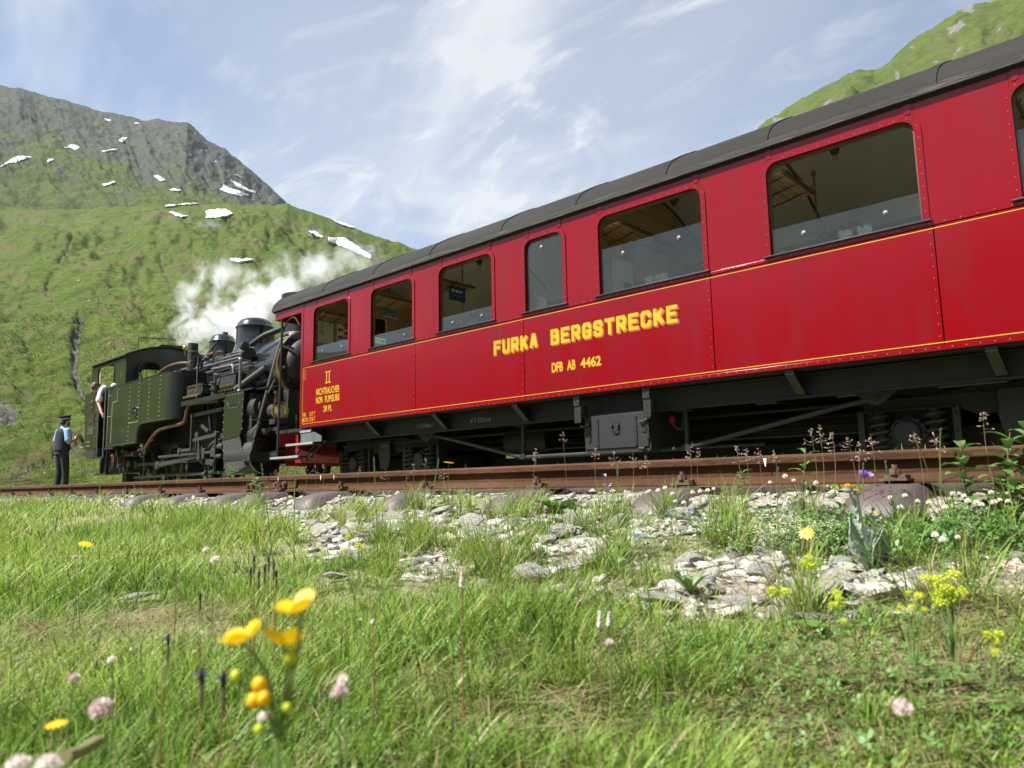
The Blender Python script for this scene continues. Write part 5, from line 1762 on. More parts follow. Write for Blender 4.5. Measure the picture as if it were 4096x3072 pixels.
for cy_ in (6.845, 7.955):
    hd = MB()
    P1 = [(cy_ + .31 * cos(radians(a)), 2.80 + .30 * sin(radians(a))) for a in np.linspace(-20, 205, 16)]
    P2 = [(cy_ + .27 * cos(radians(a)), 2.80 + .26 * sin(radians(a))) for a in np.linspace(-20, 205, 16)]
    hd.plate(P1 + P2[::-1], [], 'x', -18.249, -18.12)
    hd.build("window_hood", "loco_dark", cf, smooth=60)
    MB().lathe([(.20, -.02), (.225, -.02), (.225, .02), (.20, .02)], (-18.22, cy_ - .04, 2.80), 'x', 24).box(-18.235, -18.205, cy_ - .055, cy_ - .03, 2.58, 3.02)
    rg_ = MB()
    rg_.tube([(-18.23, cy_ - .02 + .17 * cos(a), 2.80 + .23 * sin(a)) for a in np.linspace(0, 2 * pi, 25)], .014, 6)
    rg_.cyl((-18.23, cy_ - .05, 2.56), (-18.23, cy_ - .05, 3.04), .010, n=6)
    rg_.build("window_ring", "loco_dark", cf)
rw_ = MB().plate([(6.34, 2.42), (8.46, 2.42)] + top[::-1], [rrect(6.50, 7.28, 2.50, 3.25, .2), rrect(7.46, 8.30, 2.50, 3.25, .2)], 'x', -20.60, -20.57)
lp(rw_, "cab_rear", "loco_green")
yr = np.linspace(6.26, 8.54, 21)
rt = [(y, roofz(y)) for y in yr]
cr = lp(MB().plate(rt + [(y, z - .028) for y, z in rt[::-1]], [], 'x', -20.72, -18.13), "cab_roof", "soot_black", smooth=60)
lp(MB().plate([(6.98, 3.42), (7.14, 3.555), (7.72, 3.58), (7.88, 3.42)], [], 'x', -20.0, -18.35), "roof_vent", "soot_black", cr, .01)
MB().tube([(-18.6, 6.70, 3.44), (-18.6, 6.70, 3.70), (-18.55, 6.72, 3.705), (-18.15, 7.35, 3.68), (-18.12, 7.4, 3.65)], .012, 6).build("whistle_rod", "soot_black", cr)
MB().tube([(-18.65, 6.56, 3.36), (-18.65, 6.60, 3.42), (-18.65, 6.68, 3.42)], .012, 6, 3).build("lifting_eye", "soot_black", cr)
# inside of the cab
lp(MB().box(-18.9, -18.3, 7.0, 7.8, 1.6, 2.5), "backhead", "soot_black")
lp(MB().plate([(6.36, 3.0), (6.36, 2.3), (6.38, 2.3), (6.38, 3.0)], [], 'x', -20.14, -20.02), "door_jamb", "wood_honey")
# boiler
BZ = 2.27
bo_ = lp(MB().lathe([(.60, -18.2), (.60, -12.85)], (0, YC, BZ), 'x', 48), "boiler", "boiler_black", smooth=60)
for x_ in (-17.2, -15.95, -15.1, -13.65, -13.2):
    MB().lathe([(.602, x_ - .025), (.607, x_ - .024), (.607, x_ + .024), (.602, x_ + .025)], (0, YC, BZ), 'x', 48, False).build("boiler_band", "boiler_black", bo_)
sb = lp(MB().lathe([(.60, -12.95), (.655, -12.90), (.66, -12.1), (.655, -12.06), (.64, -12.05), (.001, -12.04)], (0, YC, BZ), 'x', 48), "smokebox", "boiler_black", smooth=40)
MB().lathe([(.662, -12.13), (.672, -12.12), (.672, -12.075), (.655, -12.055), (.645, -12.055)], (0, YC, BZ), 'x', 48, False).build("rim_ring", "brass", sb)
dr = MB().lathe([(.52, -12.04), (.52, -12.0), (.46, -11.93), (.34, -11.87), (.18, -11.84), (.001, -11.83)], (0, YC, BZ), 'x', 40)
dro = lp(dr, "smokebox_door", "soot_black", sb, smooth=60)
for a_ in (150, 190, 215):
    y_ = YC + .56 * cos(radians(a_))
    z_ = BZ + .56 * sin(radians(a_))
    MB().cyl((-12.04, y_, z_), (-11.95, y_, z_), .03, n=8).cyl((-11.97, y_, z_), (-11.97, y_ + .08, z_), .018, n=8).build("door_clamp", "soot_black", sb)
MB().cyl((-11.84, YC, BZ), (-11.70, YC, BZ), .025, n=8).cyl((-11.74, YC - .13, BZ - .05), (-11.74, YC + .13, BZ + .05), .014, n=8).build("door_handle", "steel", sb)
def dome(x, r, z0, z1, name):
    h = z1 - z0
    d_ = MB().lathe([(r * 1.32, BZ + .46 - z0), (r * 1.18, BZ + .52 - z0 if z0 > BZ + .52 else .02), (r * 1.03, .12), (r, .16), (r, h * .68), (r * 1.045, h * .69), (r * 1.045, h * .715), (r * .99, h * .74), (r * .93, h * .83), (r * .80, h * .91), (r * .55, h * .97), (r * .25, h * .995), (.001, h)], (x, YC, z0), 'z', 40)
    return lp(d_, name, "boiler_black", smooth=40)
dome(-14.15, .385, 2.80, 3.53, "steam_dome")
sd = dome(-15.62, .275, 2.78, 3.42, "sand_dome")
MB().cyl((-15.52, YC, 3.40), (-15.52, YC, 3.445), .06, n=12).build("cap", "soot_black", sd)
st_ = lp(MB().lathe([(.40, -.12), (.33, 0), (.27, .06), (.275, .3), (.32, .72), (.34, .76), (.34, .80), (.30, .80), (.29, .5)], (-12.45, YC, 2.88), 'z', 36, False), "chimney", "stack_grey", smooth=40)
# tall pump casing in front of the cab
pc = lp(MB().cyl((-15.75, 6.80, 2.50), (-15.75, 6.80, 3.15), .105, n=20).cyl((-15.75, 6.80, 2.42), (-15.75, 6.80, 2.52), .15, .12, n=20), "pump_casing", "soot_black")
MB().cyl((-15.75, 6.80, 2.955), (-15.75, 6.80, 2.985), .109, n=20, caps=False).build("brass_band", "brass", pc)
MB().lathe([(.001, .05), (.04, .045), (.055, .02), (.055, -.03), (.03, -.05)], (-16.15, 6.80, 3.11), 'z', 14).cyl((-16.15, 6.8, 2.95), (-16.15, 6.8, 3.07), .015, n=8).build("whistle", "brass", pc)
hw_ = MB().tube([(-15.30 + .0, 6.62 + .095 * cos(a), 2.60 + .095 * sin(a)) for a in np.linspace(0, 2 * pi, 21)], .012, 6)
hw_.cyl((-15.30, 6.525, 2.60), (-15.30, 6.715, 2.60), .008, n=6).cyl((-15.30, 6.62, 2.505), (-15.30, 6.62, 2.695), .008, n=6)
hw_.cyl((-15.45, 6.62, 2.60), (-15.28, 6.62, 2.60), .016, n=8)
lp(hw_, "hand_wheel", "copper")
lp(MB().tube([(-18.24, 6.62, 2.50), (-17.4, 6.60, 2.56), (-16.6, 6.62, 2.72), (-16.1, 6.68, 2.75), (-15.8, 6.74, 2.72)], .035, 8, 6), "copper_feed_pipe", "copper")
# pipes along the boiler
for k, (y_, z_, r_, m_, x0, x1) in enumerate(((6.80, 2.57, .022, "steel", -16.6, -13.3), (6.86, 2.66, .022, "steel", -16.4, -13.2), (6.775, 2.42, .018, "steel", -15.0, -13.2), (6.775, 2.50, .014, "copper", -14.4, -12.9), (6.755, 2.34, .014, "copper", -13.9, -12.2), (6.95, 2.74, .02, "steel", -15.4, -13.3))):
    lp(MB().cyl((x0, y_, z_), (x1, y_, z_), r_, n=8), "boiler_pipe", m_)
lp(MB().tube([(-14.6, 6.72, 2.44), (-13.9, 6.72, 2.43), (-13.72, 6.72, 2.40), (-13.68, 6.72, 2.18)], .03, 8, 4), "boiler_pipe", "steel")
lp(MB().cyl((-13.30, 6.78, 2.60), (-12.98, 6.70, 2.56), .115, .10, n=16).cyl((-13.10, 6.60, 2.68), (-12.92, 6.56, 2.68), .075, n=14).cyl((-13.10, 6.60, 2.50), (-12.92, 6.56, 2.50), .075, n=14), "regulator_valve", "soot_black", bevel=.006)
lp(MB().tube([(-13.0, 6.72, 2.72), (-12.75, 6.82, 2.86), (-12.55, 6.92, 2.93), (-12.35, 7.0, 2.98)], .055, 10, 5), "exhaust_pipe", "soot_black")
lp(MB().cyl((-12.95, 6.42, 1.82), (-12.42, 6.72, 2.20), .075, n=16), "steam_pipe", "stack_grey")
lp(MB().tube([(-14.75, 6.78, 2.62), (-14.70, 6.80, 2.74), (-14.62, 6.84, 2.82), (-14.55, 6.9, 2.80), (-14.55, 6.95, 2.66)], .022, 8, 4).cyl((-14.98, 6.78, 2.80), (-14.72, 6.80, 2.80), .035, n=8), "sand_pipe", "copper")
lp(MB().cyl((-15.35, 6.70, 2.55), (-14.95, 6.95, 3.08), .02, n=8).cyl((-15.38, 6.72, 2.50), (-15.30, 6.75, 2.62), .03, n=8), "sand_lever", "soot_black")
lp(MB().tube([(-15.25, 6.78, 2.55), (-15.2, 6.76, 2.66), (-15.1, 6.78, 2.72), (-14.95, 6.82, 2.74)], .03, 8, 4).sphere((-15.05, 6.80, 2.74), .06, 10, 8).sphere((-14.92, 6.84, 2.76), .05, 10, 8), "injector_valve", "soot_black")
# running board with lubricators and pump
rb = lp(MB().box(-14.78, -11.95, LY + .06, 6.85, 1.722, 1.752).box(-14.78, -12.9, LY + .04, LY + .062, 1.66, 1.755), "running_board", "loco_dark", bevel=.003)
def lubricator(x0, x1, y0, z0, z1, nm):
    l_ = lp(MB().box(x0, x1, y0, y0 + .22, z0, z1), nm, "soot_black", bevel=.008)
    MB().box(x0 - .012, x1 + .012, y0 - .012, y0 + .23, z1, z1 + .022).build("lid", "loco_dark", l_, bevel=.006)
    return l_
lb = lubricator(-14.80, -14.10, 6.30, 1.88, 2.02, "lubricator")
for i in range(7):
    x_ = -14.75 + i * .10
    MB().cyl((x_, 6.29, 1.85), (x_, 6.22, 1.83), .026, n=10).cyl((x_, 6.31, 2.04), (x_, 6.31, 2.075), .022, n=8).build("oil_feed", "steel" if i % 2 else "brass", lb)
MB().box(-14.72, -14.52, 6.292, 6.2985, 1.925, 1.985).box(-14.46, -14.26, 6.292, 6.2985, 1.925, 1.985).build("maker_plate", "brass", lb)
lb2 = lubricator(-13.62, -13.0, 6.42, 1.90, 2.14, "lubricator")
MB().box(-13.60, -13.04, 6.408, 6.4185, 1.93, 1.975).build("maker_plate", "brass", lb2)
for i in range(5):
    MB().cyl((-13.55 + i * .12, 6.43, 1.86), (-13.55 + i * .12, 6.37, 1.845), .022, n=10).build("oil_feed", "copper", lb2)
ap = lp(MB().cyl((-13.95, 6.50, 1.76), (-13.95, 6.50, 2.06), .085, n=16).cyl((-13.95, 6.50, 2.06), (-13.95, 6.50, 2.09), .11, n=16).cyl((-13.95, 6.5, 1.92), (-13.95, 6.5, 1.96), .11, n=16).cyl((-14.2, 6.50, 2.03), (-13.7, 6.50, 2.03), .045, n=12).cyl((-13.72, 6.50, 2.05), (-13.62, 6.50, 2.05), .10, n=14), "feed_pump", "rod_steel")
MB().cyl((-13.95, 6.45, 1.752), (-13.95, 6.45, 1.9), .035, n=10).build("copper_union", "copper", ap)
MB().tube([(-13.8, 6.4, 2.05), (-13.78, 6.38, 2.18), (-13.70, 6.38, 2.2)], .012, 6, 3).cyl((-13.74, 6.36, 2.21), (-13.60, 6.36, 2.19), .010, n=6).build("tap", "steel", ap)
lp(MB().cyl((-14.22, 6.24, 1.76), (-14.22, 6.24, 2.62), .011, n=6), "signal_rod", "steel")
lp(MB().lathe([(.001, -.006), (.085, -.006), (.085, .006), (.001, .006)], (-14.22, 6.24, 2.55), 'x', 20), "signal_disc", "soot_black")
lp(MB().cyl((-12.62, 6.32, 1.755), (-12.62, 6.32, 2.32), .027, n=10).cyl((-12.62, 6.32, 1.755), (-12.62, 6.32, 1.79), .06, .03, n=12).sphere((-12.62, 6.32, 2.34), .045, 12, 8), "stanchion", "steel")
# cylinder cover and cylinders
cv = lp(MB().plate([(-12.93, 1.715), (-12.22, 1.715), (-12.27, 1.05), (-12.34, .92), (-12.98, .88), (-12.96, 1.3)], [], 'y', LY + .05, LY + .07), "cylinder_cover", "loco_green")
MB().plate([(-12.98, .875), (-12.34, .915), (-12.16, .53), (-12.06, .40), (-12.78, .22), (-12.90, .55)], [], 'y', LY + .055, LY + .075).build("lower_cover", "grey_plate", cv)
tag(MB().rivets([(-12.95, LY + .05, z) for z in np.arange(.95, 1.7, .13)] + [(-12.24, LY + .05, z) for z in np.arange(1.05, 1.7, .13)] + [(-12.88 + i * .12, LY + .05, 1.69) for i in range(6)] + [(-12.34 + .2 * t, LY + .05, .90 - .40 * t) for t in np.linspace(0, 1, 5)] + [(-12.93 + .1 * t, LY + .05, .85 - .6 * t) for t in np.linspace(0, 1, 5)], (0, -1, 0), .013, .012).build("rivets", "loco_rivet_glint", cv), kind="stuff")
MB().plate([(-12.86, 1.60), (-12.80, 1.54), (-12.74, 1.52), (-12.74, 1.47), (-12.42, 1.47), (-12.42, 1.52), (-12.36, 1.54), (-12.30, 1.60), (-12.34, 1.52), (-12.40, 1.44), (-12.76, 1.44), (-12.82, 1.52)], [], 'y', LY + .044, LY + .05).build("winged_plate", "rod_steel", cv)
MB().box(-12.72, -12.44, LY + .040, LY + .0435, 1.482, 1.518).build("plate_field", "loco_dark", cv)
cyb = MB()
cyb.cyl((-12.9, 6.50, 1.42), (-11.98, 6.50, 1.42), .24, n=24).cyl((-12.9, 6.48, .95), (-12.02, 6.48, .95), .20, n=24)
cyb.cyl((-12.9, 6.50, .58), (-11.95, 6.50, .58), .31, n=28)
cyb.box(-12.9, -12.1, 6.3, 6.9, .5, 1.68)
cyb.cyl((-11.98, 6.50, 1.42), (-11.90, 6.50, 1.42), .17, n=20)
co_ = lp(cyb, "cylinder_block", "soot_black")
MB().cyl((-12.02, 6.46, .97), (-11.96, 6.46, .97), .19, n=24).cyl((-11.96, 6.46, .97), (-11.72, 6.46, .97), .055, n=14).rivets([(-11.96, 6.46 + .14 * cos(a), .97 + .14 * sin(a)) for a in np.linspace(0, 2 * pi, 9)[:-1]], (1, 0, 0), .018, .02).build("valve_chest_cover", "underframe", co_)
MB().cyl((-11.95, 6.48, .56), (-11.90, 6.48, .56), .30, n=28).cyl((-11.90, 6.48, .56), (-11.42, 6.48, .56), .10, .085, n=18).cyl((-11.42, 6.48, .56), (-11.38, 6.48, .56), .10, n=18).rivets([(-11.90, 6.48 + .17 * cos(a), .56 + .17 * sin(a)) for a in np.linspace(0, 2 * pi, 7)[:-1]], (1, 0, 0), .025, .03).build("cylinder_end", "boiler_black", co_)
MB().tube([(-11.97, 6.40, 1.10), (-11.90, 6.36, 1.22), (-11.90, 6.36, 1.28), (-11.98, 6.36, 1.29)], .010, 6, 3).build("oil_pipe", "copper", co_)
# ladder at the front
ld = MB().tube([(-11.10, 6.55, 2.30), (-11.16, 6.34, 2.38), (-11.24, 6.28, 2.30), (-11.98, 6.20, .50)], .021, 8, 4)
ldo = lp(ld, "ladder_rail", "steel")
for z_, o_ in ((.49, .0), (.86, .15), (1.18, .28), (1.70, .49)):
    x_ = -11.98 + o_
    MB().box(x_ - .17, x_ + .10, 6.16, 6.36, z_ - .012, z_).plate([(x_ - .05, z_ - .012), (x_ + .08, z_ - .012), (x_ + .04, z_ - .05)], [], 'y', 6.22, 6.24).build("ladder_tread", "underframe", ldo)
# buffer beam with letters
bb = lp(MB().box(-11.42, -11.36, 6.42, 8.38, .70, 1.0), "buffer_beam", "red_dark", bevel=.006)
put("lettering", stroke_text("DFB", 6.95, 7.30, .80, .92, -11.359, .2, .002, .3, axis='x'), "white_paint", bb)
MB().rivets([(-11.36, y_, z_) for y_ in (6.5, 6.62, 6.8, 7.5) for z_ in (.75, .95)], (1, 0, 0), .016, .012).build("bolt", "red_dark", bb)
MB().box(-11.46, -11.42, 6.6, 8.2, .38, .70).build("guard_plate", "red_dark", bb)
hs = MB().tube([(-11.36, 6.85, 1.05), (-11.25, 6.83, 1.08), (-11.15, 6.80, .98), (-11.12, 6.80, .75), (-11.05, 6.85, .62)], .035, 8, 5)
lp(hs, "brake_hose", "rubber", bb)
lp(MB().tube([(-11.34, 6.72, 1.25), (-11.30, 6.70, .95), (-11.30, 6.70, .82), (-11.28, 6.78, .75), (-11.26, 7.2, .74)], .014, 6, 3), "steam_line", "underframe_light", bb)
lp(MB().box(-12.0, -11.36, 6.40, 8.40, .98, 1.04), "foot_platform", "soot_black")
lp(MB().plate([(6.78, 1.02), (8.02, 1.02), (8.0, 1.75), (6.80, 1.75)], [], 'x', -12.5, -11.75).plate([(6.6, 1.02), (8.2, 1.02), (8.2, 1.45), (6.6, 1.45)], [], 'x', -12.4, -12.0), "smokebox_saddle", "soot_black")
# head lamp
hl = lp(MB().lathe([(.10, -.14), (.135, -.13), (.14, .05), (.155, .06), (.155, .09), (.135, .095)], (-11.62, 6.52, 1.33), 'x', 28), "head_lamp", "soot_black")
MB().lathe([(.157, .055), (.165, .06), (.165, .085), (.14, .10), (.135, .095)], (-11.62, 6.52, 1.33), 'x', 28, False).build("rim", "brass", hl)
MB().lathe([(.137, .088), (.10, .105), (.05, .115), (.001, .118)], (-11.62, 6.52, 1.33), 'x', 28).build("lens", "lens", hl)
MB().cyl((-11.66, 6.52, 1.46), (-11.66, 6.52, 1.54), .045, n=14).cyl((-11.66, 6.52, 1.54), (-11.66, 6.52, 1.64), .035, n=14).cyl((-11.66, 6.52, 1.64), (-11.66, 6.52, 1.675), .055, n=14).build("chimney", "copper", hl)
MB().tube([(-11.70, 6.40, 1.42), (-11.72, 6.36, 1.6), (-11.68, 6.44, 1.75), (-11.62, 6.56, 1.75), (-11.62, 6.66, 1.6), (-11.62, 6.66, 1.42)], .007, 6, 4).build("carrying_handle", "underframe", hl)
MB().box(-11.72, -11.52, 6.42, 6.62, 1.10, 1.19).cyl((-11.62, 6.52, 1.0), (-11.62, 6.52, 1.12), .03, n=8).build("bracket", "soot_black", hl)
lp(MB().cyl((-11.36, 6.2, 1.60), (-10.98, 6.09, 1.76), .013, n=8), "handrail_stay", "steel")
# frames and wheels
lp(MB().box(-20.0, -11.5, 6.98, 7.01, .45, 1.15), "frame_plate", "soot_black")
lp(MB().box(-20.0, -11.5, 7.79, 7.82, .45, 1.15), "frame_plate", "soot_black")
lp(MB().box(-20.0, -15.0, 7.02, 7.78, .55, 2.0), "fire_box", "soot_black")
def wheel(x, r, name="wheel", bal=True, y=6.87):
    zc = .09 + r
    w_ = MB().lathe([(r + .025, .035), (r + .025, .015), (r, .005), (r - .005, -.075), (r - .06, -.078), (r - .07, -.02), (r - .07, .03)], (x, y, zc), 'y', 40)
    w_.lathe([(.001, -.10), (.085, -.10), (.10, -.02), (.10, .03)], (x, y, zc), 'y', 20)
    wo = lp(w_, name, "rod_steel")
    s_ = MB()
    for i in range(9):
        a = 2 * pi * i / 9 + x
        s_.bar((x + .09 * cos(a), y - .03, zc + .09 * sin(a)), (x + (r - .06) * cos(a), y - .03, zc + (r - .06) * sin(a)), .035, .05, (0, 1, 0))
    if bal:
        a0 = -40
        s_.plate([(x + (r - .065) * cos(radians(a)), zc + (r - .065) * sin(radians(a))) for a in np.linspace(a0, a0 + 100, 9)], [], 'y', y - .065, y - .01)
    s_.build("spokes", "loco_dark", wo)
    return zc
for x_ in (-17.95, -16.45, -14.55):
    wheel(x_, .455)
wheel(-12.55, .34, bal=False)
for x_ in (-17.95, -16.45, -14.55, -12.55):
    lp(MB().cyl((x_, 7.9, .5), (x_, 7.95, .5), .44, n=24), "wheel", "soot_black")
# rods and valve gear
rd = "rod_steel"
lp(MB().bar((-16.52, 6.47, .545), (-14.25, 6.44, .69), .035, .085).cyl((-16.52, 6.44, .545), (-16.52, 6.50, .545), .085, n=16).cyl((-14.25, 6.41, .69), (-14.25, 6.48, .69), .06, n=16), "main_rod", rd, bevel=.004)
lp(MB().bar((-18.0, 6.56, .60), (-14.5, 6.56, .60), .03, .07).cyl((-16.45, 6.53, .60), (-16.45, 6.60, .60), .10, n=16).cyl((-14.55, 6.53, .60), (-14.55, 6.60, .60), .09, n=16).cyl((-17.95, 6.53, .60), (-17.95, 6.60, .60), .09, n=16), "coupling_rod", rd, bevel=.004)
lp(MB().bar((-16.35, 6.42, .72), (-13.8, 6.40, .72), .03, .05).bar((-15.25, 6.40, .80), (-14.2, 6.40, .82), .03, .06).cyl((-15.25, 6.37, .80), (-15.25, 6.43, .80), .06, n=14), "slide_bar", rd)
lp(MB().box(-14.36, -14.10, 6.38, 6.50, .60, .80), "crosshead", rd, bevel=.01)
lp(MB().bar((-14.62, 6.36, .97), (-13.48, 6.36, 1.04), .03, .07).bar((-14.58, 6.34, .78), (-14.58, 6.34, 1.46), .05, .035).bar((-14.60, 6.35, 1.47), (-13.32, 6.36, 1.50), .03, .07).cyl((-14.58, 6.31, 1.47), (-14.58, 6.39, 1.47), .05, n=12), "valve_rod", rd, bevel=.003)
lp(MB().plate([(-14.48, 1.12), (-14.36, 1.14), (-14.28, .95), (-14.22, .62), (-14.32, .56), (-14.42, .86)], [rrect(-14.40, -14.33, .70, 1.05, .02)], 'y', 6.35, 6.40).bar((-14.25, 6.38, 1.25), (-13.95, 6.38, 1.12), .03, .06).bar((-14.0, 6.4, 1.62), (-13.85, 6.4, 1.12), .06, .03), "expansion_link", rd, bevel=.003)
lp(MB().bar((-13.50, 6.34, 1.06), (-13.55, 6.34, .34), .045, .03).bar((-13.55, 6.34, .36), (-13.9, 6.34, .30), .03, .05).cyl((-13.50, 6.30, 1.04), (-13.50, 6.38, 1.04), .055, n=12).cyl((-13.6, 6.3, .5), (-13.6, 6.38, .5), .06, n=12).cyl((-13.9, 6.30, .29), (-13.78, 6.30, .31), .05, n=12), "combination_lever", rd, bevel=.003)
lp(MB().cyl((-13.55, 6.36, .62), (-13.3, 6.36, .62), .04, n=10).cyl((-13.45, 6.36, .80), (-13.25, 6.36, .80), .05, n=10).box(-13.75, -13.55, 6.34, 6.42, .62, .78).box(-13.98, -13.72, 6.36, 6.46, .48, .58), "rack_drive", rd, bevel=.004)
lp(MB().lathe([(.40, 0), (.40, -.03), (.33, -.035), (.30, 0)], (-14.0, 6.62, .52), 'y', 32), "rack_gear", "soot_black")
lp(MB().plate([(-14.1, 1.7), (-13.0, 1.7), (-13.0, .5), (-13.9, .5)], [], 'y', 6.75, 6.78), "motion_plate", "soot_black")
# copper pipe sweeping below the tank
lp(MB().tube([(-16.95, 6.35, .80), (-16.86, 6.32, .91), (-16.2, 6.28, 1.22), (-15.65, 6.27, 1.30), (-14.9, 6.27, 1.33), (-14.74, 6.27, 1.42), (-14.66, 6.27, 1.62), (-14.45, 6.28, 1.69), (-13.36, 6.30, 1.66)], .036, 10, 6), "feed_pipe", "copper")
lp(MB().cyl((-16.45, 6.29, 1.09), (-16.38, 6.29, 1.13), .05, n=10), "pipe_union", "copper")
# injector and fittings below the cab
inj = MB().cyl((-19.05, 6.36, .83), (-18.35, 6.36, .83), .05, n=14).cyl((-19.08, 6.36, .83), (-18.98, 6.36, .83), .085, n=14).cyl((-18.68, 6.36, .83), (-18.60, 6.36, .83), .08, n=14).cyl((-18.40, 6.36, .83), (-18.33, 6.36, .83), .075, n=14)
inj.box(-18.72, -18.58, 6.28, 6.34, .68, .83).tube([(-18.66, 6.30, .70), (-18.66, 6.30, .62), (-18.70, 6.30, .55), (-18.82, 6.30, .50)], .035, 8, 4)
lp(inj, "injector", "copper")
lp(MB().cyl((-18.3, 6.38, .83), (-17.2, 6.42, .84), .03, n=10).cyl((-17.55, 6.36, .84), (-17.45, 6.36, .84), .075, n=12).cyl((-17.25, 6.40, .80), (-17.15, 6.40, .82), .06, n=10), "injector_pipe", "copper")
lp(MB().bar((-18.35, 6.28, 1.03), (-18.28, 6.28, .80), .10, .03).bar((-18.28, 6.28, .80), (-18.22, 6.28, .58), .05, .03).cyl((-18.22, 6.25, .58), (-18.22, 6.32, .58), .05, n=10), "brake_hanger", "rod_steel")
lp(MB().box(-20.05, -18.4, 6.45, 7.2, .45, .80), "ash_pan", "soot_black", bevel=.02)
lp(MB().bar((-19.26, 6.28, .82), (-19.34, 6.28, .42), .07, .03).bar((-18.95, 6.28, 1.0), (-18.98, 6.28, .42), .07, .02).box(-19.5, -18.7, 6.16, 6.45, .405, .43), "cab_step", "soot_black")
lp(MB().box(-19.28, -18.82, 6.15, 6.45, .80, .815), "cab_step", "underframe")
lp(MB().box(-18.2, -13.4, 6.60, 6.63, .30, .36), "brake_beam", "soot_black")
for x_ in (-17.2, -15.6, -13.6):
    lp(MB().box(x_ - .05, x_ + .05, 6.70, 6.95, .18, .62), "brake_shoe", "soot_black")
lp(MB().box(-18.9, -18.7, 6.6, 6.9, .12, .42).box(-18.6, -17.6, 6.75, 6.95, .14, .30), "sand_trap", "soot_black")
# hand rails of the cab door
for x0, x1, z1 in ((-19.22, -19.20, 2.24), (-18.80, -18.76, 2.46)):
    lp(MB().cyl((x0, 6.10, z1), (x1, 6.10, .80), .016, n=8).sphere((x0, 6.10, z1), .016, 8, 6), "hand_rail", "steel")
lp(MB().cyl((-19.22, 6.10, .80), (-18.74, 6.10, .80), .014, n=8), "hand_rail", "underframe")

# ---------------------------------------------------------------- steam
def steam_mat():
    m = bpy.data.materials.new("steam")
    m.use_nodes = True
    N = m.node_tree.nodes
    L = m.node_tree.links
    N.remove(N["Principled BSDF"])
    pv = N.new("ShaderNodeVolumePrincipled")
    pv.inputs["Color"].default_value = (.97, .975, .98, 1)
    pv.inputs["Anisotropy"].default_value = 0.15
    tcn = N.new("ShaderNodeTexCoord")
    ln = N.new("ShaderNodeVectorMath")
    ln.operation = 'LENGTH'
    L.new(tcn.outputs["Object"], ln.inputs[0])
    geo = N.new("ShaderNodeNewGeometry")
    nz = N.new("ShaderNodeTexNoise")
    nz.inputs["Scale"].default_value = 1.55
    nz.inputs["Detail"].default_value = 6
    nz.inputs["Roughness"].default_value = .62
    nz.inputs["Distortion"].default_value = .5
    L.new(geo.outputs["Position"], nz.inputs[0])
    def M(op, a, b):
        n = N.new("ShaderNodeMath")
        n.operation = op
        for i, v in enumerate((a, b)):
            if isinstance(v, (int, float)):
                n.inputs[i].default_value = v
            else:
                L.new(v, n.inputs[i])
        return n.outputs[0]
    fall = M('SUBTRACT', 1.0, ln.outputs["Value"])
    d = M('ADD', fall, M('MULTIPLY', M('SUBTRACT', nz.outputs[0], .585), 4.2))
    rg = N.new("ShaderNodeMapRange")
    rg.interpolation_type = 'SMOOTHSTEP'
    rg.inputs[1].default_value = .05
    rg.inputs[2].default_value = .75
    L.new(d, rg.inputs[0])
    edge = N.new("ShaderNodeMapRange")
    edge.inputs[1].default_value = 0.0
    edge.inputs[2].default_value = .35
    L.new(fall, edge.inputs[0])
    dens = M('MULTIPLY', rg.outputs[0], edge.outputs[0])
    oi = N.new("ShaderNodeObjectInfo")
    sc = N.new("ShaderNodeSeparateColor")
    L.new(oi.outputs["Color"], sc.inputs[0])
    dens = M('MULTIPLY', dens, M('MULTIPLY', sc.outputs[0], 10.0))
    L.new(dens, pv.inputs["Density"])
    L.new(pv.outputs[0], N["Material Output"].inputs["Volume"])
    MATS["steam"] = m
steam_mat()
puff = MB().sphere((0, 0, 0), 1.0, 20, 12).mesh("steam_puff", 180)
puff.materials.append(MATS["steam"])
steam = empty("steam_plume", at(880, 1390, 8.3), "white steam drifting up from behind the boiler and domes", "steam", kind="stuff")
for px, py, rp, dn in ((800, 1345, 95, .30), (870, 1290, 120, .34), (845, 1200, 115, .20), (880, 1105, 95, .11), (830, 1060, 60, .06), (950, 1330, 110, .30), (1000, 1260, 100, .42),
                       (1070, 1200, 110, .40), (1150, 1150, 105, .30), (1230, 1115, 100, .24), (1310, 1085, 95, .18), (1390, 1065, 90, .13), (1470, 1060, 75, .07), (1120, 1070, 60, .10), (900, 1400, 90, .34)):
    p_ = at(px, py, 8.35 + random.uniform(-.12, .12))
    rr = rp * 1.42 / 2950 * (RW.T @ np.array(p_))[2]
    o = bpy.data.objects.new("steam_puff", puff)
    COL.objects.link(o)
    o.parent = steam
    o.location = p_ - ORG[steam]
    o.scale = (rr * 1.15, rr * .9, rr)
    o.rotation_euler = (0, 0, random.uniform(0, 3))
    o.color = (dn * .85, 0, 0, 1)

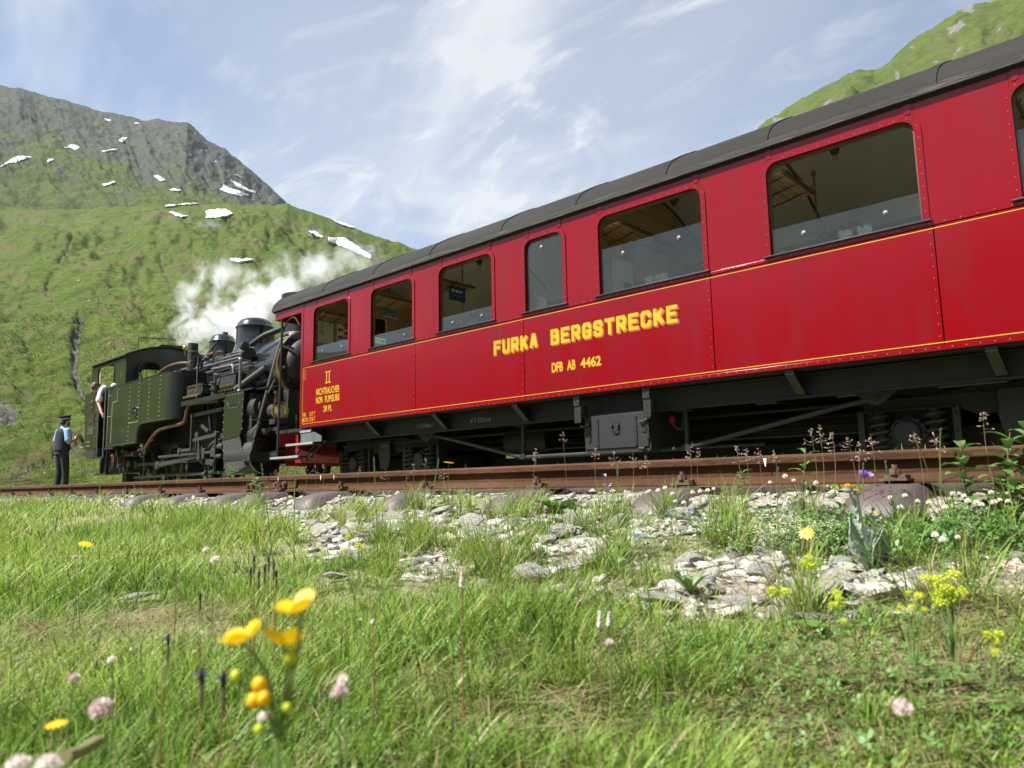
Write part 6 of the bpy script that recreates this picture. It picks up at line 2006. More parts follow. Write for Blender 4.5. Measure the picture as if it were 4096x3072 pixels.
# ================================================================ PEOPLE
def person_mesh(parts, voxel=.013):
    """parts: list of (path, radii) limbs / ellipsoids fused into one continuous surface"""
    mb = MB()
    for kind, *a in parts:
        if kind == 'limb':
            path, rad = a
            n = 12
            P_ = [Vector(p) for p in path]
            for i in range(len(P_) - 1):
                mb.cyl(P_[i], P_[i + 1], rad[i], rad[i + 1], n)
                mb.sphere(P_[i + 1], rad[i + 1], 12, 8)
            mb.sphere(P_[0], rad[0], 12, 8)
        elif kind == 'ball':
            mb.sphere(a[0], a[1], 14, 10)
        elif kind == 'loft':
            secs = a[0]      # (center, (rx, ry)) with x/y axes rotated
            rot = a[1]
            n = 18
            V = []
            for (cx, cy, cz), rx, ry in secs:
                for k in range(n):
                    t = 2 * pi * k / n
                    ex, ey = rx * cos(t), ry * sin(t)
                    V.append((cx + ex * cos(rot) - ey * sin(rot), cy + ex * sin(rot) + ey * cos(rot), cz))
            F = []
            for j in range(len(secs) - 1):
                for k in range(n):
                    F.append((j * n + k, j * n + (k + 1) % n, (j + 1) * n + (k + 1) % n, (j + 1) * n + k))
            F += [tuple(range(n))[::-1], tuple(range((len(secs) - 1) * n, len(secs) * n))]
            mb.add(V, F)
    return mb
def fuse(mb, name, m_, parent, voxel=.013, sm=3):
    o = mb.build(name, m_, parent, smooth=0)
    md = o.modifiers.new("fuse", 'REMESH')
    md.mode = 'VOXEL'
    md.voxel_size = voxel
    md.use_smooth_shade = True
    s_ = o.modifiers.new("soften", 'SMOOTH')
    s_.factor = .5
    s_.iterations = sm
    return o
def hand_parts(palm, fwd, side, up, curl=.5, scale=1.0):
    """palm centre, finger direction, thumb side, palm normal -> capsule list"""
    palm = Vector(palm)
    f_ = Vector(fwd).normalized()
    s_ = Vector(side).normalized()
    u_ = f_.cross(s_).normalized() if up is None else Vector(up).normalized()
    out = [('limb', [palm - f_ * .035 + s_ * .012, palm + f_ * .03 + s_ * .022], [.021, .019]), ('limb', [palm - f_ * .035 - s_ * .012, palm + f_ * .028 - s_ * .024], [.021, .017])]
    for k, (o_, l_) in enumerate(((.030, .07), (.010, .08), (-.011, .075), (-.031, .058))):
        b = palm + f_ * .035 + s_ * o_
        m1 = b + (f_ * cos(curl) + u_ * sin(curl)) * l_ * .5
        m2 = m1 + (f_ * cos(curl * 2.2) + u_ * sin(curl * 2.2)) * l_ * .32
        m3 = m2 + (f_ * cos(curl * 3) + u_ * sin(curl * 3)) * l_ * .25
        out.append(('limb', [b, m1, m2, m3], [.0095, .009, .0085, .0075]))
    tb_ = palm - f_ * .02 + s_ * .03
    out.append(('limb', [tb_, tb_ + (s_ * .7 + f_ * .6 + u_ * .3) * .04, tb_ + (s_ * .6 + f_ * 1.2 + u_ * .6) * .055], [.012, .010, .0085]))
    return out

# ---- conductor, standing with his back half turned
F0 = Vector((-19.72, 5.52, float(g(-19.72, 5.52)) + .10))
MB().box(0, 0, 0, 0, 0, 0)
con = empty("person", F0, "person in dark waistcoat, pale blue shirt and peaked cap standing beside the locomotive", "person")
fwd = Vector((-.22, .975, 0)).normalized()      # faces the cab, away and to the right
rgt = Vector((fwd.y, -fwd.x, 0))
ang = atan2(rgt.y, rgt.x)
def B(r, f, z):
    return F0 + rgt * r + fwd * f + Vector((0, 0, z))
H = 1.72
body = [('loft', [(B(0, 0, .86), .165, .125), (B(0, 0, .95), .17, .13), (B(0, -.01, 1.08), .155, .12), (B(0, 0, 1.22), .175, .125), (B(0, 0, 1.36), .185, .12), (B(0, -.01, 1.44), .15, .09), (B(0, .0, 1.49), .06, .06)], ang),
        ('limb', [B(0, 0, 1.44), B(0, .02, 1.55)], [.058, .052]),
        ('ball', B(0, .045, 1.62), (.078, .090, .105)), ('ball', B(0, .085, 1.575), (.055, .05, .05)),
        ('limb', [B(0, .13, 1.625), B(0, .150, 1.605)], [.012, .014]), ('ball', B(.078, .04, 1.615), (.018, .022, .03)), ('ball', B(-.078, .04, 1.615), (.018, .022, .03)),
        ('limb', [B(0, .115, 1.565), B(0, .125, 1.562)], [.018, .012])]
LA = [B(-.185, 0, 1.40), B(-.245, -.02, 1.13), B(-.06, .22, 1.17)]
RA = [B(.185, 0, 1.40), B(.255, .0, 1.12), B(.09, .23, 1.20)]
for A_ in (LA, RA):
    body.append(('limb', A_, [.052, .043, .030]))
body += hand_parts(B(-.02, .26, 1.20), (rgt * .6 + fwd * .5 + Vector((0, 0, .35))), (0, 0, 1), None, .7)
body += hand_parts(B(.05, .27, 1.23), (-rgt * .6 + fwd * .4 + Vector((0, 0, .4))), (0, 0, 1), None, .7)
LL = [B(-.095, 0, .88), B(-.10, .02, .48), B(-.10, -.02, .09)]
RL = [B(.095, 0, .88), B(.105, .05, .48), B(.11, .06, .09)]
for A_ in (LL, RL):
    body.append(('limb', A_, [.085, .058, .042]))
    body.append(('limb', [A_[2] + Vector((0, 0, -.02)), A_[2] + fwd * .13 + Vector((0, 0, -.05))], [.042, .034]))
fuse(person_mesh(body), "body", "skin", con, .011)
# clothes
tr = [('loft', [(B(0, 0, .84), .178, .138), (B(0, 0, .93), .180, .140), (B(0, 0, 1.03), .17, .132)], ang)]
for A_ in (LL, RL):
    tr.append(('limb', [A_[0], A_[1], A_[2] + Vector((0, 0, .0))], [.102, .080, .068]))
fuse(person_mesh(tr), "trousers", "cloth_black", con, .013)
sh_ = [('loft', [(B(0, 0, 1.10), .168, .130), (B(0, 0, 1.36), .194, .128), (B(0, -.01, 1.445), .16, .098), (B(0, .0, 1.475), .085, .075)], ang), ('limb', [B(0, .005, 1.455), B(0, .012, 1.50)], [.075, .066])]
for A_ in (LA, RA):
    e_ = A_[0].lerp(A_[1], .78)
    sh_.append(('limb', [A_[0], A_[0].lerp(A_[1], .4), e_], [.074, .078, .080]))
fuse(person_mesh(sh_), "shirt", "cloth_blue", con, .013)
ve = [('loft', [(B(0, 0, .93), .200, .160), (B(0, 0, 1.0), .200, .160), (B(0, -.005, 1.12), .192, .152), (B(0, 0, 1.26), .200, .152), (B(0, -.006, 1.37), .182, .142), (B(0, -.014, 1.445), .140, .108), (B(0, -.012, 1.465), .09, .088)], ang)]
fuse(person_mesh(ve), "waistcoat", "cloth_navy", con, .013, 2)
hr = [('ball', B(0, .02, 1.645), (.086, .095, .085)), ('ball', B(0, -.02, 1.60), (.075, .065, .07)), ('limb', [B(.075, .06, 1.59), B(.05, .10, 1.55), B(0, .115, 1.535)], [.016, .020, .024]), ('limb', [B(-.075, .06, 1.59), B(-.05, .10, 1.55), B(0, .115, 1.535)], [.016, .020, .024])]
fuse(person_mesh(hr), "hair", "hair_dark", con, .010, 2)
cp = MB()
tilt = Matrix.Rotation(radians(10), 3, rgt)
def capring(r, h, n=28):
    return [B(0, .035, 1.675) + tilt @ (rgt * r * cos(a) + fwd * (r * 1.12) * sin(a) + Vector((0, 0, h))) for a in np.linspace(0, 2 * pi, n + 1)[:-1]]
rings = [capring(.099, 0), capring(.101, .055), capring(.121, .085), capring(.119, .095), capring(.06, .102)]
V = [p for r_ in rings for p in r_]
F = []
for j in range(4):
    for k in range(28):
        F.append((j * 28 + k, j * 28 + (k + 1) % 28, (j + 1) * 28 + (k + 1) % 28, (j + 1) * 28 + k))
F += [tuple(range(28))[::-1], tuple(range(4 * 28, 5 * 28))]
cp.add(V, F)
capo = cp.build("cap", "cloth_navy", con, smooth=40)
bd = MB()
r1 = [capring(.1025, .012), capring(.1030, .020)]
r2 = [capring(.1030, .030), capring(.1035, .036)]
for rr in (r1, r2):
    bd.add(rr[0] + rr[1], [(k, (k + 1) % 28, 28 + (k + 1) % 28, 28 + k) for k in range(28)])
bd.build("cap_band", "white_paint", capo)
vz = MB()
vi = [B(0, .035, 1.675) + tilt @ (rgt * .100 * cos(a) + fwd * .112 * sin(a) + Vector((0, 0, .006))) for a in np.linspace(.35, pi - .35, 12)]
vo = [B(0, .035, 1.675) + tilt @ (rgt * .104 * cos(a) + fwd * (.112 + .075 * sin((a - .35) / (pi - .7) * pi)) * sin(a) + Vector((0, 0, -.014))) for a in np.linspace(.35, pi - .35, 12)]
vz.add(vi + vo + [p + Vector((0, 0, .004)) for p in vi + vo], [(i, i + 1, 12 + i + 1, 12 + i) for i in range(11)] + [(24 + i, 36 + i, 36 + i + 1, 24 + i + 1) for i in range(11)] + [(12 + i, 12 + i + 1, 36 + i + 1, 36 + i) for i in range(11)])
vz.build("cap_visor", "leather", capo)
sh2 = []
for A_ in (LL, RL):
    sh2.append(('limb', [A_[2] + Vector((0, 0, -.035)) - fwd * .04, A_[2] + fwd * .15 + Vector((0, 0, -.055))], [.05, .042]))
fuse(person_mesh(sh2), "shoes", "leather", con, .012)
fuse(person_mesh([('limb', [B(.185, .02, .93), B(.19, .03, .82)], [.022, .028])]), "belt_pouch", "leather", con, .01)

# ---- driver leaning out of the cab door
D0 = Vector((-18.95, 6.42, 1.06))
drv = empty("person", D0, "person in white shirt, dark waistcoat and red tie leaning out of the cab", "person")
hd_ = Vector((-19.33, 6.02, 2.50))          # head
hf = Vector((-.78, -.30, -.45)).normalized()  # looking down and left
hs_ = Vector((.30, -.78, 0)).normalized()
hip = Vector((-18.86, 6.56, 1.98))
shl = Vector((-19.10, 6.10, 2.36))
shr = Vector((-18.88, 6.40, 2.42))
chest = (shl + shr) / 2 + Vector((0, 0, -.02))
dbody = [('limb', [hip + Vector((0, 0, -.1)), hip, hip.lerp(chest, .5), chest], [.14, .14, .145, .13]),
         ('limb', [shl, shr], [.075, .075]), ('limb', [chest + Vector((-.05, -.06, .05)), hd_ + Vector((.07, .06, -.05))], [.058, .052]),
         ('ball', hd_, (.088, .082, .105)), ('ball', hd_ + hf * .05 + Vector((0, 0, -.05)), (.055, .052, .05)),
         ('limb', [hd_ + hf * .085, hd_ + hf * .115 + Vector((0, 0, -.012))], [.012, .013]), ('ball', hd_ + Vector((.0, -.085, -.01)) + hf * -.01, (.02, .016, .03)),
         ('limb', [shl, Vector((-19.06, 6.04, 2.10)), Vector((-18.87, 6.06, 1.84))], [.055, .043, .032]),
         ('limb', [shr, Vector((-18.72, 6.24, 2.49)), Vector((-18.72, 6.48, 2.34))], [.055, .045, .032]),
         ('limb', [hip + Vector((0, -.08, -.05)), Vector((-18.98, 6.52, 1.55)), Vector((-18.92, 6.56, 1.12))], [.09, .062, .045]),
         ('limb', [hip + Vector((0, .10, -.05)), Vector((-18.98, 6.72, 1.55)), Vector((-18.92, 6.74, 1.12))], [.09, .062, .045])]
dbody += hand_parts(Vector((-18.83, 6.07, 1.79)), (.2, .1, -1), (-1, -.2, 0), None, .5)
dbody += hand_parts(Vector((-18.72, 6.55, 2.30)), (0, 1, -.4), (0, .4, .9), None, .5)
fuse(person_mesh(dbody), "body", "skin", drv, .011)
ds = [('limb', [hip, hip.lerp(chest, .5), chest], [.135, .135, .120]), ('limb', [shl, shr], [.078, .078]), ('limb', [shl, shl.lerp(Vector((-19.06, 6.04, 2.10)), .75)], [.070, .078]),
      ('limb', [shr, shr.lerp(Vector((-18.72, 6.24, 2.49)), .95)], [.080, .072]), ('limb', [chest + Vector((-.06, -.05, .06)), chest + Vector((-.13, -.10, .10))], [.075, .07])]
fuse(person_mesh(ds), "shirt", "cloth_white", drv, .013)
dv = [('limb', [hip, hip.lerp(chest, .5), chest + Vector((.0, -.03, .0))], [.165, .172, .158]), ('limb', [shl.lerp(shr, .30) + Vector((.02, .02, .02)), shr.lerp(shl, .15) + Vector((.02, .02, .02))], [.095, .095])]
fuse(person_mesh(dv), "waistcoat", "cloth_navy", drv, .013)
fuse(person_mesh([('limb', [chest + Vector((-.13, -.15, .03)), chest + Vector((-.11, -.155, -.06)), chest + Vector((-.05, -.15, -.16))], [.022, .024, .028])]), "tie", "cloth_red", drv, .009)
dt = []
for a_ in (-.08, .10):
    dt.append(('limb', [hip + Vector((0, a_, 0)), Vector((-18.98, 6.62 + a_, 1.55)), Vector((-18.92, 6.65 + a_, 1.10))], [.11, .08, .065]))
fuse(person_mesh(dt), "trousers", "cloth_black", drv, .014)
dh = [('ball', hd_ + Vector((.036, .01, .045)), (.096, .098, .088)), ('limb', [hd_ + hf * .06 + Vector((-.02, -.04, .075)), hd_ + hf * .045 + Vector((-.01, .05, .08))], [.035, .035]), ('ball', hd_ + Vector((.06, 0, .0)), (.075, .098, .085))]
fuse(person_mesh(dh), "hair", "hair_brown", drv, .010, 2)

# ================================================================ VEGETATION
def blades(P, h, w, az, lean, curl, col, name, mname="grass_blade"):
    n = len(P)
    ts = np.array([0, .38, .74, 1.0])
    d = np.stack([np.cos(az), np.sin(az), 0 * az], 1)
    s = np.stack([-np.sin(az + .6), np.cos(az + .6), 0 * az], 1)
    V = np.zeros((n, 7, 3), np.float32)
    k = 0
    for i, t in enumerate(ts):
        out = (lean * t + curl * t * t) * h
        up = h * t * (1 - .28 * np.clip(lean + curl, 0, 1.6) * t)
        c = P + d * out[:, None] + np.array([0, 0, 1.0]) * up[:, None]
        if i < 3:
            ww = w * (1 - .45 * t) * .5
            V[:, k] = c - s * ww[:, None]
            V[:, k + 1] = c + s * ww[:, None]
            k += 2
        else:
            V[:, k] = c
    b = np.arange(n)[:, None] * 7
    q = np.concatenate([b + np.array([[0, 1, 3, 2]]), b + np.array([[2, 3, 5, 4]])], 0)
    t3 = b + np.array([[4, 5, 6]])
    me = np_mesh(name, V.reshape(-1, 3), q, t3)
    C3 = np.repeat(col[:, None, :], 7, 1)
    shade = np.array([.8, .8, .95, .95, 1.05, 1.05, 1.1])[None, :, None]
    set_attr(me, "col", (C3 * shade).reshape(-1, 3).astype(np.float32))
    return put(name, me, mname)
def grass_cols(x, y, n, dry):
    a = np.array([.160, .275, .030])
    b = np.array([.285, .390, .066])
    c = np.array([.080, .155, .022])
    s = np.array([.42, .34, .16])
    u = RNG.random(n)[:, None]
    patch = sstep(-.35, .45, fbm(x * 1.3, y * 1.3, 3, 101))[:, None]
    col = a * (1 - patch) + b * patch
    col = col * (.70 + .70 * u)
    dk = (RNG.random(n) < .22)[:, None]
    col = np.where(dk, c * (.8 + .5 * u), col)
    st = (RNG.random(n) < dry)[:, None]
    return np.where(st, s * (.65 + .6 * u), col)
gb0 = on_ground(3480, 2285)
BARE = []
for px, py, br in ((3450, 2780, .11), (3750, 2760, .10), (3100, 2760, .08), (2200, 2850, .08), (2500, 2700, .07), (820, 2480, .08), (560, 2500, .08), (3000, 2960, .12), (1700, 2800, .10), (150, 2560, .08), (3900, 2480, .10), (2350, 2950, .12), (1950, 2960, .1)):
    p_ = on_ground(px, py)
    BARE.append((p_.x, p_.y, br))
def polar_samp(n, r0, r1, a0=-84, a1=2):
    r = np.sqrt(r0 * r0 + RNG.random(n) * (r1 * r1 - r0 * r0))
    a = (a0 + RNG.random(n) * (a1 - a0)) * D2R
    return r * np.sin(a), r * np.cos(a)
def meadow(n, x, y, hmin, hmax, w, name, label, dry=.10, dens=1.0, keep_stone=.06, flat=.0):
    m_ = stone_mask(x, y)
    lush = fbm(x * 1.1, y * 1.1, 3, 61) + .5 * fbm(x * 4, y * 4, 2, 62)
    keep = RNG.random(len(x)) < np.clip((.55 + .9 * lush) * dens, .12, 1) * (1 - m_ * (1 - keep_stone))
    keep &= (y < 2.66)
    near_rock = np.ones(len(x))
    for rx, ry, rs in ROCKPOS:
        d_ = np.hypot(x - rx, y - ry) / rs
        # nothing grows through the loose rocks and grass is grazed short in front of them
        keep &= d_ > .62
        fx, fy = x - rx * .87, y - ry * .87
        near_rock = np.minimum(near_rock, .30 + .70 * sstep(.5, 1.3, np.minimum(d_, np.hypot(fx, fy) / rs)))
    for rx, ry, rs in ((gb0.x, gb0.y, .10),):
        near_rock = np.minimum(near_rock, .25 + .75 * sstep(.6, 1.6, np.minimum(np.hypot(x - rx, y - ry), np.hypot(x - rx * .9, y - ry * .9)) / rs))
    thin = np.zeros(len(x))
    for bx_, by_, br_ in BARE:
        thin = np.maximum(thin, np.exp(-((x - bx_) ** 2 + (y - by_) ** 2) / br_ ** 2))
    keep &= RNG.random(len(x)) > .55 * thin
    x, y, lush, near_rock, thin = x[keep], y[keep], lush[keep], near_rock[keep], thin[keep]
    n = len(x)
    # blades stand in tufts
    cx = np.round(x / .05) * .05 + .05 * (vnoise(np.round(x / .05), np.round(y / .05), 5) - .5)
    cy = np.round(y / .05) * .05 + .05 * (vnoise(np.round(x / .05), np.round(y / .05), 6) - .5)
    pull = .45
    x = x * (1 - pull) + cx * pull + RNG.normal(0, .004, n)
    y = y * (1 - pull) + cy * pull + RNG.normal(0, .004, n)
    z = g(x, y) - .003
    h = (hmin + (hmax - hmin) * RNG.random(n) ** 1.8) * np.clip(.72 + .6 * lush, .35, 1.4)
    h = h * (1 - .38 * sstep(1.0, 1.35, y) * (x > -3.2))
    h = h * near_rock * (1 - .45 * thin)
    az = np.arctan2(y - cy, x - cx) + RNG.normal(0, .9, n)
    lean = np.abs(RNG.normal(.25, .25, n)) + flat
    curl = np.abs(RNG.normal(.30, .28, n))
    ww = w * (.6 + .8 * RNG.random(n))
    col = grass_cols(x, y, n, dry)
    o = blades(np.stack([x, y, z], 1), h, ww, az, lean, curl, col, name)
    return tag(o, label, kind="stuff")
x, y = polar_samp(54000, .34, 1.25)
meadow(0, x, y, .025, .105, .0024, "meadow_grass", "green meadow grass in the foreground", dry=.07)
x, y = polar_samp(100000, 1.2, 2.6)
meadow(0, x, y, .030, .135, .0025, "meadow_grass", "green meadow grass between the foreground and the stones", dry=.05)
x, y = polar_samp(95000, 2.5, 5.2, -84, -18)
meadow(0, x, y, .05, .16, .0036, "meadow_grass", "taller meadow grass towards the left of the track", dry=.07)
x = -4.2 - 17 * RNG.random(52000) ** 1.35
y = .4 + 2.25 * RNG.random(52000)
meadow(0, x, y, .06, .17, .006, "meadow_grass", "distant strip of grass along the near rail", dry=.07, keep_stone=.25)
# dry thatch lying flat
x, y = polar_samp(42000, .4, 2.3)
thin = np.zeros(len(x))
for bx_, by_, br_ in BARE:
    thin = np.maximum(thin, np.exp(-((x - bx_) ** 2 + (y - by_) ** 2) / (br_ * 1.1) ** 2))
k_ = (RNG.random(len(x)) < .10 + .42 * thin)
x, y = x[k_], y[k_]
n = len(x)
o = blades(np.stack([x, y, g(x, y) + .004], 1), .03 + .05 * RNG.random(n), .0018 + .0012 * RNG.random(n), RNG.random(n) * 6.28, 1.6 + RNG.random(n), .6 * RNG.random(n),
           np.array([.33, .265, .135]) * (.5 + .8 * RNG.random(n))[:, None], "dry_grass")
tag(o, "straw-coloured dry grass matted in bare patches", kind="stuff")
# tufts among the stones and between the rails and behind the train
tx, ty = [], []
for cx, cy, rr, nn in [(-2.05, 1.72, .10, 420), (-1.75, 1.68, .08, 300), (-1.55, 1.60, .12, 520), (-2.35, 1.95, .06, 160), (-1.05, 2.02, .06, 170), (-.55, 1.9, .06, 120), (-.2, 1.5, .08, 260), (.05, 1.62, .1, 300),
                       (-.16, 2.42, .06, 320), (-2.9, 2.40, .05, 200), (-4.4, 2.3, .1, 260), (-1.62, 2.28, .04, 120), (-.95, 2.40, .04, 120)] + [(random.uniform(-3.6, .4), random.uniform(1.4, 2.5), .04, 70) for _ in range(70)]:
    tx.append(cx + RNG.normal(0, rr * .5, nn))
    ty.append(cy + RNG.normal(0, rr * .5, nn))
x = np.concatenate(tx)
y = np.concatenate(ty)
n = len(x)
o = blades(np.stack([x, y, g(x, y) - .004], 1), .06 + .12 * RNG.random(n) ** 1.4, .0022 + .0012 * RNG.random(n), RNG.random(n) * 6.28, np.abs(RNG.normal(.25, .25, n)), np.abs(RNG.normal(.25, .25, n)), grass_cols(x, y, n, .16), "grass_tufts")
tag(o, "thin grass tufts growing between the pale stones", kind="stuff")
x = -26 + 28 * RNG.random(26000)
y = np.where(RNG.random(26000) < .3, 4.4 + 1.4 * RNG.random(26000), 8.9 + 3.2 * RNG.random(26000) ** 1.3)
n = len(x)
k_ = fbm(x * .8, y * .8, 3, 15) > -.25
x, y = x[k_], y[k_]
n = len(x)
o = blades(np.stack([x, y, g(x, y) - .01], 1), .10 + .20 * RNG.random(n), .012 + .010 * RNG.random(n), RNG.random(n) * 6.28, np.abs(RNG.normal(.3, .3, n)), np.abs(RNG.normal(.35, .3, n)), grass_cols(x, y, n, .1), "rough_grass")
tag(o, "rough grass beyond the tracks at the foot of the hillside", kind="stuff")
# tussock grass on the lower hillside
n = 90000
az = -82 + 40 * RNG.random(n)
t = .62 * RNG.random(n) ** 1.25
r, z = hillA(az, t)
tus = fbm(az * 1.6, np.log(r) * 14, 3, 121)
k_ = RNG.random(n) < np.clip(.55 + 1.3 * tus, .08, 1)
az, t, r, z, tus = az[k_], t[k_], r[k_], z[k_], tus[k_]
n = len(az)
x = r * np.sin(az * D2R)
y = r * np.cos(az * D2R)
k1 = np.array([.074, .106, .018])
k2 = np.array([.125, .148, .034])
k3 = np.array([.125, .105, .048])
u = RNG.random(n)[:, None]
pa = sstep(-.3, .5, fbm(az * .7, np.log(r) * 6, 3, 131))[:, None]
col = (k1 * (1 - pa) + k2 * pa) * (.7 + .7 * u)
col = np.where((RNG.random(n) < .09)[:, None], k3 * (.6 + .8 * u), col)
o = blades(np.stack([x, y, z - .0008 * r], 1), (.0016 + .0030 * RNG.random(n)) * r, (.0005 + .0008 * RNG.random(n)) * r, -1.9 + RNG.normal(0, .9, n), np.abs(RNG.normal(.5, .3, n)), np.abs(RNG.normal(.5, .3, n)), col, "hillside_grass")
tag(o, "tussocky grass covering the lower hillside on the left", kind="stuff")
# low broad leaves of clover and plantain
def leaf_litter(n, samp, smin, smax, name, label, mname, lift=.05):
    V = []
    T = []
    x, y = samp(n)
    n = len(x)
    z = g(x, y) + lift * RNG.random(n)
    s = smin + (smax - smin) * RNG.random(n)
    a = RNG.random(n) * 6.28
    tl = RNG.normal(0, .45, (n, 2))
    vs_ = []
    for k in range(3):
        aa = a + k * 2.094
        for rad, off in ((0.05, 0), (.62, -.55), (1.0, -.32), (1.05, .30), (.62, .55)):
            px = s * rad * np.cos(aa + off)
            py = s * rad * np.sin(aa + off)
            pz = px * tl[:, 0] + py * tl[:, 1] + s * .25 * rad
            vs_.append(np.stack([x + px, y + py, z + pz], 1))
    V = np.stack(vs_, 1)
    b = np.arange(n)[:, None] * 15
    T = np.concatenate([b + np.array([[k * 5, k * 5 + i, k * 5 + i + 1]]) for k in range(3) for i in (1, 2, 3)], 0)
    me = np_mesh(name, V.reshape(-1, 3), None, T)
    return tag(put(name, me, mname), label, kind="stuff")
def sA(n):
    x = -.62 + RNG.normal(0, .30, n)
    y = 2.12 + RNG.normal(0, .12, n)
    k = y < 2.5
    return x[k], y[k]
def sB(n):
    x = .15 + RNG.normal(0, .36, n)
    y = 2.16 + RNG.normal(0, .12, n)
    k = y < 2.5
    return x[k], y[k]
def sC(n):
    x, y = polar_samp(n, .42, 1.7)
    k = fbm(x * 2.6, y * 2.6, 3, 77) > .05
    return x[k], y[k]
leaf_litter(2600, sA, .007, .014, "clover_leaves", "dense low clover leaves in front of a sleeper at centre right", "leaf_dark", .07)
leaf_litter(2400, sB, .007, .014, "clover_leaves", "low clover leaves below the rail at far right", "leaf_dark", .07)
leaf_litter(9000, sC, .004, .0095, "ground_leaves", "small round leaves mixed into the foreground grass", "leaf_green", .05)

# ---------------------------------------------------------------- single plants
def add_leaf(mb, base, d, length, width, droop=.3, fold=.15, n=6, wav=0.0, tooth=0.0, side=None):
    base = Vector(base)
    d = Vector(d).normalized()
    side = d.cross(Vector((0, 0, 1))) if side is None else Vector(side) - d * d.dot(Vector(side))
    if side.length < .05:
        side = Vector((1, 0, 0))
    side.normalize()
    up = side.cross(d)
    L_ = []
    for i in range(n + 1):
        t = i / n
        c_ = base + d * length * t - Vector((0, 0, 1)) * droop * length * t * t
        w_ = width * .5 * (sin(pi * min(t * .94 + .06, 1)) ** .8) * (1 if i < n else .02)
        if tooth and 0 < i < n:
            w_ *= 1 + tooth * (1 if i % 2 else -1)
        o_ = up * (fold * w_ * 1.2 + wav * width * sin(t * 9))
        L_ += [c_ - side * w_ + o_, c_, c_ + side * w_ + o_ * (1 if not wav else .4)]
    F = []
    for i in range(n):
        a = i * 3
        F += [(a, a + 1, a + 4, a + 3), (a + 1, a + 2, a + 5, a + 4)]
    mb.add(L_, F)
    return mb
def stem_to(mb, base, head, r, bow=.12):
    base = Vector(base)
    head = Vector(head)
    m_ = base.lerp(head, .55) + Vector((random.uniform(-bow, bow), random.uniform(-bow, bow), 0)) * (head - base).length * .5
    return mb.tube([base, m_, head], r, 5, 5, taper=.6)
def pt(px, py, depth):
    d = ray(px, py)
    return Vector(d * depth)
def gz(p, dx=0.0, dy=0.0):
    return Vector((p.x + dx, p.y + dy, float(g(p.x + dx, p.y + dy))))
# flower head meshes (unit size, looking up +Z)
def clover_head(seed):
    rg = random.Random(seed)
    mb = MB()
    for i in range(70):
        ph = math.acos(1 - 1.55 * (i + .5) / 70)
        th = i * 2.39996
        d = Vector((sin(ph) * cos(th), sin(ph) * sin(th), cos(ph)))
        u, w = frame_of(d)
        a = rg.uniform(0, 6.28)
        u2 = u * cos(a) + w * sin(a)
        w2 = d.cross(u2)
        l_ = rg.uniform(.88, 1.08)
        mb.add([d * .35 - u2 * .05, d * .35 + u2 * .05, d * l_ * .85 + u2 * .13, d * l_ + w2 * .05, d * l_ * .85 - u2 * .13], [(0, 1, 2, 3, 4)])
    mb.sphere((0, 0, 0), .55, 8, 6)
    me = mb.mesh("flower_head", 0)
    return me
def petal_disc(n, wid, cup, mname, seed=1, L_=1.0):
    mb = MB()
    for i in range(n):
        a = 2 * pi * i / n
        d = Vector((cos(a), sin(a), 0))
        s = Vector((-sin(a), cos(a), 0))
        pts = []
        for t, w_ in ((.05, .12), (.35, .75), (.7, 1.0), (.92, .72), (1.0, .25)):
            z = cup * t * t
            pts.append((d * t * L_ + Vector((0, 0, z)), w_ * wid))
        V = []
        for c_, w_ in pts:
            V += [c_ - s * w_ + Vector((0, 0, .04 * w_)), c_, c_ + s * w_ + Vector((0, 0, .04 * w_))]
        F = []
        for k in range(len(pts) - 1):
            b = k * 3
            F += [(b, b + 1, b + 4, b + 3), (b + 1, b + 2, b + 5, b + 4)]
        mb.add(V, F)
    me = mb.mesh("flower_head", 180)
    me.materials.append(MATS[mname])
    return me
HM = {}
for i in range(2):
    for nm, mn in (("white", "petal_white"), ("pink", "petal_pink")):
        me = clover_head(i)
        me.materials.append(MATS[mn])
        HM[nm + str(i)] = me
HM["butter"] = petal_disc(5, .52, .62, "petal_yellow")
HM["forget"] = petal_disc(5, .42, .08, "petal_blue")
HM["violet"] = petal_disc(5, .48, .35, "petal_violet")
HM["ray_orange"] = petal_disc(16, .10, .25, "petal_orange")
HM["ray_yellow"] = petal_disc(13, .12, -.1, "petal_yellow")
HM["white5"] = petal_disc(5, .40, .1, "petal_cream")
bmx = MB()
rg = random.Random(4)
for i in range(40):
    ph = math.acos(1 - 1.7 * (i + .5) / 40)
    d0 = Vector((sin(ph) * cos(i * 2.4), sin(ph) * sin(i * 2.4), cos(ph)))
    u0, w0 = frame_of(d0)
    for k in range(3):
        b = rg.uniform(0, 6.28)
        t0 = u0 * cos(b) + w0 * sin(b)
        n0 = d0.cross(t0)
        c_ = d0 * rg.uniform(.55, .8)
        bmx.add([c_, c_ + d0 * .12 + t0 * .16 + n0 * .09, c_ + d0 * .18 + t0 * .30, c_ + d0 * .12 + t0 * .16 - n0 * .09], [(0, 1, 2, 3)])
for i in range(16):
    a = i * 2.4
    r_ = .85 * sqrt((i + .5) / 16)
    for k in range(4):
        b = rg.uniform(0, 6.28)
        c_ = Vector((r_ * cos(a), r_ * sin(a), .45 * (1 - r_ * r_)))
        d = Vector((cos(b), sin(b), .5)) * .24
        s = Vector((-sin(b), cos(b), 0)) * .10
        bmx.add([c_, c_ + d * .6 + s, c_ + d, c_ + d * .6 - s], [(0, 1, 2, 3)])
me = bmx.mesh("flower_head", 0)
me.materials.append(MATS["bud_lime"])
HM["lime"] = me
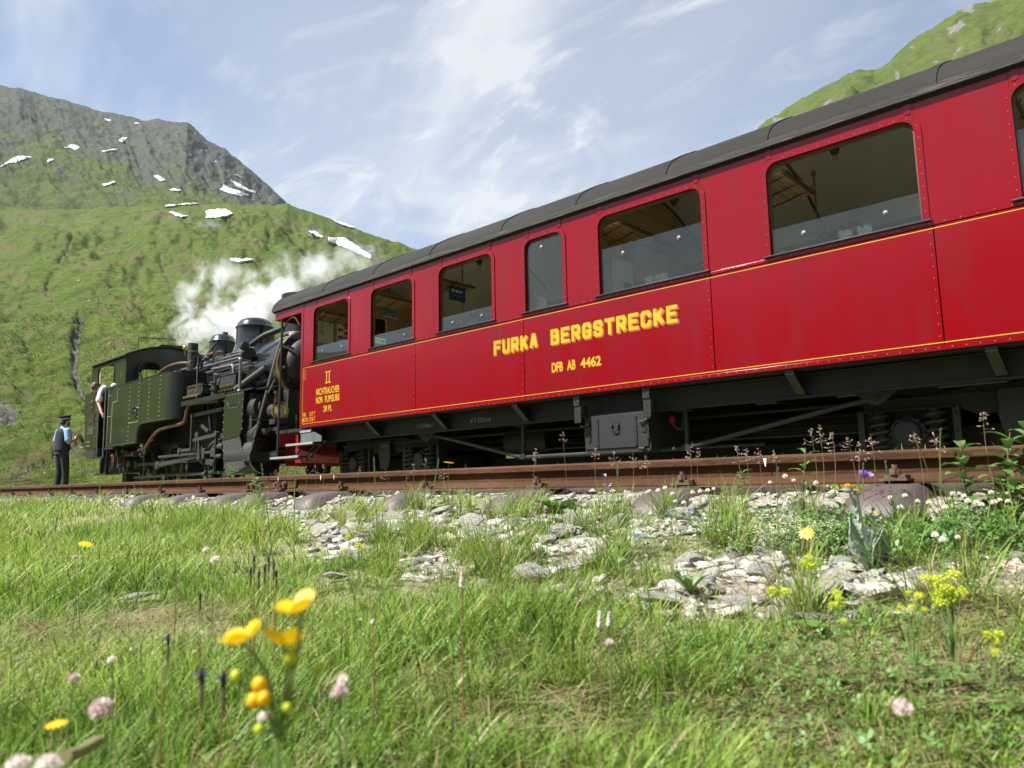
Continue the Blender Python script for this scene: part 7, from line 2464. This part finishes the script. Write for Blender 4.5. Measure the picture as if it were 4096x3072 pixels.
def head(kind, p, size, parent, tilt=(0, 0), rz=None, name="flower_head"):
    o = bpy.data.objects.new(name, HM[kind])
    COL.objects.link(o)
    o.parent = parent
    o.location = Vector(p) - ORG[parent]
    o.scale = (size, size, size)
    o.rotation_euler = (tilt[0], tilt[1], random.uniform(0, 6.28) if rz is None else rz)
    return o
# --- buttercup in front of the lens
bc = empty("buttercup", gz(pt(1100, 2700, .42)), "blurred yellow buttercup plant with three open flowers in the near foreground", "flower")
base = ORG[bc]
fork = pt(1110, 2960, .43)
sm = MB()
sm.tube([base, base.lerp(fork, .6) + Vector((.004, 0, 0)), fork], .0016, 6, 5)
for px, py, dp, sz, tl in ((1203, 2420, .405, .0125, (-.30, .25)), (975, 2545, .43, .0125, (-.25, -.25)), (1140, 2560, .42, .0125, (-.32, .15))):
    p_ = pt(px, py, dp)
    sm.tube([fork, fork.lerp(p_, .5) + Vector((0, .004, .006)), p_ - Vector((0, 0, .004))], .0011, 6, 5)
    h_ = head("butter", p_ - Vector((0, 0, .003)), sz, bc, tl)
    MB().sphere((0, 0, .22), (.26, .26, .2), 10, 6).build("flower_centre", "bud_lime", h_)
for px, py, dp, sz, mn in ((1167, 2625, .42, .0042, "bud_lime"), (1275, 2672, .43, .0028, "bud_lime"), (943, 2703, .43, .0030, "bud_lime"), (1040, 2738, .42, .0044, "petal_yellow"), (1015, 2803, .42, .0040, "petal_yellow"),
                           (1056, 2795, .415, .0038, "petal_yellow"), (1148, 2832, .42, .0026, "bud_lime"), (1035, 2918, .41, .0027, "bud_lime")):
    p_ = pt(px, py, dp)
    sm.tube([fork, fork.lerp(p_, .5) + Vector((0, .004, .0)), p_], .0009, 5, 4)
    MB().sphere(p_, (sz, sz, sz * 1.12), 12, 8).build("bud", mn, bc)
sm.build("stem", "stem_green", bc)
lf = MB()
for a in (0.3, 2.2, 4.1, 5.2):
    add_leaf(lf, base + Vector((0, 0, .03)), (cos(a), sin(a), .7), .05, .014, .5)
lf.build("leaf", "leaf_green", bc)
def single(name, label, cat, kind, px, py, depth, size, base_d=(0, 0), stem="stem_green", tilt=(0, 0), leaves=0, group=None, sr=.0013):
    p_ = pt(px, py, depth)
    b_ = gz(p_, *base_d)
    r_ = empty(name, b_, label, cat, group)
    stem_to(MB(), b_, p_, sr).build("stem", stem, r_)
    if kind:
        head(kind, p_, size, r_, tilt)
    if leaves:
        l_ = MB()
        for k in range(leaves):
            a = random.uniform(0, 6.28)
            q_ = b_.lerp(p_, .1 + .5 * k / leaves)
            add_leaf(l_, q_, (cos(a), sin(a), .8), .035, .010, .5)
        l_.build("leaf", "leaf_green", r_)
    return r_
single("clover_flower", "pale pink clover head on a thick stem at the lower left", "flower", "pink0", 403, 2838, .62, .0105, tilt=(.2, .1), leaves=2)
single("clover_flower", "pink and white clover head right of the buttercup buds", "flower", "pink1", 1355, 2770, .62, .0082, leaves=2)
single("clover_flower", "small white clover head just above the pink one beside the buttercup", "flower", "white0", 1372, 2722, .66, .0058, leaves=1)
single("clover_flower", "pink clover head above bare soil at the bottom right", "flower", "pink0", 3612, 2835, .66, .0092, leaves=3)
single("clover_flower", "small pink clover head at the left between grey rock and bottom edge", "flower", "pink1", 297, 2712, .78, .0062, leaves=1)
single("clover_flower", "tiny whitish clover head left of the dark gentian", "flower", "white1", 447, 2640, .85, .0055, leaves=1)
single("clover_flower", "white clover head under the lowest buttercup bud", "flower", "white0", 1055, 2868, .55, .0052, leaves=1)
single("clover_flower", "white clover head at the bottom left corner", "flower", "white1", 72, 3062, .50, .0085, leaves=1)
single("clover_flower", "white clover head at the bottom edge, right of the corner one", "flower", "white0", 190, 3066, .50, .0090, leaves=1)
single("clover_flower", "white clover head in the middle of the left meadow", "flower", "white0", 860, 2240, 1.55, .0105, leaves=1)
single("clover_flower", "lone whitish clover head left of the gentian cluster", "flower", "white1", 825, 2200, 1.7, .0085, leaves=1)
single("clover_flower", "pinkish clover head far left above the grey rock", "flower", "pink1", 300, 2230, 1.6, .007, leaves=1)
single("clover_flower", "small rosy clover head under the pair of white spikes", "flower", "pink0", 2437, 2570, 1.0, .0062, leaves=1)
single("yellow_flower", "flat yellow blurred flower at the far lower left", "flower", "ray_yellow", 225, 2893, .60, .0090, tilt=(.15, 0), leaves=2)
single("yellow_flower", "fringed yellow flower half hidden in grass at the left", "flower", "ray_yellow", 345, 2175, 1.75, .018, tilt=(.4, 0))
single("yellow_flower", "yellow daisy standing in front of the rail", "flower", "ray_yellow", 1795, 1848, 2.62, .020, base_d=(-.02, -.02), tilt=(.15, 0))
single("yellow_flower", "yellow daisy low among the stones at the left of the sleepers", "flower", "ray_yellow", 1435, 2018, 2.55, .019, tilt=(.3, 0))
single("yellow_flower", "limp golden arnica flower left of the grey-leaved plant", "flower", "ray_yellow", 3225, 2132, 1.85, .020, tilt=(.9, .3), stem="stem_red", sr=.003)
single("red_seed_head", "rusty brown seed head on a thin stalk in the left meadow", "plant", None, 705, 2290, 1.45, 0, stem="stem_red")
# tall white spikes (bistort)
def spike(px, py0, py1, depth, label, mname="petal_white", r=.0042, ln=None):
    t_ = pt(px, py0, depth)
    b0 = pt(px, py1, depth)
    g_ = gz(b0, .0, .0)
    r_ = empty("flower_spike", g_, label, "flower")
    stem_to(MB(), g_, b0, .0013, .05).build("stem", "stem_red", r_)
    mb = MB()
    n = 60
    for i in range(n):
        f = i / n
        c_ = b0.lerp(t_, f)
        a = i * 2.4
        rr = r * (1 - .55 * f) * random.uniform(.75, 1.1)
        d = Vector((cos(a), sin(a), .35)) * rr
        mb.sphere(c_ + d * .7, rr * .48, 6, 4)
    mb.build("flower_spike_head", mname, r_)
spike(1848, 2268, 2350, 1.05, "tall white flower spike in the middle of the meadow")
spike(2399, 2445, 2510, 1.05, "left one of a pair of short white flower spikes")
spike(2436, 2448, 2505, 1.05, "right one of a pair of short white flower spikes")
spike(3838, 2600, 2700, 1.0, "tan withered flower spike at the right of the meadow", "straw")
spike(1492, 2478, 2495, 1.0, "tiny pink bud spike right of the buttercup", "petal_pink", .003)
# gentians, gone over
def gentian(pts, depth, label):
    b0 = gz(pt(pts[0][0], pts[0][1], depth))
    r_ = empty("gentian", b0, label, "flower")
    for px, py in pts:
        p_ = pt(px, py, depth * random.uniform(.98, 1.02))
        g_ = gz(p_)
        low = p_ - Vector((0, 0, .022 * depth / 1.2))
        stem_to(MB(), g_, low, .0008, .05).build("stem", "stem_red", r_)
        MB().lathe([(.0009, 0), (.0020, .006), (.0022, .014), (.0015, .022)], low, 'z', 8).build("calyx", "gentian_calyx", r_)
        mb = MB()
        mb.lathe([(.0018, 0), (.0024, .006), (.0012, .012)], low + Vector((0, 0, .020)), 'z', 8)
        for k in range(4):
            a = random.uniform(0, 6.28)
            add_leaf(mb, low + Vector((0, 0, .028)), (cos(a), sin(a), .25), .009, .003, .5, n=3)
        mb.build("faded_petals", "gentian", r_)
gentian([(1003, 2290), (1035, 2305), (1016, 2240), (1060, 2280), (1075, 2242), (1095, 2268), (1105, 2300)], 1.25, "cluster of dark blue withered gentians behind the buttercup")
gentian([(672, 2595)], .85, "single dark gentian stalk left of the buttercup")
gentian([(805, 2790), (892, 2805)], .55, "pair of blurred dark gentians at the bottom left of centre")
gentian([(800, 2395)], 1.2, "thin dark gentian bud right of the grey rock")
# lady's mantle
def mantle(px, py, depth, n, spread, sz, label):
    p0 = pt(px, py, depth)
    g_ = gz(p0)
    r_ = empty("lady_mantle", g_, label, "plant")
    for i in range(n):
        q_ = p0 + Vector((random.gauss(0, spread), random.gauss(0, spread * .5), random.gauss(0, spread * .8)))
        stem_to(MB(), g_.lerp(p0, .3), q_, .0011).build("stem", "stem_green", r_)
        head("lime", q_, sz * 1.12 * random.uniform(.8, 1.15), r_, (random.uniform(-.4, .2), random.uniform(-.3, .3)))
    l_ = MB()
    for k in range(5):
        a = random.uniform(0, 6.28)
        add_leaf(l_, g_ + Vector((0, 0, .01)), (cos(a), sin(a), 1.0), .06, .035, .5, n=5, tooth=.15)
    l_.build("leaf", "leaf_green", r_)
mantle(3785, 2368, 1.05, 12, .014, .0095, "large lime-yellow flower cluster at the right of the meadow")
mantle(3235, 2252, 1.35, 3, .006, .0095, "lime-yellow flower tuft left below the grey leaves")
mantle(3102, 2370, 1.15, 3, .006, .0085, "small lime flower tuft above the white flat rock")
mantle(3350, 2437, 1.1, 5, .012, .0065, "loose lime flowers right of the white flat rock")
mantle(3640, 2440, 1.05, 6, .016, .006, "scattered lime flowers left of the largest lime cluster")
mantle(3945, 2565, .95, 4, .010, .0065, "lime flower tuft nearest the right edge")
mantle(1420, 2180, 1.7, 4, .02, .009, "pale lime flowers in grass right of the rounded cream rock")
# grey woolly plant with orange buds
gb = on_ground(3480, 2285)
gp = empty("grey_leaved_plant", gb, "woolly grey-leaved plant with orange flower heads in front of the rail", "plant")
dep = (RW.T @ np.array(gb))[2]
S_ = dep / 2950
lf = MB()
right = Vector((RW[0, 0], RW[1, 0], 0)).normalized()
back = Vector((-right.y, right.x, 0))
def gleaf(dx, top, w, bk, droop, fold, m_="leaf_grey", wav=.05):
    mb = MB()
    d = right * dx + Vector((0, 0, top)) + back * bk
    add_leaf(mb, gb + right * dx * .1 * S_, d, d.length * S_, w * S_, droop, fold, 12, wav, .06, right + back * .35)
    o_ = mb.build("leaf", m_, gp)
    md = o_.modifiers.new("thick", 'SOLIDIFY')
    md.thickness = .0015
gleaf(-55, 215, 165, 20, .0, .45)
gleaf(45, 175, 110, -30, .02, .55)
gleaf(-210, 70, 80, 40, .5, .3)
gleaf(210, 95, 110, 30, .45, .3)
gleaf(80, 190, 60, 60, .1, .4)
gleaf(-10, 60, 90, -90, .6, .2)
gleaf(150, 40, 70, -60, .6, .2)
for px, py, sz in ((3392, 1950, .016), (3428, 1968, .011), (3500, 2056, .014)):
    p_ = pt(px, py, dep * 1.0)
    stem_to(MB(), gb + Vector((0, 0, .05)), p_, .0045, .03).build("stem", "stem_grey", gp)
    MB().sphere(p_ - Vector((0, 0, sz * .25)), (sz * .8, sz * .8, sz * .6), 12, 8).build("bud_cup", "leaf_grey", gp)
    head("ray_orange", p_, sz * (1.25 if sz > .015 else .8), gp, (.1, random.uniform(-.3, .3)))
    MB().sphere(p_ + Vector((0, 0, sz * .15)), (sz * .6, sz * .6, sz * .4), 12, 6).build("flower_disc", "petal_orange", gp)
for k in range(4):
    mb = MB()
    q_ = gb.lerp(pt(3410, 2000, dep), .45 + k * .13)
    add_leaf(mb, q_, right * random.uniform(-.4, .4) + Vector((0, 0, 1)), .035, .012, .1, .4)
    mb.build("leaf", "leaf_grey", gp)
# violet cranesbill
vb = on_ground(3440, 2030)
vp = empty("cranesbill", vb, "violet cranesbill flower above lobed green leaves beside the rail", "flower")
dv_ = (RW.T @ np.array(vb))[2]
p_ = pt(3452, 1900, dv_)
stem_to(MB(), vb, p_, .0016).build("stem", "stem_green", vp)
head("violet", p_, .017, vp, (-1.0, .4))
head("violet", p_ + right * .022, .012, vp, (-.6, -.5))
l_ = MB()
for k in range(16):
    a = random.uniform(0, 6.28)
    b_ = vb + right * random.uniform(-.04, .06) + Vector((0, 0, random.uniform(.02, .07)))
    for j in range(5):
        add_leaf(l_, b_, (cos(a + (j - 2) * .45), sin(a + (j - 2) * .45), .5), .032, .010, .4, n=4, tooth=.3)
l_.build("leaf", "leaf_green", vp)
# leafy willowherbs and other broad-leaved plants by the rail
def leafy(px, py, ptop, Yp, n, ll, lw, label, name="willowherb", mname="leaf_green", lean=0.0, stem="stem_red", tooth=0.0):
    b_ = at(px, py, Yp)
    b_.z = float(g(b_.x, b_.y)) if Yp < 2.7 else b_.z
    t_ = at(px + lean, ptop, Yp)
    r_ = empty(name, b_, label, "plant")
    stem_to(MB(), b_, t_, .0022, .05).build("stem", stem, r_)
    for k in range(n):
        f = .15 + .82 * k / n
        a = k * 2.4 + random.uniform(-.3, .3)
        mb = MB()
        s_ = 1 - .45 * f
        add_leaf(mb, b_.lerp(t_, f), (cos(a), sin(a), .35 + .6 * f), ll * s_ * random.uniform(.85, 1.1), lw * s_, .45, .25, 7, .0, tooth)
        mb.build("leaf", mname, r_)
    return r_
leafy(3207, 1960, 1790, 2.44, 15, .12, .024, "upright willowherb left of the violet cranesbill, tall against the rail", lean=15)
leafy(2965, 1990, 1880, 2.40, 17, .11, .022, "short bright willowherb at centre right against the rail")
leafy(3880, 2010, 1760, 2.45, 15, .13, .052, "broad-leaved plant with curled leaves at the right against the rail", "broad_leaved_plant", "leaf_dark", -40)
leafy(4000, 2030, 1730, 2.42, 18, .15, .048, "largest leafy plant at the right edge, overlapping the rail", "broad_leaved_plant", "leaf_dark", 40)
leafy(4085, 2000, 1690, 2.46, 16, .16, .036, "narrow-leaved plant cut by the right edge of the picture", "willowherb", "leaf_green", 20)
leafy(4070, 2040, 1880, 2.36, 10, .12, .045, "low dark leafy plant at the right edge below the rail", "broad_leaved_plant", "leaf_dark", -20)
leafy(1050, 2020, 1905, 2.40, 16, .16, .034, "pale green leafy plant in front of the rail joint", "willowherb", "leaf_green", -30)
leafy(925, 1960, 1855, 3.2, 14, .18, .04, "small leafy plant showing between rail and locomotive", "willowherb", "leaf_green", 5)
leafy(1625, 2020, 1900, 2.46, 9, .055, .016, "spindly yellowish seedling in front of the third sleeper", "seedling", "leaf_green", 0, "stem_red")
leafy(1105, 2090, 2045, 2.1, 7, .06, .02, "low leafy tuft at the left end of the stones", "seedling", "leaf_green", 0, "stem_green")
def rosette(px, py, Yp, n, ll, lw, label, mname, tooth=.22, up=.8):
    b_ = at(px, py, Yp)
    b_.z = float(g(b_.x, b_.y)) + .01
    r_ = empty("rosette_plant", b_, label, "plant")
    for k in range(n):
        a = 2 * pi * k / n + random.uniform(-.25, .25)
        mb = MB()
        add_leaf(mb, b_, (cos(a), sin(a), up * random.uniform(.7, 1.3)), ll * random.uniform(.8, 1.1), lw, .35, .4, 12, .0, tooth)
        mb.build("leaf", mname, r_)
rosette(2215, 1990, 2.44, 9, .17, .042, "toothed dark green leaf rosette between two sleepers", "leaf_dark")
rosette(1740, 2010, 2.42, 11, .075, .022, "low green leaf rosette in front of the middle sleeper", "leaf_green", .25, .5)
rosette(2100, 2170, 1.9, 7, .07, .028, "small rosette of light leaves among the stones", "leaf_green", .05, .6)
rosette(300, 2620, .95, 8, .07, .018, "leafy rosette in the grass at the left", "leaf_green", .03, 1.0)
rosette(2760, 2330, 1.5, 6, .10, .018, "pointed green leaf tuft right of the stones", "leaf_dark", .0, 1.4)
# white clover heads on low plants by the rail
def clover_patch(pts, Yp, label, kind="white"):
    b_ = at(*pts[0], Yp)
    b_.z = float(g(b_.x, b_.y))
    r_ = empty("white_clover", b_, label, "flower")
    for px, py in pts:
        p_ = at(px, py, Yp + random.uniform(-.06, .04))
        g_ = Vector((p_.x + random.uniform(-.02, .02), p_.y, float(g(p_.x, p_.y))))
        if p_.z < g_.z + .02:
            p_.z = g_.z + .03
        stem_to(MB(), g_, p_, .0011).build("stem", "stem_green", r_)
        head(kind + str(random.randrange(2)), p_, random.uniform(.0062, .0092), r_, (random.uniform(-.3, .3), 0))
clover_patch([(2518, 1985), (2590, 1968), (2632, 1962), (2660, 1952), (2690, 1975), (2735, 2010), (2770, 1970), (2800, 1966), (2830, 1962), (2855, 1955), (2700, 2005), (2765, 2000), (2860, 2045), (2600, 2055), (2560, 2040)], 2.25, "white clover with many heads in front of a sleeper at centre right")
clover_patch([(3155, 1990), (3175, 1922), (3080, 1930), (3140, 1905), (3263, 1932), (3120, 2010)], 2.25, "white clover heads left of the rounded sleeper end")
clover_patch([(3560, 1990), (3620, 1983), (3670, 2005), (3715, 2010), (3600, 2030), (3720, 2045), (3755, 2040), (3812, 1975), (3855, 1985), (3870, 2005), (3905, 2010), (3925, 2020), (3965, 1970), (4030, 2005), (4000, 2000), (3975, 2010), (3780, 2030)], 2.2, "white and rosy clover heads below the leafy plants at the right", "white")
clover_patch([(3770, 2160), (3830, 2150), (3740, 2140), (4065, 2250)], 1.75, "clover heads above pale stones at the right", "white")
# forget-me-nots
def forget(pts, Yp, label):
    b_ = at(*pts[0], Yp)
    b_.z = float(g(b_.x, b_.y))
    r_ = empty("forget_me_not", b_, label, "flower")
    for px, py in pts:
        p_ = at(px, py, Yp + random.uniform(-.03, .03))
        g_ = Vector((b_.x + (p_.x - b_.x) * .4, p_.y, b_.z))
        stem_to(MB(), g_, p_, .001).build("stem", "stem_green", r_)
        for k in range(4):
            head("forget", p_ + Vector((random.gauss(0, .006), random.gauss(0, .005), random.gauss(0, .004))), random.uniform(.0045, .0062), r_, (.7 + random.gauss(0, .3), random.gauss(0, .4)))
forget([(1540, 2035), (1556, 2048), (1562, 2092), (1572, 2065), (1605, 2062), (1668, 2056), (1475, 2030)], 2.3, "sky blue forget-me-nots on the stones at the left")
forget([(1978, 1983), (2020, 1980)], 2.36, "two forget-me-not sprays in front of the fourth sleeper")
forget([(2418, 1900), (2432, 1942), (2464, 2002)], 2.36, "tall forget-me-not standing against the rail at centre")
forget([(2680, 2040), (2672, 2050), (2762, 2046)], 1.95, "pale forget-me-nots on the rock in front of the clover")
forget([(2560, 2140), (2550, 2146)], 1.75, "forget-me-not low among the large stones")
forget([(365, 2010), (350, 2012), (372, 2018), (245, 2028)], 2.3, "forget-me-nots in the far left grass")
forget([(75, 2000), (20, 2040), (35, 2045), (100, 2005)], 2.2, "forget-me-nots at the left edge of the meadow")
# bedstraw cushion
bs = on_ground(3170, 2215)
bso = empty("bedstraw", bs, "cushion of tiny cream bedstraw flowers beside the grey leaves", "flower")
mb = MB()
ms = MB()
for i in range(520):
    q_ = bs + right * random.gauss(0, .085) + back * random.gauss(0, .06)
    zt = float(g(q_.x, q_.y)) + random.uniform(.035, .095)
    c_ = Vector((q_.x, q_.y, zt))
    for k in range(3):
        e = c_ + Vector((random.gauss(0, .004), random.gauss(0, .004), random.gauss(0, .003)))
        a = random.uniform(0, 6.28)
        u = Vector((cos(a), sin(a), random.uniform(-.3, .3))) * .0026
        w = Vector((-sin(a), cos(a), random.uniform(-.3, .3))) * .0026
        mb.add([e - u, e - w, e + u, e + w], [(0, 1, 2, 3)])
    if i % 4 == 0:
        ms.tube([Vector((q_.x, q_.y, float(g(q_.x, q_.y)))), c_], .0007, 4)
tag(mb.build("flowers", "petal_cream", bso, 0), kind="stuff")
tag(ms.build("stems", "stem_green", bso, 0), kind="stuff")
# seed-head grasses standing against the rail
def seed_grass(px, ptop, Yp, label, nsp=16, size=1.0, group=None, open_=1.0):
    t_ = at(px, ptop, Yp)
    b_ = Vector((t_.x + random.uniform(-.03, .03), t_.y + random.uniform(-.03, .03), float(g(t_.x, t_.y))))
    r_ = empty("seed_grass", b_, label, "grass", group)
    stem_to(MB(), b_, t_, .0007 * size, .10).build("stalk", "straw", r_)
    mb = MB()
    L_ = .055 * size
    for i in range(nsp):
        f = random.random()
        root = t_ - Vector((0, 0, L_ * (1 - f)))
        a = random.uniform(0, 6.28)
        ln = .026 * size * open_ * (1.15 - f) * random.uniform(.5, 1)
        e = root + Vector((cos(a) * ln, sin(a) * ln, ln * random.uniform(-.2, .5)))
        mb.tube([root, e], .00035 * size, 3)
        for k in range(2):
            d = Vector((random.gauss(0, 1), random.gauss(0, 1), random.gauss(0, .7))).normalized()
            c_ = e + d * .003
            u, w = frame_of(d)
            s_ = .0052 * size * random.uniform(.7, 1.1)
            mb.add([c_ - d * s_, c_ + u * s_ * .4, c_ + d * s_, c_ - u * s_ * .4, c_ + w * s_ * .35, c_ - w * s_ * .35],
                   [(0, 1, 4), (1, 2, 4), (2, 3, 4), (3, 0, 4), (1, 0, 5), (2, 1, 5), (3, 2, 5), (0, 3, 5)])
    mb.build("spikelets", "seed_head", r_, 0)
SGL = "thin grass stalk with a pinkish open seed head in front of the near rail"
SGG = "seed-head grasses along the near rail"
seed_grass(567, 1775, 2.60, "tallest pinkish seed-head grass, in front of the locomotive wheels", 30, 1.5)
for px, pt_, Yp in ((510, 1845, 2.6), (598, 1880, 2.6), (650, 1905, 2.6), (708, 1900, 2.6), (905, 1880, 2.55), (965, 1890, 2.55), (1010, 1895, 2.55), (1105, 1880, 2.55), (1135, 1858, 2.6), (1160, 1875, 2.55), (1225, 1865, 2.6), (1262, 1860, 2.6), (1295, 1858, 2.6),
                   (1440, 1868, 2.5), (1545, 1880, 2.5), (1650, 1850, 2.55), (1700, 1835, 2.55), (1775, 1875, 2.5), (2142, 1795, 2.5), (2250, 1725, 2.55), (2380, 1790, 2.45), (2455, 1805, 2.5), (2530, 1808, 2.5), (2585, 1820, 2.5), (2760, 1785, 2.45), (2790, 1790, 2.45),
                   (2945, 1788, 2.45), (2985, 1790, 2.45), (3030, 1795, 2.45), (3095, 1800, 2.45), (3240, 1715, 2.42), (3275, 1700, 2.42), (3330, 1725, 2.42), (3390, 1745, 2.42), (3440, 1775, 2.42), (3480, 1735, 2.42), (3655, 1725, 2.42), (3735, 1735, 2.42), (3930, 1650, 2.42)):
    seed_grass(px + random.uniform(-4, 4), pt_, Yp, SGL, 12, random.uniform(.85, 1.2), SGG)
# stiff green flower stalks of taller grass
def stalk(px, ptop, pbase, depth, label, group=None, lean=0):
    t_ = pt(px, ptop, depth)
    b_ = gz(pt(px + lean, pbase, depth))
    r_ = empty("tall_grass_stalk", b_, label, "grass", group)
    m_ = b_.lerp(t_, .6)
    MB().tube([b_, m_ + Vector((0, 0, .01)), t_.lerp(m_, .25)], .0016, 5, 3).build("stalk", "stem_green", r_)
    mb = MB()
    a_ = t_.lerp(m_, .55)
    for i in range(40):
        f = i / 40
        c_ = a_.lerp(t_, f)
        an = i * 2.4
        d = Vector((cos(an), sin(an), 1.6)).normalized() * .008
        s_ = Vector((-sin(an), cos(an), 0)) * .0016
        mb.add([c_, c_ + d * .5 + s_, c_ + d, c_ + d * .5 - s_], [(0, 1, 2, 3)])
    mb.build("ear", "stem_green", r_, 0)
stalk(3655, 1735, 2150, 2.3, "tall green grass ear leaning across the rail at the right", None, 110)
stalk(3540, 1845, 2200, 2.2, "green grass ear leaning in front of the rounded sleeper", None, 60)
stalk(3452, 1855, 2050, 2.3, "thin pale grass ear beside the violet cranesbill")
stalk(3762, 1715, 2000, 2.4, "upright thin grass ear in front of the axle box at the right")
stalk(1180, 1865, 1990, 2.5, "slim green grass ear in front of the rail joint")
stalk(1045, 1855, 1960, 2.6, "slanting grass blade ear left of the rail joint", None, 60)
stalk(1755, 1835, 1960, 2.6, "slanting green grass ear right of the daisy by the rail", None, -60)
stalk(1495, 1830, 1990, 2.5, "green grass ear left of the rail clip in front of the bogie", None, 20)
stalk(2470, 1855, 2050, 2.2, "tall green grass ear at centre in front of the rail")
stalk(3110, 1870, 2180, 2.0, "tall green stem at right of centre in front of the stones")
# plank end, dead stalk lying in the foreground
ds_ = empty("dead_stalk", pt(330, 2990, .58), "blurred brown dead stalk lying in the lower left foreground", "plant")
MB().tube([pt(262, 3025, .55), pt(320, 3005, .57), pt(390, 2965, .60)], .005, 8, 4).build("stalk", "straw", ds_)
# bushes of broad green leaves at the foot of the slope behind the conductor
def bush(px, py, Yp, rx, rz_, n, label, mname="leaf_green"):
    c_ = at(px, py, Yp)
    zb = float(g(c_.x, c_.y))
    r_ = empty("low_shrub", (c_.x, c_.y, zb), label, "shrub")
    mb = MB()
    for i in range(n):
        a = random.uniform(0, 6.28)
        rr = rx * sqrt(random.random())
        p_ = Vector((c_.x + rr * cos(a), c_.y + rr * .6 * sin(a), zb + rz_ * random.random() * (1 - .5 * (rr / rx) ** 2)))
        b = random.uniform(0, 6.28)
        add_leaf(mb, p_, (cos(b), sin(b), random.uniform(-.1, .8)), random.uniform(.07, .14), random.uniform(.04, .07), .4, .2, 3)
    mb.build("foliage", mname, r_)
    MB().tube([(c_.x, c_.y, zb), (c_.x + .1, c_.y, zb + rz_ * .7)], .012, 6).build("stem", "stem_green", r_)
bush(310, 1905, 9.4, 1.3, .42, 520, "bright broad-leaved plants behind the conductor's legs")
bush(385, 1905, 9.3, 1.0, .36, 420, "broad-leaved plants under the rear of the locomotive")
bush(60, 1900, 10.0, 1.8, .45, 520, "low green shrub at the far left behind the rail", "leaf_dark")
bush(440, 1915, 9.0, .7, .30, 260, "small leafy plants behind the locomotive step")
